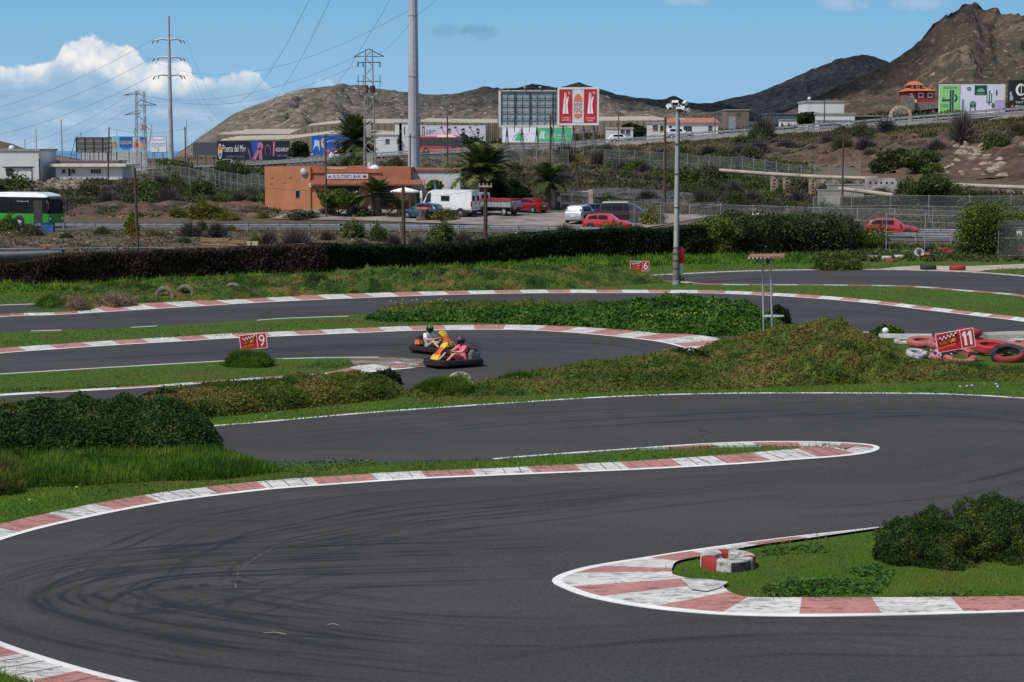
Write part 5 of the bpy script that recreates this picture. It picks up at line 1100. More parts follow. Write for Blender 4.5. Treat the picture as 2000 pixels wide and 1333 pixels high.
guardrail([(1655, 142.3), (1760, 141.5), (1862, 140.5)], 2.4, 'short crash barrier section in front of the red car on the right')
guardrail([(1560, 152.5), (1700, 150), (1900, 147.5), (2060, 146)], 2.8, 'crash barrier on the far side of the road behind the red car on the right')
guardrail([(430, 408), (500, 400), (650, 375), (800, 350), (950, 330), (1100, 310), (1250, 295), (1400, 280), (1550, 265)], 2.35, 'far galvanised crash barrier climbing along the motorway left of the white house', h=.85, lift=.35, two=True)
guardrail([(1550, 265), (1700, 250), (1850, 238), (2050, 222)], 2.2, 'double-beam crash barrier along the motorway under the cactus billboard', h=.95, lift=.35, two=True)
mw = MB(M('parapet', (.24, .22, .19), .9, var=.2, scale=.3)); PP = crom([at(a, 290, Y).to_2d() for a, Y in [(1000, 324), (1250, 294.5), (1400, 279.5), (1550, 264.5), (1700, 249.5), (1850, 237.5), (2060, 221.5)]], 6); zz = zts(PP[:, 0], PP[:, 1])
mw.add([(x, y, z - .6) for (x, y), z in zip(PP, zz)] + [(x, y, z + .42) for (x, y), z in zip(PP, zz)] + [(x, y + .4, z + .42) for (x, y), z in zip(PP, zz)], [(i, i + 1, len(PP) + i + 1, len(PP) + i) for i in range(len(PP) - 1)] + [(len(PP) + i, len(PP) + i + 1, 2 * len(PP) + i + 1, 2 * len(PP) + i) for i in range(len(PP) - 1)])
tag(mw.build('kerb_wall'), 'low pale concrete edge under the motorway barrier', 'concrete edge')
def meshmat():
    m, nt, b = newmat('chain_link'); b.inputs['Base Color'].default_value = (.26, .27, .27, 1); tr = nt.nodes.new('ShaderNodeBsdfTransparent'); ms = nt.nodes.new('ShaderNodeMixShader'); ms.inputs[0].default_value = .13
    nt.links.new(tr.outputs[0], ms.inputs[1]); nt.links.new(b.outputs[0], ms.inputs[2]); nt.links.new(ms.outputs[0], nt.nodes['Material Output'].inputs[0]); return m
m_mesh = meshmat()
def fence(path, spacing, h, label, braces=(), wire=True, pr=.03, col=None, mesh=True):
    P = crom([at(a, 290, Y).to_2d() for a, Y in path], 6); Q, _ = resample(P, spacing); zq = zts(Q[:, 0], Q[:, 1]); o0 = Vector((Q[0][0], Q[0][1], zq[0]))
    r = empty('chain_link_fence', o0, 0, label, 'fence'); L = [(x - o0.x, y - o0.y, z - o0.z) for (x, y), z in zip(Q, zq)]
    for i, p in enumerate(L[:90]):
        pb = MB(col or m_galv); pb.cyl((0, 0, -.3), (rng.normal(0, .02), 0, h * rng.uniform(.97, 1.04)), pr, n=6); pb.build('post', r, loc=p)
    if mesh:
        mm = MB(m_mesh); n = len(L); mm.add([(x, y - .04, z + .05) for x, y, z in L] + [(x, y - .04, z + h * .95) for x, y, z in L], [(i, i + 1, n + i + 1, n + i) for i in range(n - 1)]); mm.build('mesh', r)
    wb = MB(m_galv)
    for k in (.05, .5, .95): wb.tube([(x, y - .05, z + h * k) for x, y, z in L], .012, 4)
    wb.build('wire', r)
    for px, Y, dx in braces:
        g = onT(px, Y); q = onT(px + dx, Y); bb = MB(col or m_galv); bb.cyl(Vector((g.x, g.y, g.z + h * .85)) - o0, q - o0, pr, n=6); bb.build('brace', r)
    return r
fence([(1190, 168), (1300, 163), (1420, 159), (1530, 156), (1640, 153), (1760, 151), (1900, 148), (2060, 146)], 3.0, 2.2, 'chain-link fence just behind the road on the right, with slanting braces', [(1478, 157.5, -34), (1478, 157.5, 18), (1812, 150, 26), (1176, 169, 34)])
fence([(1180, 236), (1300, 228), (1420, 215), (1560, 200), (1680, 190)], 2.6, 2.3, 'upper chain-link fence crossing the green slope right of the gate')
fence([(1590, 163), (1750, 160), (1900, 157), (2060, 155)], 3.2, 2.1, 'chain-link fence in front of the raised pipe supports')
fence([(395, 230), (460, 216), (520, 206)], 2.6, 2.4, 'tall chain-link fence on the slope at the left of the orange bar')
fence([(240, 236), (330, 226), (420, 214)], 2.7, 2.4, 'chain-link fence running right from the white bungalow')
fence([(560, 300), (700, 290), (830, 270), (1000, 250), (1110, 240)], 3.4, 2.6, 'chain-link fence on the slope behind the bar')
fence([(-10, 116), (120, 116), (300, 117), (450, 119), (620, 122)], 3.5, 1.3, 'low wire fence with thin stakes just beyond the brown hedge', mesh=False)
fence([(1735, 131), (1815, 129.5), (1890, 129)], 2.8, 2.9, 'thin-posted wire fence behind the loose white and red tyres', mesh=False)
fence([(1955, 127), (2010, 126.5), (2080, 126)], 2.0, 2.7, 'wire fence with grey posts in front of the red block hut')
# ---- poles and masts
def pole(px, Y, ptop, label, r=.10, mat=None, cross=None, name='utility_pole', cat='pole', pbot=None, lean=0, n=8):
    g = onT(px, Y); h = at(px, ptop, Y).z - g.z; mb = MB(mat or m_wood)
    rt = empty(name, g, 0, label, cat); mb.cyl((0, 0, -.5), (lean * Y / F, 0, h), r, r * .72, n); mb.build('shaft', rt, smooth=60)
    if cross:
        for z, w in cross:
            c = MB(M('grey_timber', (.30, .24, .18), .9, var=.3)); c.box(0, -.12, h + z, w, .1, .12); c.build('crossarm', rt)
            for k in (-.45, -.15, .15, .45):
                q = MB(M('insulator', (.35, .33, .30), .4)); q.cyl((k * w, -.12, h + z + .06), (k * w, -.12, h + z + .22), .035, .05, 6); q.build('insulator', rt)
    else:
        c = MB(m_dk); c.cyl((-.18, 0, h - .25), (.18, 0, h - .25), .025, n=5); c.build('bracket', rt)
    return rt, g, h
W1 = pole(266, 117, 328, 'leftmost brown wooden pole standing just beyond the hedge', .11, lean=-4)
W2 = pole(787, 121, 366, 'thick reddish brown wooden pole beyond the hedge below the bar', .15)
W3 = pole(948, 123, 360, 'wooden pole with a timber crossarm in front of the tall palm', .17, cross=[(-.15, .9)])
W4 = pole(209, 226, 249, 'dark leaning pole in front of the white bungalow', .11, lean=5)
W5 = pole(362, 222, 248, 'dark pole left of the long dark billboard', .10); W6 = pole(477, 235, 292, 'short dark pole in front of the aquarium billboard', .09)
W7 = pole(636, 176, 262, 'dark pole in front of the orange bar sign', .10); W8 = pole(874, 240, 228, 'dark pole in front of the portrait billboard', .12); W9 = pole(1075, 200, 226, 'dark pole in front of the green and white billboard', .12)
W10 = pole(1299, 176, 230, 'brown wooden pole left of the floodlight mast', .15); W11 = pole(1647, 168, 258, 'dark pole in front of the bare slope', .11); W12 = pole(801, 185, 262, 'thin dark pole at the right corner of the bar', .08); W13 = pole(76, 225, 310, 'short dark pole beside the white house', .10)
W14 = pole(973, 300, 226, 'thin dark pole left of the grey billboard frame', .12); W15 = pole(1609, 262, 196, 'thin dark pole in front of the white flat-roofed house', .10); W16 = pole(1208, 300, 222, 'thin dark pole left of the small white houses', .10); W17 = pole(820, 330, 228, 'thin dark pole behind the thick grey mast', .13); W18 = pole(1396, 290, 222, 'thin pole beside the red-roofed white house', .09)
for a in [(121, 420, 234, 'tall thin radio mast left of the grey-backed billboard', .16), (71, 430, 252, 'thin radio mast behind the white house', .13), (49, 440, 272, 'shortest thin mast behind the white house', .12), (365, 415, 235, 'thin street lamp behind the dark pole and the grey pylon', .1), (229, 425, 252, 'thin lamp post above the colourful billboard', .09), (297, 430, 243, 'thin lamp post above the white road sign', .09), (158, 440, 258, 'thin mast above the grey-backed billboard', .09)]:
    rt, g, h = pole(a[0], a[1], a[2], a[3], a[4], m_galv, name='thin_mast', cat='mast')
    c = MB(m_wht); c.b2(-.05, -.4, h - .1, .5, -.1, h + .08); c.build('lamp_head' if a[0] in (365, 229, 297) else 'antenna', rt)
# thick mast leaving the frame
def bigmast(px, Y, ptop, r0, r1, label, arms=()):
    g = onT(px, Y); h = at(px, ptop, Y).z - g.z; rt = empty('steel_pylon', g, 0, label, 'pylon')
    m = MB(m_steel); nseg = 12; prof = []
    for k in range(9):
        z = h * k / 8; r = r0 + (r1 - r0) * k / 8; prof += [(r, z)]
    m.lathe([(r0, -.5)] + prof + [(0.01, h)], n=nseg); m.build('shaft', rt)
    for z in np.arange(5.5, h, 7.5):
        c = MB(m_steel); r = r0 + (r1 - r0) * z / h; c.cyl((0, 0, z), (0, 0, z + .12), r + .05, n=nseg); c.build('joint_ring', rt)
    st = MB(m_dk)
    for z in np.arange(2, h - 1, .9): st.b2(r0 * .25, -r0 - .12 + (r0 - r1) * z / h, z, r0 * .25 + .04, -r0 + .02 + (r0 - r1) * z / h, z + .04)
    st.build('climbing_step', rt)
    for pz, w in arms:
        z = at(px, pz, Y).z - g.z; c = MB(m_steel)
        for sgn in (-1, 1):
            c.tube([(0, 0, z - .1), (sgn * w * .5, 0, z + .05), (sgn * w, 0, z - .25)], [.28, .2, .1], 6)
        c.build('crossarm', rt)
        for sgn in (-1, 1):
            q = MB(m_dk); q.tube([(sgn * w, -.1, z - .3), (sgn * (w + .35), -.5, z - .9)], .12, 6); q.tube([(sgn * w * .7, .1, z - .1), (sgn * w * .85, .6, z - .8)], .1, 6); q.build('insulator', rt)
    return rt
bigmast(808, 226, -330, .74, .42, 'thick pale grey steel mast rising out of the top of the frame behind the bar')
bigmast(334, 400, 32, .62 * 1.0, .28, 'tall grey tapering steel pylon with three crossarms on the left', [(77, 3.2), (112, 3.2), (147, 3.2)])
def lattice(px, Y, ptop, w0, w1, label, build_top):
    g = onT(px, Y); h = at(px, ptop, Y).z - g.z; rt = empty('lattice_tower', g, 0, label, 'tower'); m = MB(M('tower_steel', (.30, .29, .28), .6, .2, var=.25)); t = .05 * Y / 240
    for sx_ in (-1, 1):
        for sy in (-1, 1): m.cyl((sx_ * w0, sy * w0, -.3), (sx_ * w1, sy * w1, h), t * 1.1, n=5)
    m.build('leg', rt); n = int(h / 1.1); b = MB(_mats['tower_steel'])
    for k in range(n):
        z0, z1 = h * k / n, h * (k + 1) / n; a = w0 + (w1 - w0) * k / n; c = w0 + (w1 - w0) * (k + 1) / n; s = 1 if k % 2 else -1
        for p, q in (((s * a, -a, z0), (-s * c, -c, z1)), ((s * a, a, z0), (-s * c, c, z1)), ((a, s * a, z0), (c, -s * c, z1)), ((-a, s * a, z0), (-c, -s * c, z1))): b.cyl(p, q, t * .6, n=4)
    b.build('bracing', rt); build_top(rt, h); return rt
def topA(rt, h):
    a = MB(m_dk); a.tube([(-1.9, 0, h - .95), (0, 0, h), (1.9, 0, h - .95)], .06, 5); a.cyl((-1.9, 0, h - .95), (1.9, 0, h - .95), .045, n=5); a.build('top_arm', rt)
    a = MB(m_dk); a.cyl((-1.5, 0, h - 1.7), (1.5, 0, h - 1.7), .06, n=5); a.cyl((-1.6, 0, h - 4.1), (1.6, 0, h - 4.1), .05, n=5); a.build('crossarm', rt)
    for x in (-1.4, -.75, 1.4):
        q = MB(m_dk); q.cyl((x, 0, h - 1.75), (x, 0, h - 2.3), .09, n=6); q.build('insulator', rt)
        q = MB(m_dk); q.cyl((x, 0, h - 3.3), (x, 0, h - 4.5), .05, n=6); q.tube([(x, 0, h - 4.5), (x * .8, 0, h - 6.4), (0, 0, h - 7.2)], .025, 4); q.build('cable', rt)
    q = MB(m_rust); q.cyl((-.45, -.5, h - 5.6), (-.45, -.5, h - 4.6), .38, n=12); q.set(M('brown_case', (.07, .03, .02), .6)); q.cyl((.45, -.5, h - 5.6), (.45, -.5, h - 4.7), .36, n=12); q.build('transformer', rt, smooth=40)
    
    for a in ((-.32, -.85, 0, .52, -.5, 3.6), (-.4, -.9, 5.6, .3, -.55, 7.2)): q = MB(m_conc); q.b2(*a); q.build('concrete_sheath', rt)
lattice(722, 232, 96, .78, .42, 'lattice electricity tower with a round transformer behind the bar', topA)
def topB(rt, h):
    a = MB(m_dk)
    for z, x0, x1 in ((h - .8, -3.0, 0), (h - 2.6, 0, 3.0), (h - 4.4, -3.0, 0)):
        a.tube([(x0, 0, z), (x1, 0, z + (.3 if x0 else 0))], .07, 5); a.tube([(x0 or 0, 0, z if x0 else z + .9), (x1, 0, z + (.9 if x0 else 0))], .06, 5)
    a.build('crossarm', rt)
    q = MB(M('pink_cable', (.3, .16, .16), .7)); q.tube([(-.6, -.8, h - 6), (-1.1, -.8, h - 7.5), (-.6, -.8, h - 9.5)], .07, 5); q.tube([(.6, -.8, h - 6.2), (2.0, -.8, h - 7.2), (1.9, -.8, h - 9), (.8, -.8, h - 10.5), (.8, -.8, h - 15)], .06, 5); q.b2(.3, -1, h - 7.2, 1.1, -.7, h - 6.2); q.build('cable', rt)
lattice(276, 335, 178, .9, .72, 'lattice tower with drooping cables between the colourful billboard and the road sign', topB)
# ---- overhead wires
def wire(pts, sag, label, r=.028, grp='overhead wires'):
    A = [Vector(p) for p in pts]; P = []
    for a, b in zip(A[:-1], A[1:]):
        for k in range(13):
            t = k / 12; q = a.lerp(b, t); q.z -= sag * 4 * t * (1 - t); P.append(q - A[0])
    m = MB(m_dk); m.tube(P, r * .5, 4); return tag(m.build('overhead_wire', loc=A[0]), label, 'wire', grp)
wire([at(298, 78, 400), at(-150, 240, 420)], 3, 'wire falling left from the top arm of the tall pylon', .05); wire([at(298, 113, 400), at(-150, 262, 420)], 3, 'wire falling left from the middle arm of the tall pylon', .05); wire([at(298, 148, 400), at(-150, 285, 420)], 3, 'wire falling left from the bottom arm of the tall pylon', .05)
wire([at(366, 78, 400), at(660, -130, 150)], 14, 'upper wire swooping from the tall pylon to the top of the frame', .035); wire([at(366, 113, 400), at(700, -130, 160)], 16, 'middle wire swooping from the tall pylon to the top of the frame', .035); wire([at(366, 148, 400), at(830, -130, 170)], 18, 'lower wire swooping from the tall pylon to the top of the frame', .035)
wire([at(300, 122, 395), at(800, 20, 226)], 5, 'long nearly level wire between the tall pylon and the thick mast', .03); wire([at(703, 108, 232), at(262, 184, 335)], 3, 'wire from the transformer tower down to the far lattice tower', .03); wire([at(705, 124, 232), at(300, 190, 335)], 3, 'second wire from the transformer tower down to the far lattice tower', .03)
wire([at(737, 108, 232), at(812, 30, 200), at(900, -60, 150)], .5, 'wire from the transformer tower crossing the thick mast', .03); wire([at(252, 186, 335), at(-100, 300, 360)], 3, 'upper wire falling left from the far lattice tower', .035); wire([at(252, 212, 335), at(-100, 318, 360)], 3, 'lower wire falling left from the far lattice tower', .035)
wire([at(210, 250, 226), at(362, 252, 222)], .6, 'wire between the dark poles either side of the road sign', .03); wire([at(76, 316, 225), at(209, 300, 226), at(362, 308, 222), at(477, 296, 235)], .5, 'low wire along the row of dark poles on the left', .025)
wire([at(636, 266, 176), at(801, 266, 185), at(874, 240, 240)], .5, 'wire from the pole by the bar sign to the pole by the portrait billboard', .03); wire([at(874, 232, 240), at(1075, 240, 200), at(1299, 246, 176)], .9, 'upper wire crossing in front of the billboards', .03); wire([at(874, 246, 240), at(1075, 254, 200), at(1299, 258, 176), at(1647, 262, 168), at(2100, 300, 150)], 1.0, 'lower wire crossing from the billboards to the right edge', .03)
wire([at(1647, 266, 168), at(2100, 285, 150)], .7, 'upper wire from the dark slope pole to the right edge', .03); wire([at(1299, 262, 176), at(1647, 266, 168)], 1.2, 'wire sagging low between the brown pole and the slope pole', .03); wire([at(266, 340, 117), at(787, 376, 121), at(948, 366, 123)], .35, 'near wire joining the three wooden poles beyond the hedge', .018)
# ---- floodlight mast beside the track
def floodmast():
    g = G(1320, 556); rt = empty('floodlight_mast', g, 0, 'tall slim grey floodlight mast with a cluster of lamps, beside the far lane', 'floodlight mast'); h = at(1320, 212, g.y).z
    m = MB(M('mast_grey', (.33, .34, .33), .6, .1, var=.15, scale=.8)); m.cyl((0, 0, 0), (.0, 0, h), .165, .10, 14); m.build('shaft', rt, smooth=60)
    b = MB(M('taped_base', (.17, .14, .12), .9, var=.3, scale=3)); b.cyl((0, 0, .0), (0, 0, 2.0), .185, .175, 14); b.build('weathered_base', rt, smooth=60)
    for z in (.9, 1.35, 1.75, 2.1, 4.4, 6.3, 8.0):
        s = MB(m_dk); s.cyl((0, 0, z), (0, 0, z + .04), .20 if z < 3 else .17, n=14); s.build('strap', rt)
    s = MB(m_dk); s.tube([(.13, -.12, 2), (.12, -.1, h)], .02, 5); s.build('cable', rt)
    a = MB(m_galv); a.tube([(0, 0, h - .1), (-.35, 0, h + .25), (-.45, -.1, h + .35)], .03, 6); a.tube([(0, 0, h - .1), (.35, 0, h + .1), (.5, 0, h + .25)], .03, 6); a.tube([(0, 0, h - .2), (.45, -.1, h - .15)], .03, 6); a.build('bracket', rt)
    for (x, y, z, w, rx, rz) in ((-.16, -.15, .30, .36, .5, 0), (-.48, -.1, .10, .26, .9, .7), (.42, 0, .28, .22, .6, -.8), (.06, -.1, .02, .34, 1.0, .2), (.26, -.05, -.06, .3, .8, -.6), (.55, .05, -.12, .24, .5, -1.0), (-.05, .2, .12, .3, .6, 3.0)):
        l = MB(m_wht); l.b2(-w / 2, -.13, -.1, w / 2, .13, .1); l.set(m_dk); l.b2(-w / 2 + .03, -.137, -.075, w / 2 - .03, -.12, .075); l.build('floodlight', rt, loc=(x, y, h + z), rot=(rx, 0, rz))
    t = MB(m_wht); t.b2(.1, -.15, h - .62, .42, -.05, h - .56); t.build('tube_lamp', rt)
    d = MB(m_galv); d.cyl((.0, 0, -.02), (0, 0, .25), .21, n=14); d.build('foot_collar', rt)
floodmast()
g = G(1330, 556); rt = empty('marker_drum', (g.x, g.y + .25, 0), 0, 'tall red drum stacked on a white post behind the floodlight mast', 'drum'); sc = g.y / F
m = MB(M('drum_red', (.50, .012, .012), .45, var=.15)); m.lathe([(.01, 2.12), (.14, 2.12), (.19, 2.05), (.19, 1.25), (.14, 1.2), (.01, 1.2)], n=18); m.build('drum', rt, smooth=50)
m = MB(M('post_cream', (.55, .52, .46), .8, var=.12)); m.cyl((0, 0, .5), (0, 0, 1.25), .12, .15, 14); m.build('white_post', rt, smooth=50)
m = MB(M('green_pipe', (.02, .14, .08), .6)); m.cyl((-.06, 0, 0), (-.06, 0, .5), .06, n=10); m.build('green_foot', rt, smooth=50)
# ---- marshal stand on the island
def stand():
    g = G(1508, 660); sc = g.y / F; rt = empty('marshal_stand', g, 0, 'marshal stand of two grey posts with a dull red flat roof and a low bench', 'shelter')
    zt_ = at(1495, 501, g.y).z
    m = MB(M('roof_red', (.26, .10, .085), .8, var=.25, scale=2)); m.add([(-1.12, -.5, zt_ - .04), (.35, -.62, zt_ - .02), (.52, .3, zt_ + .04), (-.85, .5, zt_ + .0), (-1.12, -.5, zt_ + .02), (.35, -.62, zt_ + .04), (.52, .3, zt_ + .1), (-.85, .5, zt_ + .06)], [(3, 2, 1, 0), (4, 5, 6, 7), (0, 1, 5, 4), (1, 2, 6, 5), (2, 3, 7, 6), (3, 0, 4, 7)]); m.build('roof', rt)
    m = MB(m_wht); 
    for k in range(9): m.b2(-1.1 + k * .16, -.56, zt_ - .06, -1.04 + k * .16, -.5, zt_ - .02)
    m.build('roof_edge_clips', rt)
    for x0, x1, y in ((-.0, -.22, -.1), (-.27, -.46, .5)):
        m = MB(m_galv); m.cyl((x0, y, 0), (x1 + .08, y, zt_), .045, n=8); m.build('post', rt, smooth=60)
    m = MB(m_dk); m.b2(-.3, -.1, zt_ - .3, -.1, 0, zt_ - .1); m.build('bracket', rt)
    zb = at(1508, 620, g.y).z; m = MB(M('bench_grey', (.34, .36, .38), .6)); m.lathe([(.01, 0), (.44, 0), (.46, .03), (.44, .07), (.01, .07)], n=20); o = m.build('seat', rt, loc=(.05, .1, zb)); o.scale = (1.0, .55, 1)
    m = MB(m_black); m.tyre((.42, .12, .3), .36, .2, .24, 20, 'X'); m.build('support_tyre', rt, smooth=50)
stand()
# ---- number boards
m_sgred = M('sign_red', (.50, .008, .020), .5, var=.08); m_sgdk = M('sign_dark_red', (.22, .005, .015), .5); m_sgw = M('sign_white', (.72, .70, .70), .5, var=.05); m_sgy = M('sign_yellow', (.75, .50, .03), .5); m_sgo = M('sign_orange', (.70, .17, .02), .5); m_blk = M('print_black', (.012, .012, .014), .5)
def numboard(px, pb, w, h, pz, num, tilt, label, Y, rz=0, yaw=0):
    g = Vector((at(px, 290, Y).x, Y, 0)); zc = at(px, pz, Y).z; rt = empty('number_board', g, yaw, label, 'sign')
    s = MB(m_dk); s.cyl((0, .04, 0), (0, .04, zc), .02, n=6); s.build('stake', rt)
    b = MB(m_sgw); b.b2(-w / 2, -.012, -h / 2, w / 2, .012, h / 2); bd = b.build('board', rt, loc=(0, 0, zc), rot=(0, -tilt, 0))
    e = .022; a = w * .64 - w / 2; p = MB(m_sgred); p.rect(-w / 2 + e, -h / 2 + e, a - e / 2, h / 2 - e, -.016); p.rect(a + e / 2, -h / 2 + e, w / 2 - e, h / 2 - e, -.016); p.build('red_panel', bd)
    t = MB(m_sgw); nw = (w / 2 - e - a) * (.72 if len(num) > 1 else .62); cx = (a + w / 2) / 2
    
    if len(num) > 1:
        for x in (cx - nw * .55, cx + nw * .02): t.set(m_sgw).poly([(x + nw * .16, -h * .36), (x + nw * .42, -h * .36), (x + nw * .42, h * .38), (x + nw * .22, h * .38), (x, h * .24), (x, h * .12), (x + nw * .16, h * .17)], -.022)
    else: t.set(m_blk).text(num, cx - nw / 2 + .015, -h * .37, nw, h * .76, -.019); t.set(m_sgw).text(num, cx - nw / 2, -h * .36, nw, h * .76, -.022)
    t.build('number', bd)
    l = MB(m_sgdk); l.poly([(-w / 2 + .05, -h * .22), (-w / 2 + .10, h * .12), (a - .05, h * .28), (a - .04, -h * .04), (a - .12, -h * .20)], -.018)
    for i in range(9):
        for j in range(2):
            l.set(m_sgw if (i + j) % 2 else m_blk); x = -w / 2 + .11 + i * (w * .052); z = h * (.10 + .018 * i + .09 * j); l.poly([(x, z), (x + w * .05, z + h * .018), (x + w * .058, z + h * .105), (x + w * .01, z + h * .09)], -.020)
    l.set(m_sgo).text('KARTING', -w / 2 + .11, -h * .14, w * .42, h * .2, -.023, .3, .12)
    l.set(m_sgy).poly([(-w / 2 + w * .36, -h * .06), (-w / 2 + w * .42, h * .12), (-w / 2 + w * .5, h * .14), (-w / 2 + w * .46, -h * .02)], -.0215)
    l.set(m_sgy).text('CLUB TENERIFE', -w / 2 + .07, -h * .30, w * .44, h * .075, -.022, .2, .1); l.build('logo', bd)
numboard(489, 715, 1.0, .57, 667.5, '9', math.radians(6), 'red number 9 board tilted over the low round bush', 65.5)
numboard(1251, 540, 1.18, .62, 520, '6', 0, 'red number 6 board standing level in the grass left of the floodlight mast', 110)
numboard(1876, 715, 1.40, .70, 665, '11', math.radians(10), 'largest red board, number 11, leaning among the pink tyres', 65.0)
# ---- tyres
def tyre(px, pb, R, r, w, mat, label, rot=(0, 0, 0), z=None, cat='tyre', group=None, Y=None, mats=None):
    g = G(px, pb) if Y is None else Vector((at(px, 290, Y).x, Y, 0)); m = MB(mat); m.tyre((0, 0, 0), R, r, w, 32)
    if mats:
        fc = len(m.f)
        for i in range(fc):
            a = (i // 10) / 32
            for lo, hi, mm in mats:
                if lo <= a < hi:
                    if mm not in m.mats: m.mats.append(mm)
                    m.mi[i] = m.mats.index(mm)
    o = m.build('tyre', loc=(g.x, g.y, (w / 2 if z is None else z)), rot=rot, smooth=45); return tag(o, label, cat, group)
m_tpink = paintmat('tyre_pink', (.42, .12, .11), .9, (.05, .03, .03)); m_tred = paintmat('tyre_red', (.30, .035, .03), .5, (.03, .02, .02)); m_twh = paintmat('tyre_white', (.50, .48, .45), 1.1, (.03, .03, .03)); m_tblk = paintmat('tyre_black', (.022, .022, .024), .8, (.09, .08, .08))
m = MB(m_twh); m.lathe([(.24, .10), (.25, .20), (.30, .235), (.44, .245), (.495, .23), (.51, .20), (.515, .02), (.50, 0), (.3, 0)], n=36)
for i in range(len(m.f)):
    a = (i // 8) / 36
    if .50 < a < .64 or .90 < a < .97 or .2 < a < .3: m.mats.append(m_tred) if m_tred not in m.mats else 0; m.mi[i] = m.mats.index(m_tred)
    elif .66 < a < .88 and i % 8 in (5, 6) and rng.random() < .4: m.mats.append(m_tblk) if m_tblk not in m.mats else 0; m.mi[i] = m.mats.index(m_tblk)
tag(m.build('tyre', loc=G(1421, 1108), smooth=35), 'large red and white painted tyre lying on the near island kerb', 'tyre')
pg = 'tyres heaped around the number 11 board'
tyre(1800, 682, .58, .33, .26, m_tpink, 'faded pink tyre at the left end of the heap by the number 11 board', (.12, -.05, 0), .28, group=pg)
tyre(1790, 700, .40, .22, .22, m_twh, 'dirty white chequered tyre below the leftmost pink tyre', (.2, .1, 0), .16, group=pg); tyre(1835, 702, .38, .22, .2, m_tpink, 'small pink tyre hidden in grass left of the number 11 board', (.3, 0, 0), .14, group=pg)
tyre(1872, 706, .66, .40, .26, m_tpink, 'broad pink tyre directly under the number 11 board', (.38, .06, 0), .2, group=pg); tyre(1838, 690, .55, .3, .26, m_tpink, 'pink tyre behind the left edge of the number 11 board', (.1, .12, 0), .3, group=pg)
tyre(1935, 693, .70, .42, .28, paintmat('tyre_bright_red', (.42, .035, .045), .7, (.04, .02, .02)), 'bright red tyre right of the number 11 board', (.12, 0, 0), .3, group=pg); tyre(1968, 706, .62, .42, .28, m_tblk, 'black tyre smeared with red paint at the front of the heap', (.35, -.12, 0), .26, group=pg, mats=[(.55, .9, m_tred)])
tyre(2000, 690, .6, .36, .26, m_tpink, 'pink and white tyre at the right edge of the frame', (.1, 0, 0), .34, group=pg, mats=[(.2, .5, m_twh)]); tyre(1890, 680, .5, .3, .26, m_tred, 'dark red tyre behind the right edge of the number 11 board', (.05, 0, 0), .6, group=pg); tyre(1905, 676, .5, .3, .28, m_tpink, 'pink tyre behind the number 11 board', (0, 0, 0), .24, group=pg)
tyre(1770, 672, .5, .3, .14, m_twh, 'flat white tyre lying behind the pink heap', (.05, 0, 0), .1, group=pg)
fg = 'loose tyres beside the far lane'
tyre(1813, 527, .52, .28, .30, m_tblk, 'black tyre lying at the edge of the far lane', group=fg); tyre(1870, 528, .52, .28, .30, m_tred, 'dark red tyre lying right of the black one by the far lane', group=fg)
for px, pb, mt, lb, rot, z in ((1706, 506, m_twh, 'leftmost white tyre in the row behind the far lane', (0, 0, 0), .12), (1732, 510, m_twh, 'second white tyre in the row behind the far lane', (0, 0, 0), .22), (1738, 512, m_tred, 'red tyre tucked under the second white tyre', (.1, 0, 0), .05), (1756, 508, m_twh, 'third white tyre in the row, lying flat', (0, 0, 0), .22), (1795, 507, m_twh, 'white tyre standing tilted on its edge', (1.1, .5, 0), .45), (1808, 506, m_tpink, 'pink and white tyre right of the standing white one', (0, 0, 0), .3), (1822, 508, m_tblk, 'black tyre at the right of the tyre row', (.3, 0, 0), .2), (1812, 500, m_tblk, 'black tyre on top of the row end', (0, 0, 0), .6), (1842, 500, m_tred, 'dark red tyre by the foot of the tall right bush', (0, 0, 0), .45), (1855, 502, m_tred, 'second dark red tyre by the foot of the tall right bush', (.1, 0, 0), .35)):
    tyre(px, pb, .36, .2, .24, mt, lb, rot, z, group=fg)
tyre(898, 760, .50, .30, .26, M('lichen_tyre', (.05, .045, .03), .9, var=.5, scale=7, col2=(.42, .38, .24)), 'half-buried dark tyre blotched with cream lichen below the front kart', (1.35, 0, .15), .06)
m_lt = M('dull_tyre', (.05, .045, .04), .9, var=.4, col2=(.2, .18, .12))
for px, pb, l in ((322, 590, 'half-buried tyre with a pale rim in the top bank, leftmost'), (362, 586, 'half-buried dark tyre in the top bank, middle of three'), (455, 582, 'half-buried tyre in the top bank left of the dry brush')):
    tyre(px, pb, .5, .28, .24, m_lt, l, (1.3, 0, .2), .30, group='half-buried tyres in the top bank')
m = MB(m_conc); m.add([(-.7, -.5, 0), (1.0, -.5, 0), (1.0, .5, 0), (-.7, .5, 0), (-.75, -.45, .50), (.95, -.5, .55), (.95, .5, .58), (-.7, .45, .52)], [(3, 2, 1, 0), (4, 5, 6, 7), (0, 1, 5, 4), (1, 2, 6, 5), (2, 3, 7, 6), (3, 0, 4, 7)]); o = m.build('concrete_block', loc=G(1960, 680) + Vector((0, 0, .05))); tag(o, 'pale grey concrete block behind the tyres at the right edge', 'block')
m = MB(M('white_board', (.6, .6, .58), .7)); m.b2(-1.2, -.06, 0, .9, .06, .16); tag(m.build('white_plank', loc=G(1775, 668) + Vector((0, 0, .16)), rz=-.05), 'white plank lying on the tyres behind the pink heap', 'plank')
m = MB(M('white_box', (.7, .72, .74), .6)); m.ball((0, 0, .16), .14, .14, .14, 10, 6); tag(m.build('white_ball', loc=G(1729, 664) + Vector((0, 0, .2))), 'small white float by the leafy weed clump', 'float')
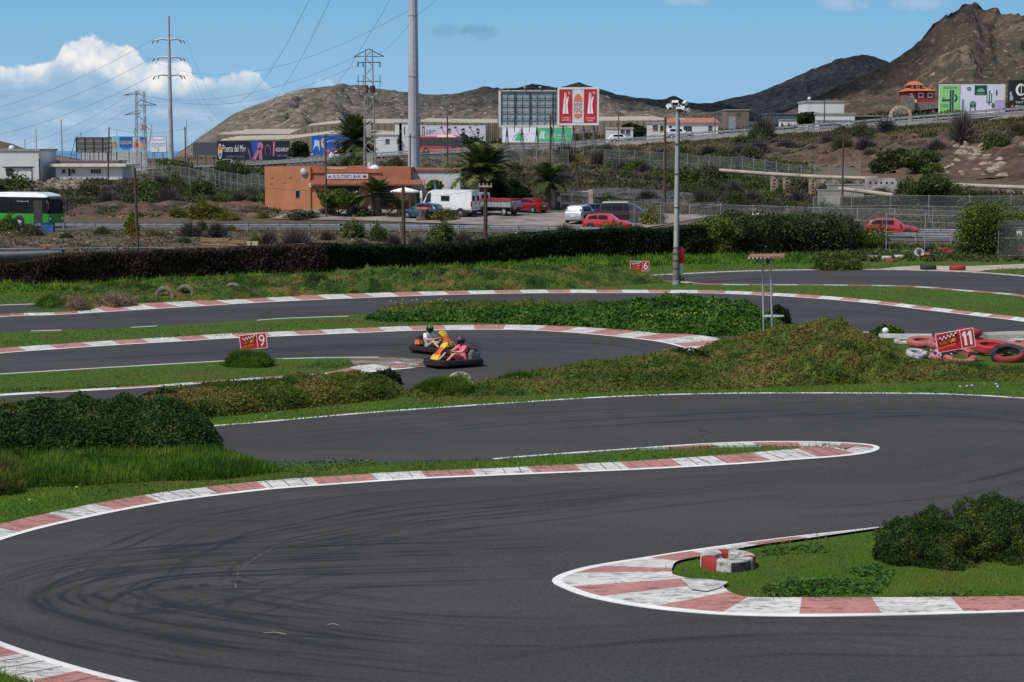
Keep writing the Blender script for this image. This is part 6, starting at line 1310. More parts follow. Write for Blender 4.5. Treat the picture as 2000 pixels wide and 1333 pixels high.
m = MB(M('pale_slab', (.34, .33, .28), .9, var=.3, scale=6)); m.lathe([(.01, .1), (.26, .09), (.3, 0)], n=14); o = m.build('flat_stone', loc=G(848, 752)); o.scale = (1, .8, 1); tag(o, 'flat whitish stone in the grass below the rear of the karts', 'stone')
# ---- pallets, crate, pipe roll, barrel
m_pal = M('pallet_wood', (.32, .20, .10), .85, var=.3, scale=2, stretch=(1, 6, 6)); m_pal2 = M('pale_plywood', (.45, .36, .25), .8, var=.12)
gp = 'wooden pallets stacked beyond the hedge'
def pallet(px, Y, z, w, label, tilt=0):
    g = onT(px, Y); m = MB(m_pal)
    for k in range(3): m.b2(-w / 2, -.4 + k * .38, 0, w / 2, -.3 + k * .38, .1)
    for k in range(7): m.b2(-w / 2 + k * (w - .1) / 6, -.42, .1, -w / 2 + k * (w - .1) / 6 + .13, .5, .125)
    m.b2(-w / 2, -.42, -.03, w / 2, -.3, .0); tag(m.build('pallet', loc=(g.x, g.y, g.z + z), rot=(0, tilt, 0)), label, 'pallet', gp)
pallet(425, 121, .95, 2.2, 'bottom wooden pallet of the stack beyond the hedge'); pallet(428, 121, 1.22, 2.4, 'middle wooden pallet of the stack beyond the hedge', .01); pallet(418, 121, 1.50, 1.9, 'top wooden pallet of the stack beyond the hedge', -.02); pallet(455, 121, 1.38, 1.5, 'tilted wooden pallet at the right of the stack', .06)
gg = onT(425, 121); m = MB(m_dk); m.b2(-1.1, -.2, 0, 1.9, .4, .92); tag(m.build('low_platform', loc=gg), 'dark low platform carrying the pallets beyond the hedge', 'platform')
for px, w, l in ((478, .65, 'pale plywood crate at the right of the pallets'), (496, .38, 'smaller pale plywood crate right of the larger one')):
    g = onT(px, 121); m = MB(m_pal2); m.b2(-w / 2, -.3, .92, w / 2, .3, 1.42); m.set(m_pal); m.b2(-w / 2 - .01, -.32, 1.1, w / 2 + .01, -.30, 1.16); tag(m.build('crate', loc=g), l, 'crate', 'plywood crates by the pallets')
m = MB(M('black_tarp', (.022, .027, .032), .5, var=.4)); m.tube([(-4, 0, .9), (-2, .05, .95), (-.5, 0, 1.0), (1.0, 0, 1.05), (2.0, 0, 1.1)], [.42, .45, .42, .44, .36], 14); g = onT(55, 112); tag(m.build('tarp_roll', loc=g, smooth=60), 'long black tarpaulin roll at the left edge beyond the hedge', 'tarpaulin roll')
m = MB(m_conc); m.b2(-4.5, -.5, -.2, 2.1, .4, .55); tag(m.build('low_wall', loc=g), 'low grey wall under the black tarpaulin roll', 'wall')
m = MB(M('orange_sheet', (.45, .15, .07), .8)); m.b2(-.3, 0, 0, .4, .3, .1); tag(m.build('orange_sheet', loc=onT(82, 114) + Vector((0, 0, 1.5))), 'scrap of orange sheet on the black tarpaulin roll', 'sheet')
g = onT(90, 157.5); m = MB(M('barrel_blue', (.03, .10, .30), .55, var=.2)); m.b2(-.55, -.35, 0, .5, .35, .8); m.set(M('barrel_dark', (.015, .05, .16), .55)); m.b2(-.57, -.37, .72, .52, .37, .8); m.b2(.05, -.37, .02, .07, .36, .7); tag(m.build('blue_bin', loc=g), 'blue bin against the crash barrier in front of the bus', 'bin')
# ---- raised pipe on block piers
def pipe():
    P = [at(a, b, Y) for a, b, Y in [(1405, 333, 207), (1500, 340, 197), (1600, 346, 189), (1693, 349, 183)]]; r = empty('raised_pipe', P[0], 0, 'long cream raised pipe on block piers, left section', 'pipe')
    m = MB(M('pipe_cream', (.30, .27, .215), .8, var=.15, scale=.5)); m.tube([p - P[0] for p in P], .21, 10); m.build('pipe', r, smooth=60)
    pm = M('pier_block', (.30, .22, .17), .95, var=.3, scale=2)
    def piers(r, P, n, org):
        for k in range(n):
            t = (k + .5) / n * (len(P) - 1); i = min(int(t), len(P) - 2); q = P[i].lerp(P[i + 1], t - i); gz = zt(q.x, q.y); m = MB(pm); hh = max(q.z - .25 - gz, .3); m.b2(-.35, -.3, -.5, .35, .3, hh)
            m.set(m_dk)
            for j in range(int(hh / .35)): m.b2(-.12, -.31, .1 + j * .35, .12, -.2, .28 + j * .35)
            m.build('pier', r, loc=(q.x - org.x, q.y - org.y, gz - org.z))
    piers(r, P[1:], 8, P[0])
    P = [at(a, b, Y) for a, b, Y in [(1845, 361, 178), (1920, 364, 175), (2000, 367, 171), (2100, 371, 167)]]; r = empty('raised_pipe', P[0], 0, 'cream raised pipe on block piers, right section at the edge of the frame', 'pipe')
    m = MB(_mats['pipe_cream']); m.tube([p - P[0] for p in P], .21, 10); m.build('pipe', r, smooth=60); piers(r, P, 8, P[0])
    P = [at(a, b, Y) for a, b, Y in [(1640, 369, 172), (1690, 375, 168), (1745, 382, 165)]]; m = MB(_mats['pipe_cream']); m.tube([p - P[0] for p in P], .2, 8); tag(m.build('short_pipe', loc=P[0], smooth=60), 'short slanting cream pipe below the broken white wall', 'pipe')
    q = at(1722, 358, 180); m = MB(M('grimy_white', (.34, .32, .29), .9, var=.4, scale=1.2)); m.b2(-1.6, -.3, -1.2, -.5, .3, .7); m.b2(-.5, -.3, -.9, 1.3, .3, .5); m.b2(1.3, -.3, -1, 1.7, .3, .2); m.set(m_dk)
    for k in range(5): m.b2(-1.3 + k * .55, -.31, -.1, -1.1 + k * .55, -.2, .15)
    tag(m.build('white_wall', loc=q), 'broken white block wall where the raised pipe ends', 'wall')
    for px, pz, w, h, Y, l in ((1650, 377, 3.6, 1.5, 174, 'grey concrete block wall behind the short slanting pipe'), (1618, 390, 2.2, 1.7, 170, 'lower grey concrete block at the left of the block wall')):
        q = at(px, pz, Y); m = MB(m_conc); m.b2(-w / 2, -.25, -h / 2, w / 2, .25, h / 2); m.b2(-w / 2 - .04, -.29, h / 2, w / 2 + .04, .29, h / 2 + .1); m.b2(-w / 2, -.28, -h, -w / 2 + .3, .28, h / 2 - .05); tag(m.build('block_wall', loc=q), l, 'wall')
pipe()
# ================================================================ BILLBOARDS
def board(px0, px1, pt, pb, Y, label, yaw=0, face=None, frame=None, nleg=4, leg=None, depth=.25, fr=.22, name='billboard', cat='billboard', back=False, legs_to=None, posts_r=.09, brace=False):
    pc = (px0 + px1) / 2; g = onT(pc, Y); w = (px1 - px0) * Y / F / max(.3, math.cos(yaw)); zb = at(pc, pb, Y).z - g.z; h = (pb - pt) * Y / F
    r = empty(name, g, yaw, label, cat); m = MB(frame or m_wht); m.b2(-w / 2, 0, zb, w / 2, depth, zb + h)
    if not back:
        for a in ((-w / 2, zb, -w / 2 + fr, zb + h), (w / 2 - fr, zb, w / 2, zb + h), (-w / 2 + fr, zb, w / 2 - fr, zb + fr), (-w / 2 + fr, zb + h - fr, w / 2 - fr, zb + h)): m.b2(a[0], -.06, a[1], a[2], .0, a[3])
    m.build('panel', r); 
    for k in range(nleg):
        x = -w / 2 + w * (k + .5) / nleg; l = MB(leg or m_dk); gx = zt(g.x + x * math.cos(yaw), g.y + x * math.sin(yaw)) - g.z
        l.cyl((x, .4, min(gx - .4, zb - .2)), (x, .4, zb + h * .6), posts_r, n=6)
        if brace: l.cyl((x - .5, .4, gx - .2), (x, .4, zb + .1), posts_r * .8, n=5); l.cyl((x + .5, .9, gx - .2), (x, .4, zb + .1), posts_r * .8, n=5)
        l.build('leg', r)
    return r, w, h, zb
def art(r, fn, name='printed_face'):
    m = MB(); fn(m); return m.build(name, r)
PM = {}
def C_(n, r, g, b): 
    if n not in PM: PM[n] = M('print_' + n, S(r, g, b), .6, var=.04)
    return PM[n]
# red and white restaurant board
r, w, h, zb = board(1089, 1169, 172, 245, 268, 'red and white billboard with a burger logo on tall legs', yaw=-.18, nleg=4, leg=M('leg_grey', (.13, .14, .15), .6), fr=.28, brace=True, posts_r=.075)
def f(m):
    a, b = -w / 2 + .32, w / 2 - .32; t = (b - a) / 3.15; z0, z1 = zb + .35, zb + h - .35; q = -.08
    m.set(C_('red', 176, 28, 48)).rect(a, z0, a + t * 1.08, z1, q); m.rect(b - t * 1.08, z0, b, z1, q); m.set(C_('ltgrey', 196, 200, 204)).rect(a + t * 1.08 + .03, z0, b - t * 1.08 - .03, z1, q)
    W_ = C_('white', 222, 220, 220)
    for c, n in ((a + t * .5, '73'), (b - t * .56, '74')):
        m.set(W_).poly([(c - .42, z0 + 1.35), (c - .03, z0 + 1.35), (c - .03, z1 - .4), (c - .12, z1 - .4)], q - .02); m.poly([(c + .06, z0 + 1.35), (c + .46, z0 + 1.35), (c + .3, z0 + 2.6), (c + .5, z1 - 1.05), (c + .33, z1 - 1.1), (c + .2, z1 - 1.6), (c + .12, z1 - .5), (c + .06, z1 - .4)], q - .02)
        m.text(n, c + .38, z1 - .72, .34, .4, q - .02)
    m.text('A 5 KM EN LA', a + .35, z0 + .65, t * .75, .24, q - .02); m.text('AUTOPISTA', a + .35, z0 + .28, t * .75, .24, q - .02); m.text('ANTES EL FRAILE', b - t + .12, z0 + .58, t * .8, .24, q - .02); m.text('TERMINAR', b - t + .35, z0 + .22, t * .5, .22, q - .02)
    c = (a + b) / 2; cz = (z0 + z1) / 2 + .1; bw = t * .36; o = C_('bun', 203, 112, 84)
    m.set(o).ell(c, cz + .55, bw, 1.15, q - .02, 0, 180); m.rect(c - bw * .95, cz - 1.55, c + bw * .95, cz - 1.2, q - .02); m.ell(c, cz - 1.5, bw * .95, .4, q - .021, 180, 360)
    k = C_('darkred', 150, 30, 44); m.set(k).text('BURGER', c - bw * .98, cz - .1, bw * 1.96, .52, q - .03); m.text('KING', c - bw * .98, cz - 1.05, bw * 1.96, .86, q - .03)
art(r, f)
# grey back of a billboard
r, w, h, zb = board(976, 1092, 180, 246, 276, 'grey lattice back of a large billboard joined to the red and white one', frame=M('board_back', (.27, .33, .36), .6, var=.2, scale=.5), nleg=4, leg=_mats['leg_grey'], posts_r=.075, back=True, brace=True)
m = MB(m_galv)
for k in range(9): m.b2(-w / 2 + k * w / 8 - .04, -.12, zb, -w / 2 + k * w / 8 + .04, -.03, zb + h)
m.set(m_dk)
for k in range(6): m.b2(-w / 2, -.2, zb + k * h / 5 - .035, w / 2, -.12, zb + k * h / 5 + .035)
for k in (.25, .5, .9): m.b2(-w / 2 + k * w - .05, -.3, zb - 1, -w / 2 + k * w + .05, -.2, zb + h)
m.build('back_grid', r)
m = MB(m_wht); m.b2(-w / 2 - .15, -.25, zb - .2, w / 2, .1, zb + .05); m.b2(-w / 2 - .15, -.25, zb, -w / 2 + .2, .1, zb + h + .2); m.b2(-w / 2, -.25, zb + h, w / 2, .1, zb + h + .15); m.build('edge_frame', r)
for k in (.16, .42, .68, .93):
    m = MB(m_wht); m.b2(-w / 2 + w * k - .03, -.1, zb + h, -w / 2 + w * k + .03, 0, zb + h + .75); m.b2(-w / 2 + w * k - .25, -.5, zb + h + .6, -w / 2 + w * k + .1, -.2, zb + h + .72); m.build('lamp', r)
# green and white store board
r, w, h, zb = board(981, 1117, 249, 279, 352, 'long low billboard, white left half and green right half with a triangle logo', nleg=5, fr=.15)
def f(m):
    q = -.08; x0 = -w / 2 + .15; x1 = w / 2 - .15; z0 = zb + .15; z1 = zb + h - .15; xm = x0 + (x1 - x0) * .49; G_ = C_('green', 78, 178, 128)
    m.set(C_('offwhite', 226, 226, 236)).rect(x0, z0, xm, z1, q); m.set(G_).rect(xm, z0, x1, z1, q)
    c = x0 + (xm - x0) * .5; m.poly([(c - 1.05, z0 + .25), (c + 1.05, z0 + .25), (c, z1 - .7)], q - .02)
    for i, ch in enumerate('LEROY'): m.set(C_('ink', 26, 28, 34)).text(ch, c - 1.42 + i * .30, z0 + .38 + i * .40, .24, .34, q - .03)
    for i, ch in enumerate('MERLIN'): m.text(ch, c + .12 + i * .24, z1 - .62 - i * .36, .2 if ch != 'I' else .06, .32, q - .03)
    W_ = C_('white', 222, 220, 220); m.set(W_).poly([(xm + .5, z0 + .6), (xm + .95, z0 + .6), (xm + 1.1, z1 - .55), (xm + .9, z1 - .55)], q - .02); m.poly([(xm + 1.15, z0 + .6), (xm + 1.65, z0 + .6), (xm + 1.5, z0 + 1.3), (xm + 1.75, z1 - .6), (xm + 1.2, z1 - .55)], q - .02); m.text('A 5 min', xm + 2.0, z0 + .7, 1.7, 1.1, q - .02); m.text('SALIDA 62', xm + 4.0, z0 + 1.1, 1.9, .45, q - .02); m.text('Las Chafiras', xm + 4.0, z0 + .6, 1.9, .35, q - .02)
art(r, f)
# portraits board
r, w, h, zb = board(823, 948, 246, 276, 372, 'long pale billboard with three portraits and slanting pink stripes', yaw=-.05, nleg=5, fr=.2)
def f(m):
    q = -.08; x0 = -w / 2 + .22; x1 = w / 2 - .22; z0 = zb + .22; z1 = zb + h - .22; H_ = z1 - z0; L = x1 - x0; K_ = C_('ink', 26, 28, 34); P_ = C_('plum', 96, 30, 66)
    m.set(C_('lilac', 196, 190, 206)).rect(x0, z0, x1, z1, q); m.set(P_).rect(x0, z0, x0 + .5, z1, q - .02); m.set(C_('offwhite', 226, 226, 236)).rect(x0 + .18, z0 + .3, x0 + .3, z1 - .3, q - .03)
    m.set(K_).text('SUSANA', x0 + .8, z0 + H_ * .62, 1.9, .42, q - .02); m.text('BASTA', x0 + .8, z0 + H_ * .42, 1.4, .42, q - .02); m.set(C_('pink', 190, 110, 130)).text('CONCIERTO', x0 + 2.3, z0 + H_ * .45, 1.4, .2, q - .02)
    m.set(C_('greyink', 120, 120, 135)); [m.text(t, x0 + .8 + i * 1.9, z0 + H_ * .24, 1.4, .16, q - .02) for i, t in enumerate(('JUEVES 12', 'VIERNES', 'ENTRADAS'))]
    for i, c in enumerate((.42, .645, .88)):
        xs = x0 + L * (c - .13); m.set(C_('darkpink', 120, 52, 72)).poly([(xs, z1), (xs + .14, z1), (xs + 1.95, z0), (xs + 1.75, z0)], q - .02); m.set(P_).poly([(xs - .1, z1), (xs + .6, z1), (xs + .28, z1 - .5)], q - .021)
        cx = x0 + L * c + .2; m.set(C_('greyskin', 150, 142, 150)).ell(cx, z1 - 1.0, .36, .5, q - .03); m.set(K_).ell(cx - .02, z1 - .72, .42, .36, q - .035, 0, 180)
        if i != 0: m.poly([(cx - .3, z1 - 1.15), (cx + .3, z1 - 1.15), (cx + .12, z1 - 1.6), (cx - .12, z1 - 1.6)], q - .036)
        if i == 1: m.poly([(cx - .75, z1 - 1.6), (cx - .1, z1 - 1.35), (cx + .3, z1 - 1.4), (cx + 1.1, z1 - 2.0), (cx + 1.3, z0), (cx - .1, z0)], q - .032)
        if i == 0: m.rect(cx - .3, z1 - 1.0, cx + .3, z1 - .88, q - .036)
        m.set(C_('greyink', 120, 120, 135)).text(('LUCIO', 'DIEGO LUPE', 'JUAN CALAS')[i], cx + 1.0 if i < 1 else cx - 1.9, z0 + .25, .9, .3, q - .037)
art(r, f)
# aquarium board
r, w, h, zb = board(424, 566, 276, 313, 432, 'long dark blue aquarium billboard with purple sea creatures', nleg=5, frame=m_dk, fr=.1)
def f(m):
    q = -.08; x0 = -w / 2 + .1; x1 = w / 2 - .1; z0 = zb + .1; z1 = zb + h - .1; H_ = z1 - z0; W_ = C_('white', 222, 220, 220)
    m.set(C_('navy', 22, 30, 50)).rect(x0, z0, x1, z1, q)
    m.set(W_).text('Poema del Mar', x0 + 1.3, z0 + H_ * .42, 5.6, H_ * .38, q - .02); m.set(C_('skygrey', 130, 140, 160)).text('Las Palmas de Gran Canaria', x0 + 2.0, z0 + H_ * .12, 4.6, H_ * .13, q - .02)
    m.set(W_).ell(x0 + .65, z0 + H_ * .45, .46, H_ * .42, q - .015); m.set(C_('flame', 220, 110, 40)).ell(x0 + .65, z0 + H_ * .58, .36, H_ * .24, q - .02); m.set(C_('yell', 226, 190, 60)).ell(x0 + .65, z0 + H_ * .42, .3, H_ * .12, q - .022); m.set(C_('blu', 40, 90, 170)).ell(x0 + .65, z0 + H_ * .25, .25, H_ * .13, q - .022)
    m.set(C_('blue2', 24, 74, 160)).poly([(x0 + 8.0, z1), (x0 + 10, z1), (x0 + 9.2, z0 + 1), (x0 + 8.6, z0 + 1)], q - .01)
    pk = C_('rose', 176, 104, 136); m.set(pk).ell(x0 + 10.3, z1 - 1.2, .7, 1.05, q - .02); m.poly([(x0 + 8.3, z0), (x0 + 9.2, z0), (x0 + 10.6, z1 - 1.4), (x0 + 9.7, z1 - 1.8)], q - .02); m.poly([(x0 + 10.0, z0), (x0 + 10.8, z0), (x0 + 10.6, z1 - 1.6), (x0 + 10.1, z1 - 1.6)], q - .019)
    m.set(C_('mauve', 120, 84, 120)); m.poly([(x0 + 7.2, z0 + 2.6), (x0 + 7.6, z0 + 2.6), (x0 + 8.2, z0), (x0 + 7.9, z0)], q - .02); m.ell(x0 + 12.1, z0 + H_ * .5, .75, 1.5, q - .02); m.set(C_('navy', 22, 30, 50)).ell(x0 + 12.1, z0 + H_ * .45, .55, 1.3, q - .03)
    m.set(C_('rose2', 190, 110, 120)).poly([(x0 + 13.3, z0 + .8), (x0 + 13.6, z0 + .8), (x0 + 13.9, z1 - .1), (x0 + 13.4, z1 - .1)], q - .02); m.set(W_).text('AQUARIUM', x0 + 13.95, z0 + H_ * .40, 3.1, H_ * .26, q - .02); m.set(C_('skygrey', 130, 140, 160)).text('Compra tu entrada', x0 + 14.3, z0 + H_ * .14, 2.4, H_ * .16, q - .02)
art(r, f)
board(377, 425, 279, 303, 425, 'dark grey back of a hoarding left of the aquarium billboard', frame=M('hoarding_dark', (.06, .07, .075), .7), nleg=3, back=True)
# blue mural wall
r, w, h, zb = board(609, 684, 266, 302, 398, 'bright blue painted mural wall with a yellow crescent behind the dark palm', frame=M('mural_edge', (.05, .1, .25), .7), nleg=2, fr=.05, name='mural_wall', cat='mural wall')
def f(m):
    q = -.08; x0 = -w / 2; z0 = zb; z1 = zb + h; m.set(C_('cobalt', 28, 84, 170)).rect(x0, z0, w / 2, z1, q); m.set(C_('sky', 176, 206, 226)).poly([(x0 + .3, z0 + .8), (x0 + .7, z1 - .9), (x0 + 1.7, z1 - 1.1), (x0 + 1.8, z0 + .6), (x0 + 1.4, z0 + 1.8), (x0 + .8, z0 + 1.8)], q - .02)
    m.set(C_('yell', 226, 190, 60)).ell(x0 + 2.6, z1 - 1.6, .5, 1.1, q - .02); m.set(C_('cobalt', 28, 84, 170)).ell(x0 + 2.9, z1 - 1.5, .4, .9, q - .03); m.set(C_('coral', 200, 96, 84)).ell(x0 + 5.4, z0 + .9, .7, .4, q - .02); m.ell(x0 + 3.6, z0 + .8, .5, .35, q - .02); m.set(C_('mauve', 120, 84, 120)).rect(x0 + 3, z0, w / 2, z0 + .4, q - .01)
    for k in range(4): m.set(C_(('rose', 'sky', 'coral', 'mauve')[k], 0, 0, 0)).rect(x0 + 6.4 + k * .4, z0, x0 + 6.6 + k * .4, z0 + 1.8, q - .02)
art(r, f)
# left pair
r, w, h, zb = board(149, 217, 269, 298, 392, 'grey lattice back of a billboard behind the white bungalow', frame=M('board_back2', (.16, .155, .16), .7, var=.15), nleg=4, back=True)
m = MB(m_dk)
for k in range(5): m.b2(-w / 2 + k * w / 4 - .07, -.14, zb - 2, -w / 2 + k * w / 4 + .07, -.02, zb + h)
for k in range(4): m.b2(-w / 2, -.2, zb + k * h / 3 - .05, w / 2, -.14, zb + k * h / 3 + .05)
m.cyl((-w / 2, 0, zb + h), (-w / 2 - 1.6, 0, zb - 2), .07, n=5); m.cyl((-w / 2 - 1.2, 0, zb - .5), (-w / 2, 0, zb - .5), .06, n=5); m.build('back_grid', r)
r, w, h, zb = board(215, 287, 267, 297, 392, 'colourful water park billboard with yellow lettering on blue', nleg=3, fr=.08)
def f(m):
    q = -.08; x0 = -w / 2; z0 = zb; z1 = zb + h; m.set(C_('aqua', 120, 184, 196)).rect(x0, z0, w / 2, z1, q); m.set(C_('azure', 30, 96, 170)).rect(x0 + 2.1, z0 + .9, x0 + 5.0, z1 - .1, q - .01); m.set(C_('azure', 30, 96, 170)).rect(x0 + 2.6, z0 + .5, x0 + 4.4, z0 + .95, q - .012)
    m.set(C_('yellow', 220, 214, 40)).text('AQUALAND', x0 + 2.3, z0 + 1.55, 2.5, .85, q - .03); m.set(C_('sky', 176, 206, 226)).text('COSTA ADEJE', x0 + 2.8, z0 + .62, 1.5, .2, q - .03)
    m.set(C_('lilac', 196, 190, 206)).rect(x0 + 5.0, z0, x0 + 6.5, z1 - .3, q - .01)
    for cx, c in ((.5, 'flame'), (1.3, 'coral'), (1.1, 'green'), (5.5, 'flame'), (6.0, 'darkred'), (6.8, 'sand'), (7.4, 'flame')):
        m.set(C_(c, 205, 160, 90)).ell(x0 + cx, z0 + 1.4 + (.7 if c == 'green' else 0), .26, .8 if c != 'green' else .4, q - .03); m.set(C_('skin', 210, 160, 130)).ell(x0 + cx, z0 + 2.3, .16, .18, q - .035)
    m.set(C_('azure', 30, 96, 170)).rect(x0 + 6.6, z0 + 2.0, w / 2 - .1, z1 - .15, q - .008)
art(r, f)
g = onT(222, 396); m = MB(M('panel_wall', (.46, .47, .50), .7, var=.1)); w_ = 130 * 396 / F; zb = at(222, 318, 396).z - g.z
for k in range(9): m.b2(-w_ / 2 + k * w_ / 9, 0, zb - 1, -w_ / 2 + (k + 1) * w_ / 9 - .06, .2, zb + 2.3)
m.b2(-w_ / 2, .1, -3, w_ / 2, .18, zb); tag(m.build('panel_wall', loc=g), 'white panelled wall under the two billboards on the left', 'wall')
r, w, h, zb = board(293, 325, 267, 298, 400, 'white motorway direction sign with black place names', frame=m_wht, nleg=2, fr=.02, leg=m_galv, name='road_sign', cat='road sign')
def f(m):
    q = -.08; x0 = -w / 2; z0 = zb; z1 = zb + h; K_ = C_('ink', 26, 28, 34)
    m.set(K_).rect(x0, z0, w / 2, z1, q + .02); m.set(C_('offwhite', 226, 226, 236)).rect(x0 + .07, z0 + .07, w / 2 - .07, z1 - .07, q); m.set(K_).rect(x0 + .07, z1 - .85, w / 2 - .07, z1 - .78, q - .02); m.text('V', x0 + .35, z1 - .55, .35, .32, q - .02); m.text('69', w / 2 - .75, z1 - .5, .42, .25, q - .02)
    m.text('LAS GALLETAS', x0 + .25, z0 + 1.75, w - .5, .32, q - .02); m.text('Guaza La Paloma', x0 + .3, z0 + 1.32, w - .6, .28, q - .02); m.text('Coto', x0 + 1.2, z0 + .85, .9, .28, q - .02); m.poly([(-.2, z0 + .3), (.2, z0 + .3), (.2, z0 + .6)], q - .02)
art(r, f)
# cactus board
r, w, h, zb = board(1832, 1960, 166, 223, 262, 'green and pale billboard picturing cacti and a white arrow exit', nleg=5, fr=.1, brace=True, posts_r=.07)
def f(m):
    q = -.08; x0 = -w / 2 + .1; x1 = w / 2 - .1; z0 = zb + .1; z1 = zb + h - .1; Dg = C_('dkgreen', 20, 70, 62); xm = x0 + 2.9
    m.set(C_('leafgreen', 136, 196, 120)).rect(x0, z0, xm, z1, q); m.set(C_('paper', 206, 208, 222)).rect(xm + .05, z0, x1, z1, q); m.set(C_('plum', 96, 30, 66)).rect(xm, z0, xm + .05, z1, q - .01)
    m.set(Dg).text('SALIDA 69', x0 + .5, z1 - .55, 1.9, .34, q - .02); m.rect(x0 + 1.42, z0 + .2, x0 + 2.0, z1 - .75, q - .02); m.rect(x0 + .5, z0 + 1.75, x0 + 1.5, z0 + 2.0, q - .02); m.poly([(x0 + .2, z0 + 1.87), (x0 + .6, z0 + 1.62), (x0 + .6, z0 + 2.12)], q - .021); m.ell(x0 + 2.1, z0 + 2.2, .45, .55, q - .02, -90, 90); m.set(C_('leafgreen', 136, 196, 120)).ell(x0 + 2.08, z0 + 2.2, .2, .3, q - .025, -90, 90)
    m.set(C_('paper', 206, 208, 222)).rect(x0 + 1.68, z0 + .3, x0 + 1.72, z1 - .85, q - .03); m.set(Dg).text('Guargacho', x0 + .15, z0 + 1.15, 1.15, .2, q - .02); m.text('Costa Silencio', x0 + .15, z0 + .9, 1.15, .2, q - .02); m.text('400 m', x0 + .3, z0 + 2.15, .6, .15, q - .02)
    m.rect(xm + 2.1, z1 - 1.45, xm + 3.9, z1 - .05, q - .02)
    for k in range(7): a = math.radians(20 + k * 23.3); m.set(C_('mint', 150, 206, 170)).poly([(xm + 3.0, z1 - 1.05), (xm + 3.0 + .5 * math.cos(a - .12), z1 - 1.05 + .5 * math.sin(a - .12)), (xm + 3.0 + .68 * math.cos(a), z1 - 1.05 + .68 * math.sin(a)), (xm + 3.0 + .5 * math.cos(a + .12), z1 - 1.05 + .5 * math.sin(a + .12))], q - .03)
    m.text('Botanico', xm + 2.4, z1 - 1.3, 1.2, .14, q - .03); gy = C_('greygreen', 110, 132, 132)
    m.set(gy); m.rect(xm + .3, z0 + .4, xm + .65, z0 + 2.0, q - .02); m.ell(xm + 1.9, z0 + 1.3, .5, .5, q - .02); m.poly([(xm + 1.4, z0 + .3), (xm + 1.6, z0 + .3), (xm + 1.8, z0 + 1.2), (xm + 1.5, z0 + 1.2)], q - .02); m.poly([(xm + 2.2, z0 + .3), (xm + 2.4, z0 + .3), (xm + 2.3, z0 + 1.2), (xm + 2.0, z0 + 1.2)], q - .02); m.ell(xm + 1.3, z1 - .55, .35, .3, q - .02)
    m.set(C_('cactus', 74, 104, 96)); m.rect(xm + 4.15, z0 + 1.2, xm + 4.35, z1 - .8, q - .02); m.rect(xm + 3.85, z0 + 1.6, xm + 3.97, z0 + 2.7, q - .02); m.rect(xm + 4.5, z0 + 1.5, xm + 4.65, z0 + 2.9, q - .02); m.rect(xm + 3.85, z0 + 1.5, xm + 4.65, z0 + 1.65, q - .021); m.ell(xm + 4.85, z0 + 1.1, .25, .4, q - .022); m.ell(xm + 5.3, z1 - 1.1, .15, .45, q - .02)
    m.set(C_('mauvepink', 178, 150, 176)).rect(xm + 5.0, z0 + 1.6, x1, z0 + 1.85, q - .018); m.set(C_('lavender', 176, 164, 206)).rect(xm + 5.1, z0, x1, z0 + 1.6, q - .017)
art(r, f)
r, w, h, zb = board(1966, 2040, 158, 214, 256, 'black billboard with white blackletter writing at the right edge', nleg=3, frame=m_dk, fr=.05)
def f(m):
    q = -.08; x0 = -w / 2; z0 = zb; z1 = zb + h; W_ = C_('white', 222, 220, 220); m.set(C_('black', 18, 22, 28)).rect(x0, z0, w / 2, z1, q)
    c = x0 + 1.75; cz = z1 - 1.35; m.set(W_).ell(c, cz, .72, .85, q - .02); m.set(C_('black', 18, 22, 28)).ell(c + .12, cz, .5, .62, q - .03); m.rect(c + .35, cz - .35, c + .9, cz + .35, q - .031); m.set(W_).rect(c + .05, cz - .6, c + .14, cz + .6, q - .035)
    m.text('TATTOO', x0 + 1.0, z0 + .85, 2.6, .28, q - .02); m.text('@Crownink', x0 + 1.0, z0 + .3, 2.6, .3, q - .02); m.set(C_('coral', 200, 96, 84)).ell(x0 + .62, z0 + .45, .18, .18, q - .02); m.set(gyy := C_('greyleaf', 150, 160, 168)); m.ell(x0 + .45, z0 + 1.6, .28, .4, q - .02); m.ell(x0 + .35, z0 + 2.2, .18, .3, q - .02); m.ell(x0 + 2.3, z0 + 1.5, .5, .14, q - .02)
art(r, f)
board(1423, 1436, 228, 252, 285, 'grey back of a road sign on two posts left of the small blue sign', frame=M('signback', (.22, .24, .25), .6), nleg=2, back=True, leg=m_galv, name='road_sign', cat='road sign', posts_r=.05)
for px, pt, pb, Y, l in ((1465, 247, 260, 276, 'small blue road sign beside the motorway barrier, right of the grey sign back'), (933, 278, 289, 330, 'small blue road sign below the portrait billboard'), (609, 298, 305, 372, 'small blue road sign below the painted mural wall')):
    r, w, h, zb = board(px - 4.5, px + 4.5, pt, pb, Y, l, frame=C_('signblue', 30, 92, 170), nleg=1, fr=.02, leg=m_galv, name='road_sign', cat='road sign', posts_r=.05)
    def f(m): m.set(C_('white', 222, 220, 220)).poly([(-w * .1, zb + .15), (w * .1, zb + .15), (w * .3, zb + h * .8), (w * .15, zb + h * .8)], -.08); m.rect(-w * .3, zb + h * .45, w * .05, zb + h * .6, -.082)
    art(r, f, 'symbol')
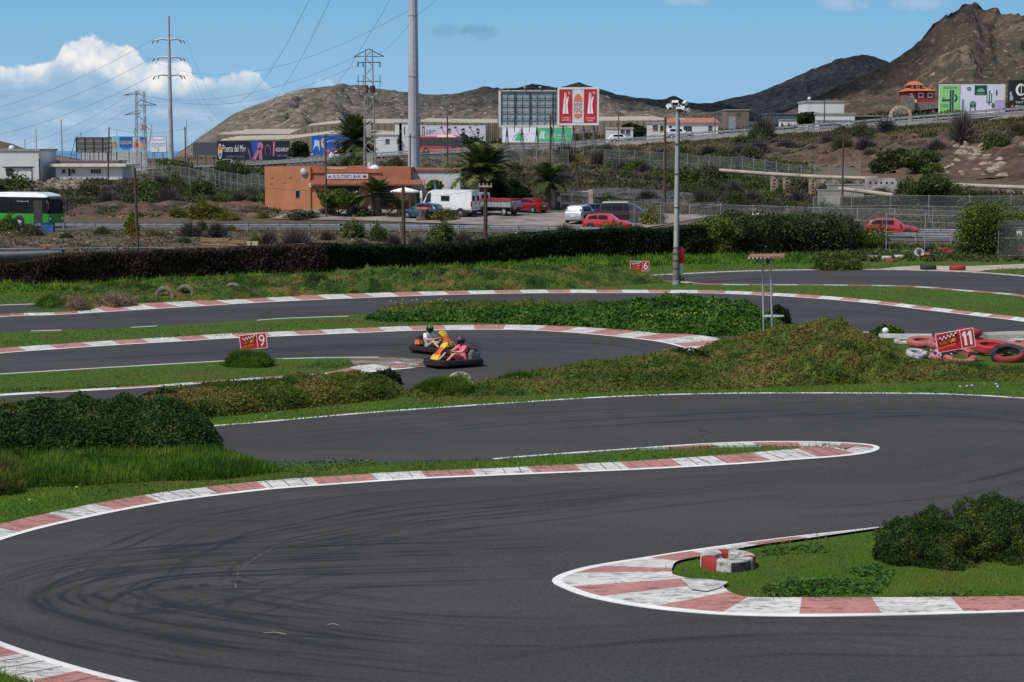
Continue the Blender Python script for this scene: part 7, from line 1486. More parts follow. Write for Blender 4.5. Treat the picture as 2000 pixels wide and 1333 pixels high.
# motorway street lamp
g = onT(604, 395); r = empty('street_lamp', g, 0, 'street lamp with a long white head reaching over the motorway by the mural', 'street lamp'); m = MB(m_galv); hh = at(604, 278, 395).z - g.z; m.tube([(3.2, 0, -.4), (3.2, 0, hh - .6), (3.6, 0, hh), (5.0, 0, hh + .3)], .07, 6); m.build('post', r); m = MB(m_wht); m.ball((0, 0, 0), .75, .3, .17, 12, 6); m.build('lamp_head', r, loc=(7.3, 0, hh + .35), smooth=60); m = MB(m_galv); m.cyl((5, 0, hh + .3), (6.8, 0, hh + .35), .05, n=5); m.build('arm', r)
# ================================================================ BUILDINGS
def at_l(px, pz, Y, g, yaw=0): 
    p = at(px, pz, Y) - g; return p.x, p.z
def house(px0, px1, pt, pb, Y, depth, label, wins=(), doors=(), wall=None, roof=None, name='white_house', cat='house', roofh=.25, over=.15, yaw=0, slab=True):
    """boxy house: wins/doors are (px0, px1, pt, pb) rectangles of the front wall as seen in the photo"""
    pc = (px0 + px1) / 2; g = onT(pc, Y); w = (px1 - px0) * Y / F; z1 = at(pc, pt, Y).z - g.z; z0 = min(at(pc, pb, Y).z - g.z, 0) - 1.5
    r = empty(name, g, yaw, label, cat); m = MB(wall or m_wht); t = .25; L = lambda p: (p - pc) * Y / F; Z = lambda q: at(pc, q, Y).z - g.z
    hs = sorted([(L(a), L(b), Z(d), Z(c), k) for k, lst in ((0, wins), (1, doors)) for a, b, c, d in lst]); x = -w / 2
    for a, b, c, d, k in hs:
        m.b2(x, 0, z0, a, t, z1); m.b2(a, 0, z0, b, t, c); m.b2(a, 0, d, b, t, z1); x = b
    m.b2(x, 0, z0, w / 2, t, z1); m.b2(-w / 2, t, z0, -w / 2 + t, depth, z1); m.b2(w / 2 - t, t, z0, w / 2, depth, z1); m.b2(-w / 2 + t, depth - t, z0, w / 2 - t, depth, z1)
    m.build('wall', r)
    for a, b, c, d, k in hs:
        q = MB(m_glass if k == 0 else m_dk); q.b2(a, .12, c, b, .16, d)
        if k == 0 and b - a > .7:
            q.set(m_galv)
            for j in range(1, 4): q.b2(a + (b - a) * j / 4 - .03, .06, c, a + (b - a) * j / 4 + .03, .1, d)
        wo = q.build('window' if k == 0 else 'door', r); s = MB(m_conc); s.b2(a - .08, -.06, c - .1, b + .08, .1, c - .003)
        if k == 0: s.build('sill', wo)
    rm = MB(roof or m_conc)
    if slab: rm.b2(-w / 2 - over, -over, z1, w / 2 + over, depth + over, z1 + roofh)
    else:
        rm.add([(-w / 2 - over, -over, z1), (w / 2 + over, -over, z1), (w / 2 + over, depth + over, z1), (-w / 2 - over, depth + over, z1), (-w / 2 + .1, depth * .5, z1 + roofh), (w / 2 - .1, depth * .5, z1 + roofh)], [(0, 1, 5, 4), (2, 3, 4, 5), (1, 2, 5), (3, 0, 4), (3, 2, 1, 0)])
    rm.build('roof', r); return r, g, w, z1
m_tile = M('terracotta_tile', (.34, .13, .085), .85, var=.3, scale=4, stretch=(6, 1, 1)); m_orw = M('orange_render', (.50, .20, .10), .9, var=.12, scale=.5); m_orw2 = M('rust_render', (.36, .13, .08), .9, var=.14, scale=.6)
house(-30, 75, 295, 345, 232, 9, 'plain white flat-topped building at the left edge above the bus', doors=[(11, 25, 328, 345)], wins=[(30, 32, 333, 338)])
house(108, 237, 326, 345, 234, 8, 'long low white bungalow with a cream slab roof', wins=[(120, 127, 331, 338), (138, 146, 331, 338), (176, 196, 331, 338)], doors=[(132, 137, 330, 344)], roof=M('cream_slab', (.62, .58, .48), .7), roofh=.35, over=.6)
g = onT(172, 238); m = MB(M('brown_parapet', (.17, .14, .13), .9)); z = at(172, 324, 238).z - g.z; m.b2(-4.2, 0, z - .1, 4.0, 5, z + .65); m.b2(-4.3, -.1, z + .6, 4.1, 5.1, z + .7); tag(m.build('roof_parapet', loc=g), 'brown box on the roof of the white bungalow', 'roof structure')
g = onT(36, 230); m = MB(m_wht); z = at(36, 328, 230).z - g.z; m.b2(-1.6, -.6, -1, 1.7, .2, z); m.set(m_dk); m.b2(-1.9, -.8, z, 1.9, .3, z + .15); m.b2(-1.5, -.63, z - 1, -.6, -.58, z - .1); tag(m.build('shed', loc=g), 'small white lean-to with a dark roof edge against the white building', 'shed')
m = MB(m_wht); g = onT(23, 236); z = at(23, 294, 236).z - g.z; m.ball((0, 0, z + .3), .42, .42, .35, 12, 6); m.cyl((0, 0, z - .1), (0, 0, z + .3), .4, n=12); tag(m.build('water_tank', loc=g, smooth=50), 'small white water tank on the roof of the left white building', 'tank')
m = MB(m_tile); g = onT(92, 320); z = at(92, 317, 320).z - g.z; m.add([(-1.8, 0, z), (1.8, 0, z), (1.8, 3, z), (-1.8, 3, z), (-.7, 1.5, z + .8), (.7, 1.5, z + .8)], [(0, 1, 5, 4), (1, 2, 5), (2, 3, 4, 5), (3, 0, 4), (3, 2, 1, 0)]); m.set(m_conc); m.b2(-1.6, .2, -1, 1.6, 2.8, z); tag(m.build('tiled_house', loc=g), 'low orange tiled roof between the white building and the bungalow', 'house')
# orange bar
def bar():
    Y = 184; g = onT(665, Y); X = lambda p: (p - 665) * Y / F; Zp = lambda q: at(665, q, Y).z - g.z
    r = empty('bar_building', g, 0, 'orange flat-roofed bar with a long white name sign and red tiled canopy', 'bar'); D = 8
    m = MB(m_orw); zt_ = Zp(326); zb = Zp(405)
    pts = [(517, 326), (600, 326), (606, 324), (628, 324), (640, 330), (672, 330), (682, 324), (708, 324), (718, 330), (738, 331), (745, 326), (801, 326)]
    m.prism([(X(517), zb - 1), (X(606), zb - 1), (X(606), Zp(326)), (X(517), Zp(326))][::1], 0, .3)
    m.set(m_orw2); pr = [(X(606), Zp(352))] + [(X(a), Zp(b)) for a, b in pts[2:]] + [(X(801), Zp(352))]; m.prism(pr, .25, .55); m.b2(X(606), .85, zb - .5, X(801), 1.1, Zp(350))
    m.set(m_orw); m.b2(X(517), .3, zb - 1, X(517) + .3, D, Zp(327)); m.b2(X(801) - .3, 1.1, zb - 1, X(801), D, Zp(327)); m.b2(X(517) + .3, D - .3, zb - 1, X(801) - .3, D, Zp(327)); m.b2(X(607), .12, zb - 1, X(634), .8, Zp(356)); m.build('wall', r)
    m = MB(m_conc); m.b2(X(518) + .3, .6, Zp(331), X(800) - .3, D - .3, Zp(330)); m.build('roof', r)
    m = MB(m_orw2); m.b2(X(606), .12, Zp(338), X(744), .3, Zp(336)); m.build('moulding', r)
    m = MB(m_tile); a, b = X(608), X(830); n = 62
    for k in range(n):
        x0 = a + (b - a) * k / n; x1 = a + (b - a) * (k + .8) / n; m.add([(x0, .24, Zp(352)), (x1, .24, Zp(352)), (x1, -1.1, Zp(361)), (x0, -1.1, Zp(361)), ((x0 + x1) / 2, .24, Zp(351)), ((x0 + x1) / 2, -1.12, Zp(359.5))], [(0, 4, 5, 3), (4, 1, 2, 5), (3, 5, 2)])
    m.b2(a, -1.05, Zp(363), b, .2, Zp(361.6)); m.build('tiled_canopy', r)
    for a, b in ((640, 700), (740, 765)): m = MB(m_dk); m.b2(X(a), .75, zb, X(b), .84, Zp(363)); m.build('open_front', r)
    for p in (640, 672, 704, 740, 770, 800): m = MB(m_wood); m.b2(X(p) - .07, -.95, zb, X(p) + .07, -.8, Zp(362)); m.build('canopy_post', r)
    s = MB(m_wht); s.b2(X(634), .12, Zp(350), X(718), .2, Zp(340)); so_ = s.build('name_sign', r)
    t = MB(); t.set(M('letter_blue', S(44, 70, 130), .6)); t.text("SUTER'S BAR", X(657), Zp(348.3), X(704) - X(657), Zp(341.5) - Zp(348.3), .10); t.set(C_('red', 176, 28, 48)); t.poly([(X(639), Zp(347)), (X(648), Zp(347)), (X(643), Zp(343))], .10); t.ell(X(711), Zp(345), .22, .14, .10); t.set(C_('greyink', 120, 120, 135)); t.ell(X(652), Zp(345), .12, .16, .10); t.build('lettering', so_)
    for a, b, c, d in ((576, 585, 372, 387), (616, 623, 368, 378)):
        q = MB(m_galv); q.b2(X(a), -.04, Zp(d), X(b), .0, Zp(c)); q.set(m_glass); q.b2(X(a) + .06, -.06, Zp(d) + .06, X(b) - .06, -.041, Zp(c) - .06); q.build('window', r)
    q = MB(m_galv); q.lathe([(.01, -.22), (.18, -.20), (.36, -.1), (.36, -.02)], (X(593), -.02, Zp(336)), 20, 'Y'); q.set(m_wht); q.lathe([(.01, -.24), (.3, -.16)], (X(593), -.02, Zp(336)), 20, 'Y'); q.build('round_sign', r)
    q = MB(m_wht); q.poly([(X(587), Zp(353)), (X(590), Zp(356)), (X(593), Zp(353)), (X(590), Zp(349))], -.03); q.b2(X(604), -.1, Zp(366), X(608), .05, Zp(358)); q.set(C_('blu', 40, 90, 170)); q.ell(X(590), Zp(352.6), .08, .09, -.04); q.build('small_sign', r)
    q = MB(m_wht); q.ball((X(727), 2, Zp(331)), .62, .62, .45, 14, 6, half=True); q.b2(X(715), 1.6, Zp(331), X(720), 2.2, Zp(318)); q.build('roof_dome', r, smooth=50)
    q = MB(m_rust)
    for x, z in ((532, 347), (567, 347), (530, 359), (555, 357)): q.b2(X(x) - .1, -.02, Zp(z) - .08, X(x) + .1, .0, Zp(z) + .06)
    q.build('wall_stain', r)
bar()
house(801, 898, 334, 400, 190, 6, 'white annex behind the orange bar with an orange roof edge', roof=m_tile, roofh=.25, doors=[(840, 856, 352, 398)])
def parasol(px, pb, Y, closed, label, h=2.3, w=1.3):
    g = onT(px, Y); r = empty('parasol', g, 0, label, 'parasol', 'white parasols on the bar terrace'); m = MB(m_galv); m.cyl((0, 0, 0), (0, 0, h), .03, n=6); m.build('pole', r); m = MB(M('canvas_white', (.74, .72, .70), .85, var=.06))
    if closed: m.lathe([(.01, h + .1), (.12, h), (.18, h - .6), (.10, h - .85), (.19, h - 1.5), (.12, h - 1.9), (.01, h - 1.9)], n=9)
    else:
        m.lathe([(.01, h + .3), (w * .5, h + .14), (w, h - .08), (w, h - .2), (w * .97, h - .08), (.02, h + .2)], n=8)
    m.build('canopy', r)
parasol(696, 400, 178.5, True, 'closed white parasol left of the stout palm'); parasol(722, 402, 178.5, True, 'closed pale parasol right behind the stout palm', 2.1); parasol(790, 400, 179.5, False, 'open white parasol right of the stout palm', 2.4, 1.45); parasol(822, 402, 179.5, True, 'closed white parasol beside the white van', 2.3)
g = onT(849, 180); r = empty('flag', g, 0, 'furled blue and white flag behind the white van', 'flag'); m = MB(m_galv); m.cyl((0, 0, 0), (0, 0, 3.0), .03, n=6); m.build('pole', r); m = MB(M('flag_blue', (.03, .08, .28), .8)); m.loft([[(-.12, 0, 3), (.1, -.08, 3), (.12, .08, 3)], [(-.05, 0, 2.2), (.2, -.1, 2.3), (.2, .08, 2.3)], [(.05, 0, 1.5), (.28, -.05, 1.5), (.22, .06, 1.5)]]); m.set(m_wht); m.b2(.02, -.13, 2.1, .14, -.1, 2.5); m.build('cloth', r)
m = MB(M('banner_red', (.52, .02, .03), .6)); g = onT(825, 172); zc = at(825, 407, 172).z - g.z; m.b2(-.72, 0, zc - .13, .72, .04, zc + .13); m.set(m_wht); m.text('PARKING', -.6, zc - .07, 1.0, .13, -.01); m.set(m_rust); m.b2(-.35, .02, -.1, -.2, .1, zc - .13); m.b2(-.6, -.1, -.2, .1, .5, .45); tag(m.build('banner', loc=g), 'small red banner sign in front of the teal car', 'sign')
# houses behind the motorway
house(731, 777, 265, 290, 385, 7, 'long low white house with two green windows behind the lattice tower', wins=[(753, 761, 272, 281), (776 - 1, 777 - .2, 272, 281)], roofh=.2)
house(772, 822, 241, 290, 386, 7, 'taller white block with narrow windows behind the thick grey mast', wins=[(780, 784, 248, 256), (789, 791, 248, 262), (777, 785, 272, 281)], roofh=.2)
house(1305, 1402, 240, 263, 318, 8, 'white house with a red tiled roof behind the floodlight mast', wins=[(1303 + 4, 1312, 246, 256), (1335, 1351, 247, 257), (1383, 1391, 246, 258)], roof=m_tile, roofh=.9, slab=False, over=.3)
house(1268, 1304, 242, 262, 322, 6, 'small white house with two barred windows left of the red-roofed one', wins=[(1275, 1285, 245, 255), (1289, 1296, 246, 256)], wall=M('cream_wall', (.55, .52, .45), .8)); house(1186, 1236, 252, 270, 312, 5, 'low white garage with a reddish slab roof beside the dark rounded tree', wins=[(1212, 1220, 254, 264), (1222, 1231, 254, 264)], roof=M('pinkish_slab', (.42, .30, .25), .8), roofh=.25)
house(1575, 1647, 200, 240, 300, 9, 'tall plain white flat-roofed house on the right below the mountain'); house(1594, 1668, 224, 246, 292, 3, 'low white front wing of the flat-roofed house on the right', wins=[(1630, 1634, 235, 239)]); house(1594, 1660, 236, 252, 286, .4, 'white garden wall in front of the flat-roofed house', roofh=.08)
m = MB(m_wht); g = onT(1579, 300); z = at(1579, 199, 300).z - g.z; m.ball((0, 0, z + .5), .3, .3, .3, 8, 6); m.cyl((0, 0, z - 1), (0, 0, z + .4), .05, n=5); tag(m.build('chimney_ball', loc=g), 'small white ball finial beside the flat-roofed house', 'finial')
house(1660, 1735, 228, 246, 300, 4, 'dark open carport right of the white flat-roofed house', wall=M('carport', (.08, .075, .07), .9), roof=M('grey_roof', (.25, .23, .21), .9), roofh=.15, over=.4); house(1528, 1575, 235, 250, 330, 5, 'low grey-white shed among scrub left of the dark tree', roof=m_conc, roofh=.15); house(1498, 1560, 224, 236, 390, 8, 'long blue-grey shed below the middle hill', wall=M('blue_shed', (.06, .09, .13), .8), roof=M('blue_roof', (.1, .13, .17), .7), roofh=.2)
house(1418, 1462, 216, 234, 400, 8, 'unfinished brown block building below the middle hill', wall=M('brown_block', (.16, .12, .10), .9), roofh=.2, wins=[(1438, 1446, 222, 230)])
# red villa on its stone terrace
def villa():
    Y = 330; g = onT(1800, Y); X = lambda p: (p - 1800) * Y / F; Zp = lambda q: at(1800, q, Y).z - g.z; r = empty('red_villa', g, 0, 'dark red villa with an orange tiled roof and small tower on the mountain foot', 'villa'); rd = M('villa_red', (.24, .025, .028), .85, var=.12)
    m = MB(rd); m.b2(X(1772), 0, Zp(202), X(1823), 8, Zp(178)); m.b2(X(1781), 2, Zp(177), X(1802), 6, Zp(166)); m.build('wall', r)
    m = MB(M('roof_orange', (.45, .13, .06), .85, var=.2))
    for x0, x1, y0, y1, z, h in ((X(1768), X(1826), -.6, 8.6, Zp(178), .8), (X(1777), X(1806), 1.5, 6.5, Zp(166), .75)):
        cx = (x0 + x1) / 2; cy = (y0 + y1) / 2; k = (x1 - x0) * .25; m.add([(x0, y0, z), (x1, y0, z), (x1, y1, z), (x0, y1, z), (cx - k, cy, z + h), (cx + k, cy, z + h)], [(0, 1, 5, 4), (1, 2, 5), (2, 3, 4, 5), (3, 0, 4), (3, 2, 1, 0)])
    m.build('roof', r)
    for a, b, c, d, y in ((1791, 1801, 182, 191, 0), (1809, 1819, 182, 191, 0), (1775, 1780, 183, 190, 0), (1782, 1786, 167.5, 172.5, 2), (1791, 1798, 167, 173, 2)):
        m = MB(m_wht); m.b2(X(a), y - .08, Zp(d), X(b), y, Zp(c)); m.set(m_glass); m.b2(X(a) + .15, y - .1, Zp(d) + .15, X(b) - .15, y - .081, Zp(c) - .15); m.build('window', r)
    m = MB(m_wht); m.b2(X(1769), -3, Zp(203), X(1781), -.4, Zp(196)); m.b2(X(1772), -2.6, Zp(196), X(1774), -2.2, Zp(189)); m.b2(X(1767), -2.6, Zp(196), X(1768.5), -2.2, Zp(190)); m.build('balcony', r)
    m = MB(M('terrace_stone', (.17, .15, .12), .95, var=.3, scale=2)); m.b2(X(1748), -5, Zp(216), X(1773), -4, Zp(191)); 
    for k in range(5): m.b2(X(1749 + k * 5), -5, Zp(191), X(1751 + k * 5), -4.6, Zp(188))
    m.add([(X(1773), -4, Zp(202)), (X(1833), -4, Zp(199)), (X(1833), -4, Zp(211)), (X(1773), -4, Zp(218)), (X(1773), 12, Zp(202)), (X(1833), 12, Zp(199)), (X(1833), 12, Zp(230)), (X(1773), 12, Zp(230))], [(0, 3, 2, 1), (0, 1, 5, 4), (1, 2, 6, 5), (0, 4, 7, 3)]); m.build('terrace', r)
villa()
def arch():
    Y = 274; g = onT(1757, Y); r = empty('stone_arch', g, 0, 'round pale stone arch standing behind the motorway barrier', 'arch'); R = 21.5 * Y / F; z0 = at(1757, 228, Y).z - g.z; m = MB(m_stone); n = 22
    for k in range(n):
        a0 = PI * (-.12 + 1.24 * k / n); a1 = PI * (-.12 + 1.24 * (k + .9) / n); q = []
        for a in (a0, a1):
            for rr in (R, R - .42): q.append((rr * math.cos(a), z0 + rr * math.sin(a)))
        m.set(m_stone if k % 2 else M('arch_brick', (.42, .26, .15), .9)); m.prism([q[0], q[2], q[3], q[1]], -.3, .3)
    m.set(m_stone); m.b2(R - .5, -.3, -1, R - .05, .3, z0 - .5); m.b2(-R, -.3, -1, -R + .4, .3, z0 - .5); m.build('ring', r); m = MB(m_wht); m.b2(-2.8, -.6, -.3, -1.0, .0, z0 - .2); m.build('white_base', r)
arch()
# wind-screened greenhouses
gw = M('windbreak_net', (.21, .18, .135), .9, var=.1, scale=.2, stretch=(3, 1, .1)); gl = M('greenhouse_cover', (.34, .305, .24), .85, var=.08, scale=.05)
def ghouse(pts, Y, D, label, base=None):
    g = onT(pts[0][0], Y); r = empty('greenhouse', g, 0, label, 'greenhouse'); n = len(pts); m = MB(gw); m.add([at(a, c, Y) - g for a, b, c in pts] + [at(a, b, Y) - g for a, b, c in pts], [(i, i + 1, n + i + 1, n + i) for i in range(n - 1)]); m.build('net_wall', r)
    m = MB(gl); rows = []
    for k, dz in enumerate((0, .5, .2, .6, .3, .7)): rows += [at(a, b, Y) - g + Vector((0, D * k / 5, dz + .025 * D * k / 5)) for a, b, c in pts]
    m.add(rows, [(k * n + i, k * n + i + 1, (k + 1) * n + i + 1, (k + 1) * n + i) for k in range(5) for i in range(n - 1)]); m.build('cover', r); m = MB(M('stake_brown', (.2, .16, .12), .9))
    for a in np.arange(pts[0][0], pts[-1][0], 13): 
        b = np.interp(a, [p[0] for p in pts], [p[1] for p in pts]); c = np.interp(a, [p[0] for p in pts], [p[2] for p in pts]); m.cyl(at(a, c, Y - .2) - g, at(a, b, Y - .2) - g, .07, n=4)
    m.build('stake', r)
ghouse([(426, 263, 300), (500, 262, 300), (566, 262, 300), (600, 246, 300), (660, 241, 300), (760, 241, 300), (820, 242, 300)], 560, 60, 'long beige net-covered greenhouse behind the aquarium billboard'); ghouse([(430, 275, 305), (560, 272, 305), (640, 262, 305), (700, 262, 300), (820, 268, 300)], 500, 30, 'lower pale greenhouse roof directly above the aquarium billboard')
ghouse([(822, 238, 290), (900, 240, 290), (975, 240, 290)], 520, 40, 'pale greenhouse behind the portrait billboard'); ghouse([(1165, 236, 275), (1215, 236, 275), (1300, 235, 272), (1312, 237, 272)], 450, 40, 'pale greenhouse behind the small white houses')
m = MB(M('hedge_cactus', (.05, .06, .025), .9, var=.4)); g = onT(925, 400); zb = at(925, 248, 400).z - g.z
for k in range(26): m.cyl((-5.5 + k * .42, 0, zb - 3), (-5.5 + k * .42 + rng.normal(0, .1), 0, zb + rng.uniform(.1, 1.0)), .16, .08, 5)
tag(m.build('cactus_row', loc=g), 'row of upright columnar cacti above the portrait billboard', 'cacti')
# gate with pillars
def gate():
    Y = 187; g = onT(1120, Y); X = lambda p: (p - 1120) * Y / F; Zp = lambda q: at(1120, q, Y).z - g.z; r = empty('gate', g, 0, 'white framed metal gate between two pale stone pillars', 'gate'); 
    for a, b, c in ((1078, 1085, 373), (1150, 1158, 370), (1071, 1077.6, 401)): m = MB(m_stone); m.b2(X(a), -.3, -.5, X(b), .3, Zp(c)); m.build('pillar', r)
    m = MB(m_wht)
    for a, b, c, d in ((1083, 1084, 374, 412), (1095, 1096.5, 374, 412), (1116, 1117.5, 374, 412), (1083, 1150, 373.5, 374.8), (1083, 1096.5, 411.5, 413)): m.b2(X(a), -.05, Zp(d), X(b), .05, Zp(c))
    m.build('frame', r); m = MB(M('gate_brown', (.12, .085, .06), .8)); m.b2(X(1084), -.02, Zp(411), X(1095), .02, Zp(375)); m.build('door_leaf', r); m = MB(m_wht); m.b2(X(1089), -.08, Zp(394), X(1094), -.05, Zp(384)); m.build('notice', r); m = MB(m_mesh); m.b2(X(1097), -.01, Zp(411), X(1150), .01, Zp(375)); m.build('mesh', r)
    m = MB(M('low_wall_earth', (.22, .17, .13), .95)); m.b2(X(1040), .0, -.3, X(1072), .3, Zp(402)); m.build('low_wall', r)
gate()
def hut():
    Y = 128; g = onT(1985, Y); pk = M('pink_block', (.23, .13, .11), .9, var=.25, scale=3, stretch=(1, 1, 3)); r = empty('block_hut', g, 0, 'reddish brown block hut with horizontal slats at the right edge', 'hut'); m = MB(pk); m.b2(-1.0, .2, 0, 3, 3, 2.1); m.b2(-1.3, -.1, 0, 3, .2, .9); m.build('wall', r); m = MB(M('slat_grey', (.25, .22, .21), .8)); [m.b2(-1.0, .1, 1.0 + k * .16, 3, .16, 1.05 + k * .16) for k in range(7)]; m.build('slats', r); m = MB(m_wht); m.b2(.2, .05, 1.35, .6, .1, 1.75); m.build('notice', r)
    m = MB(m_dk); m.b2(-1.1, .1, 2.1, 3, 3.1, 2.2); m.build('roof', r)
hut()
# ================================================================ VEHICLES
def paint(n, c, metal=0, rough=.28): 
    if n in _mats: return _mats[n]
    m, nt, b = newmat(n); b.inputs['Base Color'].default_value = (*c, 1); b.inputs['Metallic'].default_value = metal; b.inputs['Roughness'].default_value = rough; b.inputs['Coat Weight'].default_value = .5; b.inputs['Coat Roughness'].default_value = .08
    nt.links.new(mixc(nt, ramp(nt, noisef(nt, 1.2, 4), .3, .7), c, tuple(x * .86 for x in c)), b.inputs['Base Color']); _mats[n] = m; return m
m_head = M('headlamp', (.75, .78, .8), .15, spec=.8); m_tail = M('tail_lamp', (.45, .012, .012), .3); m_hub = M('alloy', (.45, .45, .46), .35, .6); m_plate = M('number_plate', (.7, .7, .66), .5)
def wheel(r, x, y, R=.33, w=.22, sgn=-1):
    m = MB(m_black); m.tyre((0, 0, 0), R, R * .6, w, 20, 'Y'); t = m.build('wheel', r, loc=(x, y, R), smooth=50); h = MB(m_hub); h.lathe([(.01, sgn * w * .36), (R * .25, sgn * w * .4), (R * .62, sgn * w * .3)], n=14, axis='Y')
    for k in range(5): a = k * 1.2566; h.cyl((0, sgn * w * .40, 0), (R * .55 * math.cos(a), sgn * w * .38, R * .55 * math.sin(a)), .03, n=4)
    h.build('rim', t, smooth=40)
HATCH = [(-1, .36, .78, .80, .78), (-.965, .24, .92, .95, .88), (-.90, .2, .97, 1.02, .93), (-.78, .2, .99, 1.36, .97), (-.55, .2, .99, 1.48, .98), (-.1, .2, .97, 1.50, 1), (.12, .2, .95, 1.46, 1), (.46, .2, .93, .97, .99), (.78, .2, .84, .88, .96), (.93, .24, .70, .74, .88), (1, .36, .60, .62, .72)]
SALOON = [(-1, .36, .86, .88, .80), (-.96, .24, .98, 1.0, .90), (-.72, .2, 1.0, 1.04, .95), (-.45, .2, .99, 1.40, .97), (-.2, .2, .97, 1.46, 1), (.10, .2, .95, 1.42, 1), (.42, .2, .93, .97, .99), (.78, .2, .84, .88, .96), (.93, .24, .70, .74, .88), (1, .36, .60, .62, .72)]
SUV = [(-1, .4, .92, .96, .82), (-.965, .28, 1.05, 1.08, .90), (-.93, .26, 1.08, 1.12, .94), (-.84, .26, 1.08, 1.50, .97), (-.6, .26, 1.06, 1.64, .98), (-.1, .26, 1.05, 1.66, 1), (.14, .26, 1.04, 1.60, 1), (.44, .26, 1.03, 1.07, .99), (.80, .26, .98, 1.0, .96), (.94, .3, .84, .88, .88), (1, .42, .7, .72, .74)]
MPV = [(-1, .4, .95, 1.0, .84), (-.96, .3, 1.05, 1.5, .93), (-.9, .25, 1.05, 1.72, .97), (-.5, .25, 1.02, 1.80, .99), (.1, .25, 1.0, 1.80, 1), (.38, .25, .98, 1.66, 1), (.72, .25, .95, 1.05, .98), (.9, .28, .82, .88, .92), (1, .38, .62, .64, .78)]
VAN = [(-1, .42, 1.2, 2.40, .93), (-.985, .36, 1.2, 2.5, .97), (-.9, .36, 1.2, 2.56, .99), (0, .36, 1.2, 2.58, 1), (.45, .36, 1.2, 2.56, 1), (.58, .36, 1.25, 2.44, 1), (.82, .36, 1.22, 1.30, .97), (.96, .38, .95, 1.0, .92), (1, .45, .7, .72, .84)]
def car(px, pb, yaw, col, label, prof=HATCH, L=4.2, W=1.78, Y=None, side=((-.74, -.34), (-.31, .10)), group=None, R=.32, zoff=0, wsc=None, rsc=None, name='car', cat='car', rails=False, wx=(-.62, .63), quiet=False, y0=118, hs=1.0):
    g = onT(px, Y) if Y else hit(px, pb, y0); g.z += .1 + zoff; r = empty(name, g, yaw, label, cat, group); hl = L / 2; hw = W / 2
    def ring(x, zl, zb, zt_, k, shrink=.74):
        w = hw * k; roof = zt_ - zb > .15; wt = w * (shrink if roof else .93); zl *= hs; zb *= hs; zt_ *= hs
        return [(x * hl, -w * .9, zl), (x * hl, -w, zl + .18), (x * hl, -w, (zl + zb) / 2 + .1), (x * hl, -w * .97, zb), (x * hl, -wt, zt_ - .04), (x * hl, -wt * .8, zt_), (x * hl, wt * .8, zt_), (x * hl, wt, zt_ - .04), (x * hl, w * .97, zb), (x * hl, w, (zl + zb) / 2 + .1), (x * hl, w, zl + .18), (x * hl, w * .9, zl)]
    sh = .92 if prof is VAN else .78; rings = [ring(*s, sh) for s in prof]; m = MB(col); m.loft(rings); fixn(m.build('body', r, smooth=35))
    xs = [s[0] * hl for s in prof]
    def P(x, t, sg, off=.012): # point on the glasshouse side
        v = [np.interp(x, xs, [rr[i][c] for rr in rings]) for i, c in ((3, 1), (3, 2), (4, 1), (4, 2))]; return (x, sg * -(v[0] + (v[2] - v[0]) * t - off) if sg > 0 else (v[0] + (v[2] - v[0]) * t - off), v[1] + (v[3] - v[1]) * t)
    for a, b in side:
        for sg in (-1, 1):
            q = MB(m_glass); n = 5; A = [P(hl * (a + (b - a) * i / n), .10, sg) for i in range(n + 1)]; B = [P(hl * (a + (b - a) * i / n), .86, sg) for i in range(n + 1)]; q.add(A + B, [(i, i + 1, n + 2 + i, n + 1 + i) for i in range(n)]); q.build('side_window', r)
    def screen(i, j, nm, t0=.08, t1=.9):
        a, b = rings[i], rings[j]; q = MB(m_glass); d = .012 * (1 if prof[i][0] > prof[j][0] else -1); f = lambda t: [(a[5][0] + (b[5][0] - a[5][0]) * t + d, (a[k][1] + (b[k][1] - a[k][1]) * t) * .95, a[k][2] + (b[k][2] - a[k][2]) * t + .014) for k in (4, 7)]
        p, s = f(t0), f(t1); q.face([p[0], p[1], s[1], s[0]]); q.build(nm, r)
    tops = [s[3] for s in prof]; k = max(i for i in range(len(prof)) if prof[i][3] - prof[i][2] > .15); screen(k + 1, k, 'windscreen')
    k0 = min(i for i in range(len(prof)) if prof[i][3] - prof[i][2] > .15)
    if prof is not VAN: screen(k0 - 1, k0, 'rear_window', .12, .85)
    for x in wx:
        for sg in (-1, 1):
            ar = MB(m_dk); ar.lathe([(.01, 0), (R + .07, 0)], (0, 0, 0), 20, 'Y'); ar.build('wheel_arch', r, loc=(x * hl, sg * (hw + .006), R + .04)); wheel(r, x * hl, sg * (hw - .08), R, .22, sg)
    for sg in (-1, 1):
        q = MB(m_head); zf = prof[-2][2] * hs; q.add([(hl * .97, sg * hw * .55, zf - .10), (hl * .90, sg * hw * .93, zf - .06), (hl * .86, sg * hw * .945, zf + .06), (hl * .955, sg * hw * .55, zf + .02)], [(0, 1, 2, 3)]); q.build('headlight', r)
        q = MB(m_tail); zr = prof[1][2] * hs; q.b2(-hl * .985, sg * hw * .62, zr - .22, -hl * .93, sg * hw * .93, zr - .06) if prof is not VAN else q.b2(-hl * 1.005, sg * hw * .80, .95, -hl * .97, sg * hw * .99, 1.45); q.build('tail_light', r)
        q = MB(m_dk); q.ball((hl * .36 if prof is not VAN else hl * .66, sg * (hw + .10), 1.0 * hs if prof is not VAN else 1.35), .10, .09, .08 if prof is not VAN else .2, 8, 5); q.build('mirror', r)
    q = MB(m_dk); q.b2(hl * .97, -hw * .5, .38, hl * 1.003, hw * .5, .52); q.set(m_plate); q.b2(hl * 1.0, -.25, .42, hl * 1.008, .25, .52); q.b2(-hl * 1.008, -.25, .62, -hl * .995, .25, .72); q.build('grille', r)
    q = MB(m_dk); q.b2(-hl * .9, -hw * .9, .18, hl * .92, hw * .9, .3); q.build('underside', r)
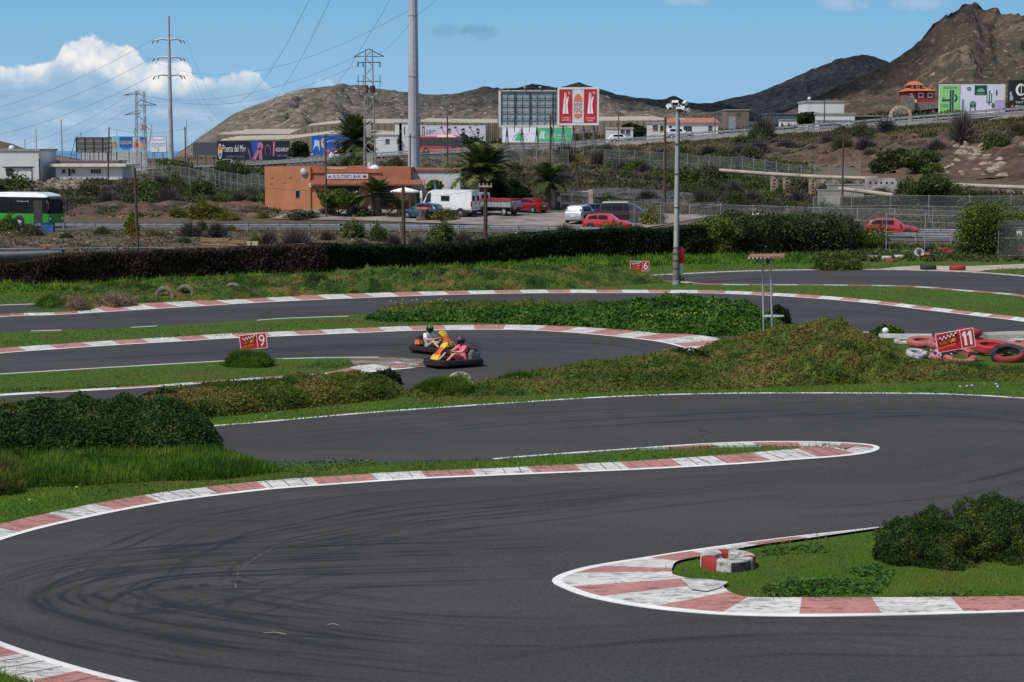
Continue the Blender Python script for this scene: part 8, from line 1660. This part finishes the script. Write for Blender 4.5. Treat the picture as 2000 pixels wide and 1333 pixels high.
    if rails: q = MB(m_wht); q.b2(-hl * .85, -hw * .72, prof[3][3] * hs, hl * .1, -hw * .66, prof[3][3] * hs + .08); q.b2(-hl * .85, hw * .66, prof[3][3] * hs, hl * .1, hw * .72, prof[3][3] * hs + .08); q.build('roof_rail', r)
    return r, g
RED = paint('car_red', (.52, .015, .02)); MARO = paint('car_maroon', (.035, .006, .009)); DRED = paint('car_dark_red', (.26, .012, .018)); SILV = paint('car_silver', (.50, .52, .54), .3); WHT = paint('car_white', (.72, .73, .73)); TEAL = paint('car_teal', (.010, .075, .10)); DBLU = paint('car_blue', (.03, .05, .14))
pk = 'vehicles parked outside the bar'
car(1187, 0, -.30, RED, 'bright red hatchback driving right on the road, nearest the maroon van', Y=157); car(1746, 0, -.32, paint('car_red2', (.42, .02, .03)), 'dark cherry red hatchback driving on the road at the far right', Y=146.5, L=4.3)
car(1221, 0, -.16, MARO, 'maroon people carrier with white roof bars behind the bright red hatchback', prof=MPV, L=4.8, W=1.85, Y=167, side=((-.88, -.5), (-.46, -.05), (0, .34)), rails=True, group=pk, R=.34); car(1172, 0, .2, DBLU, 'dark blue car mostly hidden behind the maroon people carrier', Y=171, group=pk, L=4.0)
car(1137, 0, 1.15, SILV, 'silver crossover seen from behind, left of the bright red hatchback', prof=SUV, Y=167.5, group=pk, L=4.5, W=1.86, R=.35); car(1030, 0, 2.45, DRED, 'dark red saloon seen from behind, right of the open truck', prof=SALOON, Y=181, group=pk, L=4.4); car(925, 0, 1.25, SILV, 'silver estate half hidden between the white van and the truck', prof=SUV, Y=183, group=pk, L=4.4)
car(826, 0, 2.6, TEAL, 'teal hatchback left of the white van, behind the red banner', Y=174.5, group=pk, L=4.1, side=((-.74, -.34), (-.31, .10)))
car(1452, 0, -.3, SILV, 'silver car glimpsed through the willowy bush on the road', Y=150, prof=SALOON); car(1493, 0, -.3, WHT, 'white car glimpsed above the dark thicket on the road', Y=153, prof=SUV)
car(665, 0, .35, WHT, 'white car on the motorway below the dark palm', Y=372, prof=SUV, zoff=.3, L=4.6); car(1326, 0, .25, WHT, 'white van-like car on the motorway in front of the red-roofed house', Y=299, prof=SUV, zoff=.3, L=5); car(448, 0, .35, SILV, 'pale car on the motorway under the aquarium billboard', Y=418, zoff=.3); car(1212, 0, .25, WHT, 'white car on the motorway in front of the low garage', Y=306, zoff=.3)
# white van
r, g = car(876, 0, 2.72 , WHT, 'tall white panel van with two rear windows parked beside the bar', prof=VAN, L=5.9, W=2.05, Y=177, side=((.50, .70),), group=pk, R=.36, name='van', cat='van', wx=(-.60, .66))
m = MB(m_glass); hl = 2.95
for y in (-.52, .52): m.b2(-hl * 1.008, y - .26, 1.5, -hl * .99, y + .26, 2.0)
m.build('rear_window', r)
for s in (-1, 1): m = MB(m_glass); m.b2(-.55, s * 1.0, 1.5, .35, s * 1.03, 2.0); m.build('side_window', r)
m = MB(m_dk); m.b2(-hl * 1.02, -.95, .36, -hl * .98, .95, .58); m.b2(-hl * 1.006, -.01, .6, -hl, .01, 2.4); m.b2(-hl * 1.008, -.2, 2.36, -hl, .2, 2.44); m.b2(-hl * 1.008, .04, 1.2, -hl, .1, 1.45)
for s in (-1, 1): m.b2(-hl * .97, s * 1.0, .38, hl * .9, s * 1.035, .62)
m.build('bumper_trim', r)
# truck with gas bottles
def truck():
    g = onT(968, 178); g.z += .1; r = empty('flatbed_truck', g, 2.55, 'small flatbed truck with a red-topped load of grey gas bottles behind the crossarm pole', 'truck', pk); m = MB(WHT)
    m.loft([[(1.3, -.9, .5), (1.3, .9, .5), (1.3, .85, 2.15), (1.3, -.85, 2.15)], [(2.3, -.95, .5), (2.3, .95, .5), (2.3, .82, 2.2), (2.3, -.82, 2.2)], [(2.75, -.95, .5), (2.75, .95, .5), (2.6, .9, 1.25), (2.6, -.9, 1.25)], [(2.85, -.9, .5), (2.85, .9, .5), (2.8, .88, 1.1), (2.8, -.88, 1.1)]]); fixn(m.build('cab', r)); m = MB(m_glass); m.b2(1.5, -.935, 1.35, 2.3, -.9, 1.95); m.b2(1.5, .9, 1.35, 2.3, .935, 1.95); m.b2(1.28, -.6, 1.4, 1.3, .6, 1.95); m.face([(2.63, -.8, 1.3), (2.63, .8, 1.3), (2.34, .75, 2.1), (2.34, -.75, 2.1)]); m.build('cab_window', r)
    m = MB(m_galv); m.b2(-2.5, -1.05, .8, 1.2, 1.05, .9)
    for s in (-1, 1): m.b2(-2.5, s * 1.05, .9, 1.2, s * 1.0, 1.25)
    m.b2(-2.5, -1.05, .9, -2.45, 1.05, 1.25); m.build('bed', r); m = MB(M('gas_grey', (.28, .33, .36), .5, .2))
    for i in range(9):
        for s in (-.85, -.4, .0, .4, .85): m.cyl((-2.3 + i * .4, s, .92), (-2.3 + i * .4, s, 1.5), .17, n=8)
    m.build('gas_bottles', r); m = MB(M('rack_red', (.34, .02, .03), .6)); m.b2(-2.5, -1.08, 1.42, 1.2, -1.04, 1.62); m.b2(-2.5, 1.04, 1.42, 1.2, 1.08, 1.62); m.b2(-2.54, -1.05, 1.42, -2.5, 1.05, 1.62); m.build('rail', r); m = MB(M('orange_plate', (.75, .16, .04), .5)); m.b2(-2.56, .1, .62, -2.52, .7, .9); m.build('hazard_plate', r)
    m = MB(m_dk); m.b2(-2.5, -.5, .4, 2.4, .5, .8); m.b2(-2.5, -1, .55, -2.4, 1, .7); m.build('chassis', r)
    for x in (-1.6, 2.0):
        for s in (-1, 1): wheel(r, x, s * .88, .36, .24, s)
truck()
# buses
def bus(px, Y, yaw, L, W, Ht, low, label, dark, name='bus', zoff=.1, coach=False):
    g = onT(px, Y); g.z += zoff; r = empty(name, g, yaw, label, 'bus'); hl, hw = L / 2, W / 2; m = MB(low); m.loft([[(x, -hw * k, .32), (x, hw * k, .32), (x, hw * k, 1.25), (x, -hw * k, 1.25)] for x, k in ((-hl, .94), (-hl + .2, 1), (hl - .35, 1), (hl, .88))]); fixn(m.build('lower_body', r))
    m = MB(dark); m.loft([[(x, -hw * k, 1.25), (x, hw * k, 1.25), (x - (.12 if x > 0 else 0), hw * k * .96, Ht - .2), (x - (.12 if x > 0 else 0), -hw * k * .96, Ht - .2)] for x, k in ((-hl, .94), (-hl + .2, .995), (hl - .35, .995), (hl - .03, .88))]); fixn(m.build('glazed_side', r))
    m = MB(low if coach else WHT); m.loft([[(x, -hw * .97 * k, Ht - .2), (x, hw * .97 * k, Ht - .2), (x, hw * .8 * k, Ht + d), (x, -hw * .8 * k, Ht + d)] for x, k, d in ((-hl, .94, 0), (-hl * .1, 1, 0), (-hl * .0, 1, .22), (hl - 1.5, 1, .22), (hl - .35, 1, .0), (hl - .15, .9, -.1))]); fixn(m.build('roof', r))
    m = MB(m_glass); m.face([(hl + .0, -hw * .82, 1.3), (hl + .0, hw * .82, 1.3), (hl - .12, hw * .8, Ht - .55), (hl - .12, -hw * .8, Ht - .55)]); m.build('windscreen', r)
    for s in (-1, 1):
        m = MB(dark); n = 5
        for k in range(n): m.b2(-hl + .4 + k * (L - 2.6) / n, s * hw * .995, 1.45, -hl + .25 + (k + 1) * (L - 2.6) / n, s * (hw + .012), Ht - .6)
        m.build('side_windows', r); m = MB(m_dk); m.b2(hl - 1.55, s * hw * .99, .42, hl - .55, s * (hw + .02), Ht - .5); m.build('door', r); m = MB(m_head); m.ball((hl - .02, s * hw * .7, .78), .06, .18, .13, 8, 5); m.build('headlight', r)
        for x in (hl * .45, -hl * .5): a = MB(m_dk); a.lathe([(.01, 0), (.56, 0)], n=20, axis='Y'); a.build('wheel_arch', r, loc=(x, s * (hw + .008), .55)); wheel(r, x, s * (hw - .1), .48, .28, s)
        m = MB(m_dk); m.tube([(hl - .1, s * hw * .95, Ht - .5), (hl + .25, s * (hw + .1), Ht - .8), (hl + .2, s * (hw + .12), Ht - 1.3)], .06, 5); m.build('mirror', r)
    return r, hl, hw
GRN = paint('bus_green', (.02, .26, .02), 0, .4)
r, hl, hw = bus(8, 166.5, -.42, 11.5, 2.5, 2.95, GRN, 'green and black city bus with a white roof at the left edge', M('bus_black', (.008, .011, .012), .3, spec=.15))
m = MB(M('led_display', (.55, .62, .62), .5)); m.X = Matrix.Rotation(PI / 2, 4, 'Z') @ Matrix.Identity(4); m.text('450 COSTA ADEJE', -.8, 2.52, 1.6, .2, -(hl - .0)); m.X = None; m.build('destination_sign', r); m = MB(WHT); m.text('tanqu', -hl + 1.8, .8, 1.8, .38, -(hw + .02)); m.text('hybrid', hl - 3.4, 2.3, 1.3, .12, -(hw + .02)); m.build('lettering', r)
bus(858, 345, -.35, 9, 2.5, 3.2, paint('coach_red', (.52, .012, .02), 0, .4), 'bright red coach on the motorway in front of the portrait billboard', M('coach_glass', (.015, .02, .03), .2, spec=.7), name='coach', zoff=.4, coach=True)
# ================================================================ KARTS AND DRIVERS
m_kblk = M('kart_plastic', (.009, .009, .010), .6, var=.2, scale=6); m_kyel = paint('fairing_yellow', (.72, .42, .01), 0, .35); m_kora = paint('fairing_orange', (.66, .13, .012), 0, .35); m_kred = M('flame_red', (.45, .03, .02), .4); m_frame = M('frame_red', (.25, .02, .015), .5)
def kart(g, yaw, label, num):
    r = empty('racing_kart', g, yaw, label, 'kart'); L, Wd = 1.0, .68
    def loop(o, n=44): return [(math.copysign(abs(math.cos(t)) ** .42, math.cos(t)) * (L + o), math.copysign(abs(math.sin(t)) ** .5, math.sin(t)) * (Wd + o) * (1.0 if math.cos(t) < .3 else 1.0 - .12 * (math.cos(t) - .3))) for t in [2 * PI * i / n for i in range(n)]]
    m = MB(m_kblk); n = 44; prof = [(-.20, .10), (-.04, .055), (.02, .09), (.035, .17), (.01, .255), (-.07, .275), (-.19, .23)]; V = []
    for o, z in prof: V += [(x, y, z + (.03 if z > .2 and x > .6 else 0)) for x, y in loop(o)]
    k = len(prof); m.add(V, [(j * n + i, j * n + (i + 1) % n, ((j + 1) % k) * n + (i + 1) % n, ((j + 1) % k) * n + i) for j in range(k) for i in range(n)]); bp = m.build('bumper', r, smooth=50)
    m = MB(M('bumper_strip', (.10, .012, .012), .5)); V = []
    for o, z in ((.036, .125), (.037, .145)): V += [(x, y, z) for x, y in loop(o)]
    m.add(V, [(i, (i + 1) % n, n + (i + 1) % n, n + i) for i in range(n)]); m.build('strip', bp)
    m = MB(m_dk); m.b2(-.85, -.5, .06, .8, .5, .09); m.build('floor_pan', r)
    m = MB(m_frame)
    for s in (-1, 1): m.tube([(-.9, s * .3, .12), (.2, s * .34, .12), (.85, s * .22, .13)], .02, 6); m.tube([(-.5, s * .58, .2), (.4, s * .58, .2)], .015, 6)
    m.tube([(.1, 0, .12), (.25, 0, .45)], .018, 6); m.build('frame', r, smooth=60)
    for x in (-.62, .58):
        for s in (-1, 1): q = MB(m_black); q.tyre((0, 0, 0), .14, .07, .18, 18, 'Y'); w_ = q.build('wheel', r, loc=(x, s * .50, .14), smooth=50); q = MB(m_galv); q.cyl((0, -.06, 0), (0, .06, 0), .07, n=10); q.build('rim', w_)
    sec = [(.20, .90, .18), (.27, .86, .25), (.37, .80, .26), (.46, .73, .21), (.53, .66, .14), (.60, .59, .125), (.68, .51, .16), (.76, .44, .20), (.83, .38, .17), (.86, .35, .07)]
    m = MB(m_kyel); mats = [m_kyel, m_kyel, m_kyel, m_kora, m_kora, m_kora, m_kyel, m_kyel, m_kyel]
    rings = [[(x - .05 * abs(t) ** 2, t * w, z) for t in (-1, -.6, 0, .6, 1)] + [(x - .09, t * w * .95, z - .01) for t in (1, 0, -1)] for z, x, w in sec]
    for i in range(len(rings) - 1): m.set(mats[i]).loft([rings[i], rings[i + 1]], caps=False)
    fa = m.build('front_fairing', r, smooth=40); fixn(fa)
    m = MB(m_kred)
    for z0, z1, y0, y1 in ((.44, .60, -.10, -.03), (.43, .66, .02, .06), (.46, .58, .09, .13), (.70, .62, -.06, .0), (.72, .60, .06, .1)):
        x0 = np.interp(z0, [s[0] for s in sec], [s[1] for s in sec]) + .008; x1 = np.interp(z1, [s[0] for s in sec], [s[1] for s in sec]) + .008; m.face([(x0, y0, z0), (x0, y1, z0), (x1, (y0 + y1) / 2, z1)])
    m.build('flames', fa)
    if num:
        t = MB(m_blk); V, Fc = text_geo(num); h = .18; z0 = .24
        t.add([(np.interp(z0 + b * h, [s[0] for s in sec], [s[1] for s in sec]) + .012 - .05 * ((a - .5) * 1.4) ** 2, (a - .5) * .36, z0 + b * h) for a, b in V], Fc); t.build('number', fa)
    m = MB(m_black); pts = [(.25 + .14 * math.cos(t) * .5, .15 * math.sin(t), .56 + .14 * math.cos(t) * .85) for t in [2 * PI * k / 18 for k in range(19)]]; m.tube(pts, .016, 6); m.tube([(.25, -.14, .56), (.25, .14, .56)], .014, 5); m.tube([(.25, 0, .56), (.32, 0, .42)], .018, 6); m.build('steering_wheel', r, smooth=60)
    m = MB(m_kblk); m.loft([[(-.1, -.19, .14), (-.1, .19, .14), (-.1, .17, .11), (-.1, -.17, .11)], [(-.35, -.21, .12), (-.35, .21, .12), (-.36, .19, .09), (-.36, -.19, .09)], [(-.58, -.21, .3), (-.58, .21, .3), (-.62, .2, .28), (-.62, -.2, .28)], [(-.70, -.17, .62), (-.70, .17, .62), (-.73, .16, .60), (-.73, -.16, .60)]]); fixn(m.build('seat', r, smooth=50))
    m = MB(M('engine_grey', (.16, .16, .17), .5, .4)); m.box(-.62, .40, .34, .34, .26, .26); m.cyl((-.6, .3, .46), (-.6, .5, .46), .11, n=12); m.set(m_kora); m.box(-.55, -.38, .40, .26, .22, .16, taper=.8); m.set(m_dk); m.cyl((-.9, .35, .42), (-.62, .35, .42), .06, n=8); m.box(-.82, 0, .3, .2, .7, .12); m.cyl((-.86, -.12, .5), (-.86, .12, .5), .09, n=10); m.build('engine', r, smooth=40)
    return r
def skin(name, pts, edges, mat, parent, loc=(0, 0, 0), sub=2):
    me = bpy.data.meshes.new(name); k = list(pts); me.from_pydata([pts[a][0] for a in k], [(k.index(a), k.index(b)) for a, b in edges], [])
    o = bpy.data.objects.new(name, me); COL.objects.link(o); sm = o.modifiers.new('s', 'SKIN'); sm.use_smooth_shade = True; sm.branch_smoothing = .4
    for i, a in enumerate(k):
        rr = pts[a][1]; me.skin_vertices[0].data[i].radius = rr if isinstance(rr, tuple) else (rr, rr)
    me.skin_vertices[0].data[0].use_root = True; ss = o.modifiers.new('u', 'SUBSURF'); ss.levels = sub; ss.render_levels = sub
    dg = bpy.context.evaluated_depsgraph_get(); dg.update(); m2 = bpy.data.meshes.new_from_object(o.evaluated_get(dg)); o.modifiers.clear(); o.data = m2; m2.materials.clear(); m2.materials.append(mat)
    o.parent = parent; o.location = loc; return o
m_skin = M('skin', (.52, .28, .19), .6, var=.06)
def driver(g, yaw, label, shirt, shorts, shoe, hm, hm2, hstripe, lean=0., look=0., sk=None):
    r = empty('person', g, yaw, label, 'person'); P = {'pel': ((-.40, 0, .25), (.15, .13)), 'bel': ((-.45, 0, .40), (.16, .12)), 'che': ((-.46, lean * .4, .58), (.17, .13)), 'neck': ((-.42, lean * .7, .74), .065), 'head': ((-.38, lean, .88), .095)}
    E = [('pel', 'bel'), ('bel', 'che'), ('che', 'neck'), ('neck', 'head')]
    for s, n in ((1, 'l'), (-1, 'r')):
        P.update({n + 'sh': ((-.43, s * .19 + lean * .5, .67), .068), n + 'el': ((-.16, s * .33, .50), .047), n + 'wr': ((.12, s * .20, .535), .031), n + 'pa': ((.20, s * .165, .565), (.036, .024)), n + 'hip': ((-.34, s * .11, .22), .095), n + 'kn': ((.12, s * .27, .46), .062), n + 'an': ((.46, s * .27, .19), .040), n + 'to': ((.62, s * .25, .17), (.042, .032))})
        E += [('che', n + 'sh'), (n + 'sh', n + 'el'), (n + 'el', n + 'wr'), (n + 'wr', n + 'pa'), ('pel', n + 'hip'), (n + 'hip', n + 'kn'), (n + 'kn', n + 'an'), (n + 'an', n + 'to')]
        for f in range(4):
            a = (.245 - .004 * f, s * (.170 - .012 * f) , .600 - .022 * f); b = (.285, s * (.150 - .006 * f), .590 - .022 * f); P[n + 'f%da' % f] = (a, .0095); P[n + 'f%db' % f] = (b, .008); P[n + 'f%dc' % f] = ((.265, s * (.125 - .004 * f), .578 - .022 * f), .007); E += [(n + 'pa', n + 'f%da' % f), (n + 'f%da' % f, n + 'f%db' % f), (n + 'f%db' % f, n + 'f%dc' % f)]
        P[n + 'ta'] = ((.205, s * .130, .590), .010); P[n + 'tb'] = ((.24, s * .115, .605), .008); E += [(n + 'pa', n + 'ta'), (n + 'ta', n + 'tb')]
    skin('body', P, E, sk or m_skin, r)
    K_ = {'pel': ((-.40, 0, .27), (.175, .15)), 'bel': ((-.45, 0, .42), (.185, .14)), 'che': ((-.46, lean * .4, .59), (.195, .145)), 'nk': ((-.43, lean * .6, .70), .085)}; E2 = [('pel', 'bel'), ('bel', 'che'), ('che', 'nk')]
    for s, n in ((1, 'l'), (-1, 'r')): K_[n + 'sh'] = ((-.42, s * .20 + lean * .5, .67), .088); K_[n + 'sl'] = ((-.25, s * .29, .56), .072); E2 += [('che', n + 'sh'), (n + 'sh', n + 'sl')]
    skin('t_shirt', K_, E2, shirt, r)
    K_ = {'p': ((-.40, 0, .24), (.17, .12))}; E2 = []
    for s, n in ((1, 'l'), (-1, 'r')): K_[n + 'h'] = ((-.32, s * .12, .23), .115); K_[n + 'k'] = ((.00, s * .23, .39), .092); E2 += [('p', n + 'h'), (n + 'h', n + 'k')]
    skin('shorts', K_, E2, shorts, r)
    for s in (1, -1): m = MB(shoe); m.ball((.56, s * .26, .15), .13, .05, .05, 12, 8); m.set(m_wht); m.ball((.57, s * .26, .125), .135, .053, .03, 12, 6); m.build('shoe', r, smooth=80)
    hx, hy, hz = -.37, lean, .90; m = MB(hm); m.ball((0, 0, 0), .160, .144, .164, 22, 14); m.loft([[(.03, -.11, -.05), (.03, .11, -.05), (.0, .10, -.135), (.0, -.10, -.135)], [(.15, -.07, -.06), (.15, .07, -.06), (.13, .06, -.125), (.13, -.06, -.125)]])
    hb = fixn(m.build('helmet', r, loc=(hx, hy, hz), rot=(0, .25, look), smooth=50)); m = MB(m_glass); V = []
    for a in range(-5, 6):
        t = math.radians(a * 13); V += [(.165 * math.cos(t), .149 * math.sin(t), -.04), (.162 * math.cos(t), .147 * math.sin(t), .045)]
    m.add(V, [(2 * i, 2 * i + 2, 2 * i + 3, 2 * i + 1) for i in range(10)]); m.build('visor', hb, smooth=80)
    m = MB(hstripe)
    for y0, y1 in ((-.035, .035),) if hm2 is None else ((-.035, .035), (-.1, -.07), (.07, .1)):
        V = []
        for a in range(3, 15):
            t = math.radians(a * 12 - 10); 
            for y in (y0, y1): k = math.sqrt(max(0, 1 - (y / .132) ** 2)); V.append((math.cos(t) * .163 * k, y, math.sin(t) * .167 * k))
        m.add(V, [(2 * i, 2 * i + 1, 2 * i + 3, 2 * i + 2) for i in range(11)])
    m.build('stripe', hb, smooth=80); return r
gA = G(885, 716); gA.z = .02; yA = math.radians(213); gB = G(852, 690); gB.z = .02; yB = math.radians(-42)
kart(gA, yA, 'nearer black kart with a yellow and orange fairing pointing left', None); kart(gB, yB, 'farther black kart with a yellow 88 fairing pointing right', '88')
driver(gA, yA, 'person in a pink t-shirt and grey helmet steering the nearer kart', M('shirt_pink', (.72, .12, .22), .8), M('shorts_pink', (.62, .14, .20), .8), M('shoe_dark', (.12, .02, .03), .7), M('helmet_grey', (.05, .05, .065), .3), None, M('helmet_stripe', (.35, .03, .06), .4), lean=-.05, look=.35)
driver(gB, yB, 'person in a white t-shirt and green striped helmet steering the farther kart', M('shirt_white', (.70, .70, .72), .8), M('shorts_grey', (.30, .31, .30), .8), M('shoe_tan', (.40, .30, .22), .7), M('helmet_green', (.01, .05, .02), .3), 1, M('helmet_lime', (.30, .62, .04), .4), lean=.03, look=-.55)
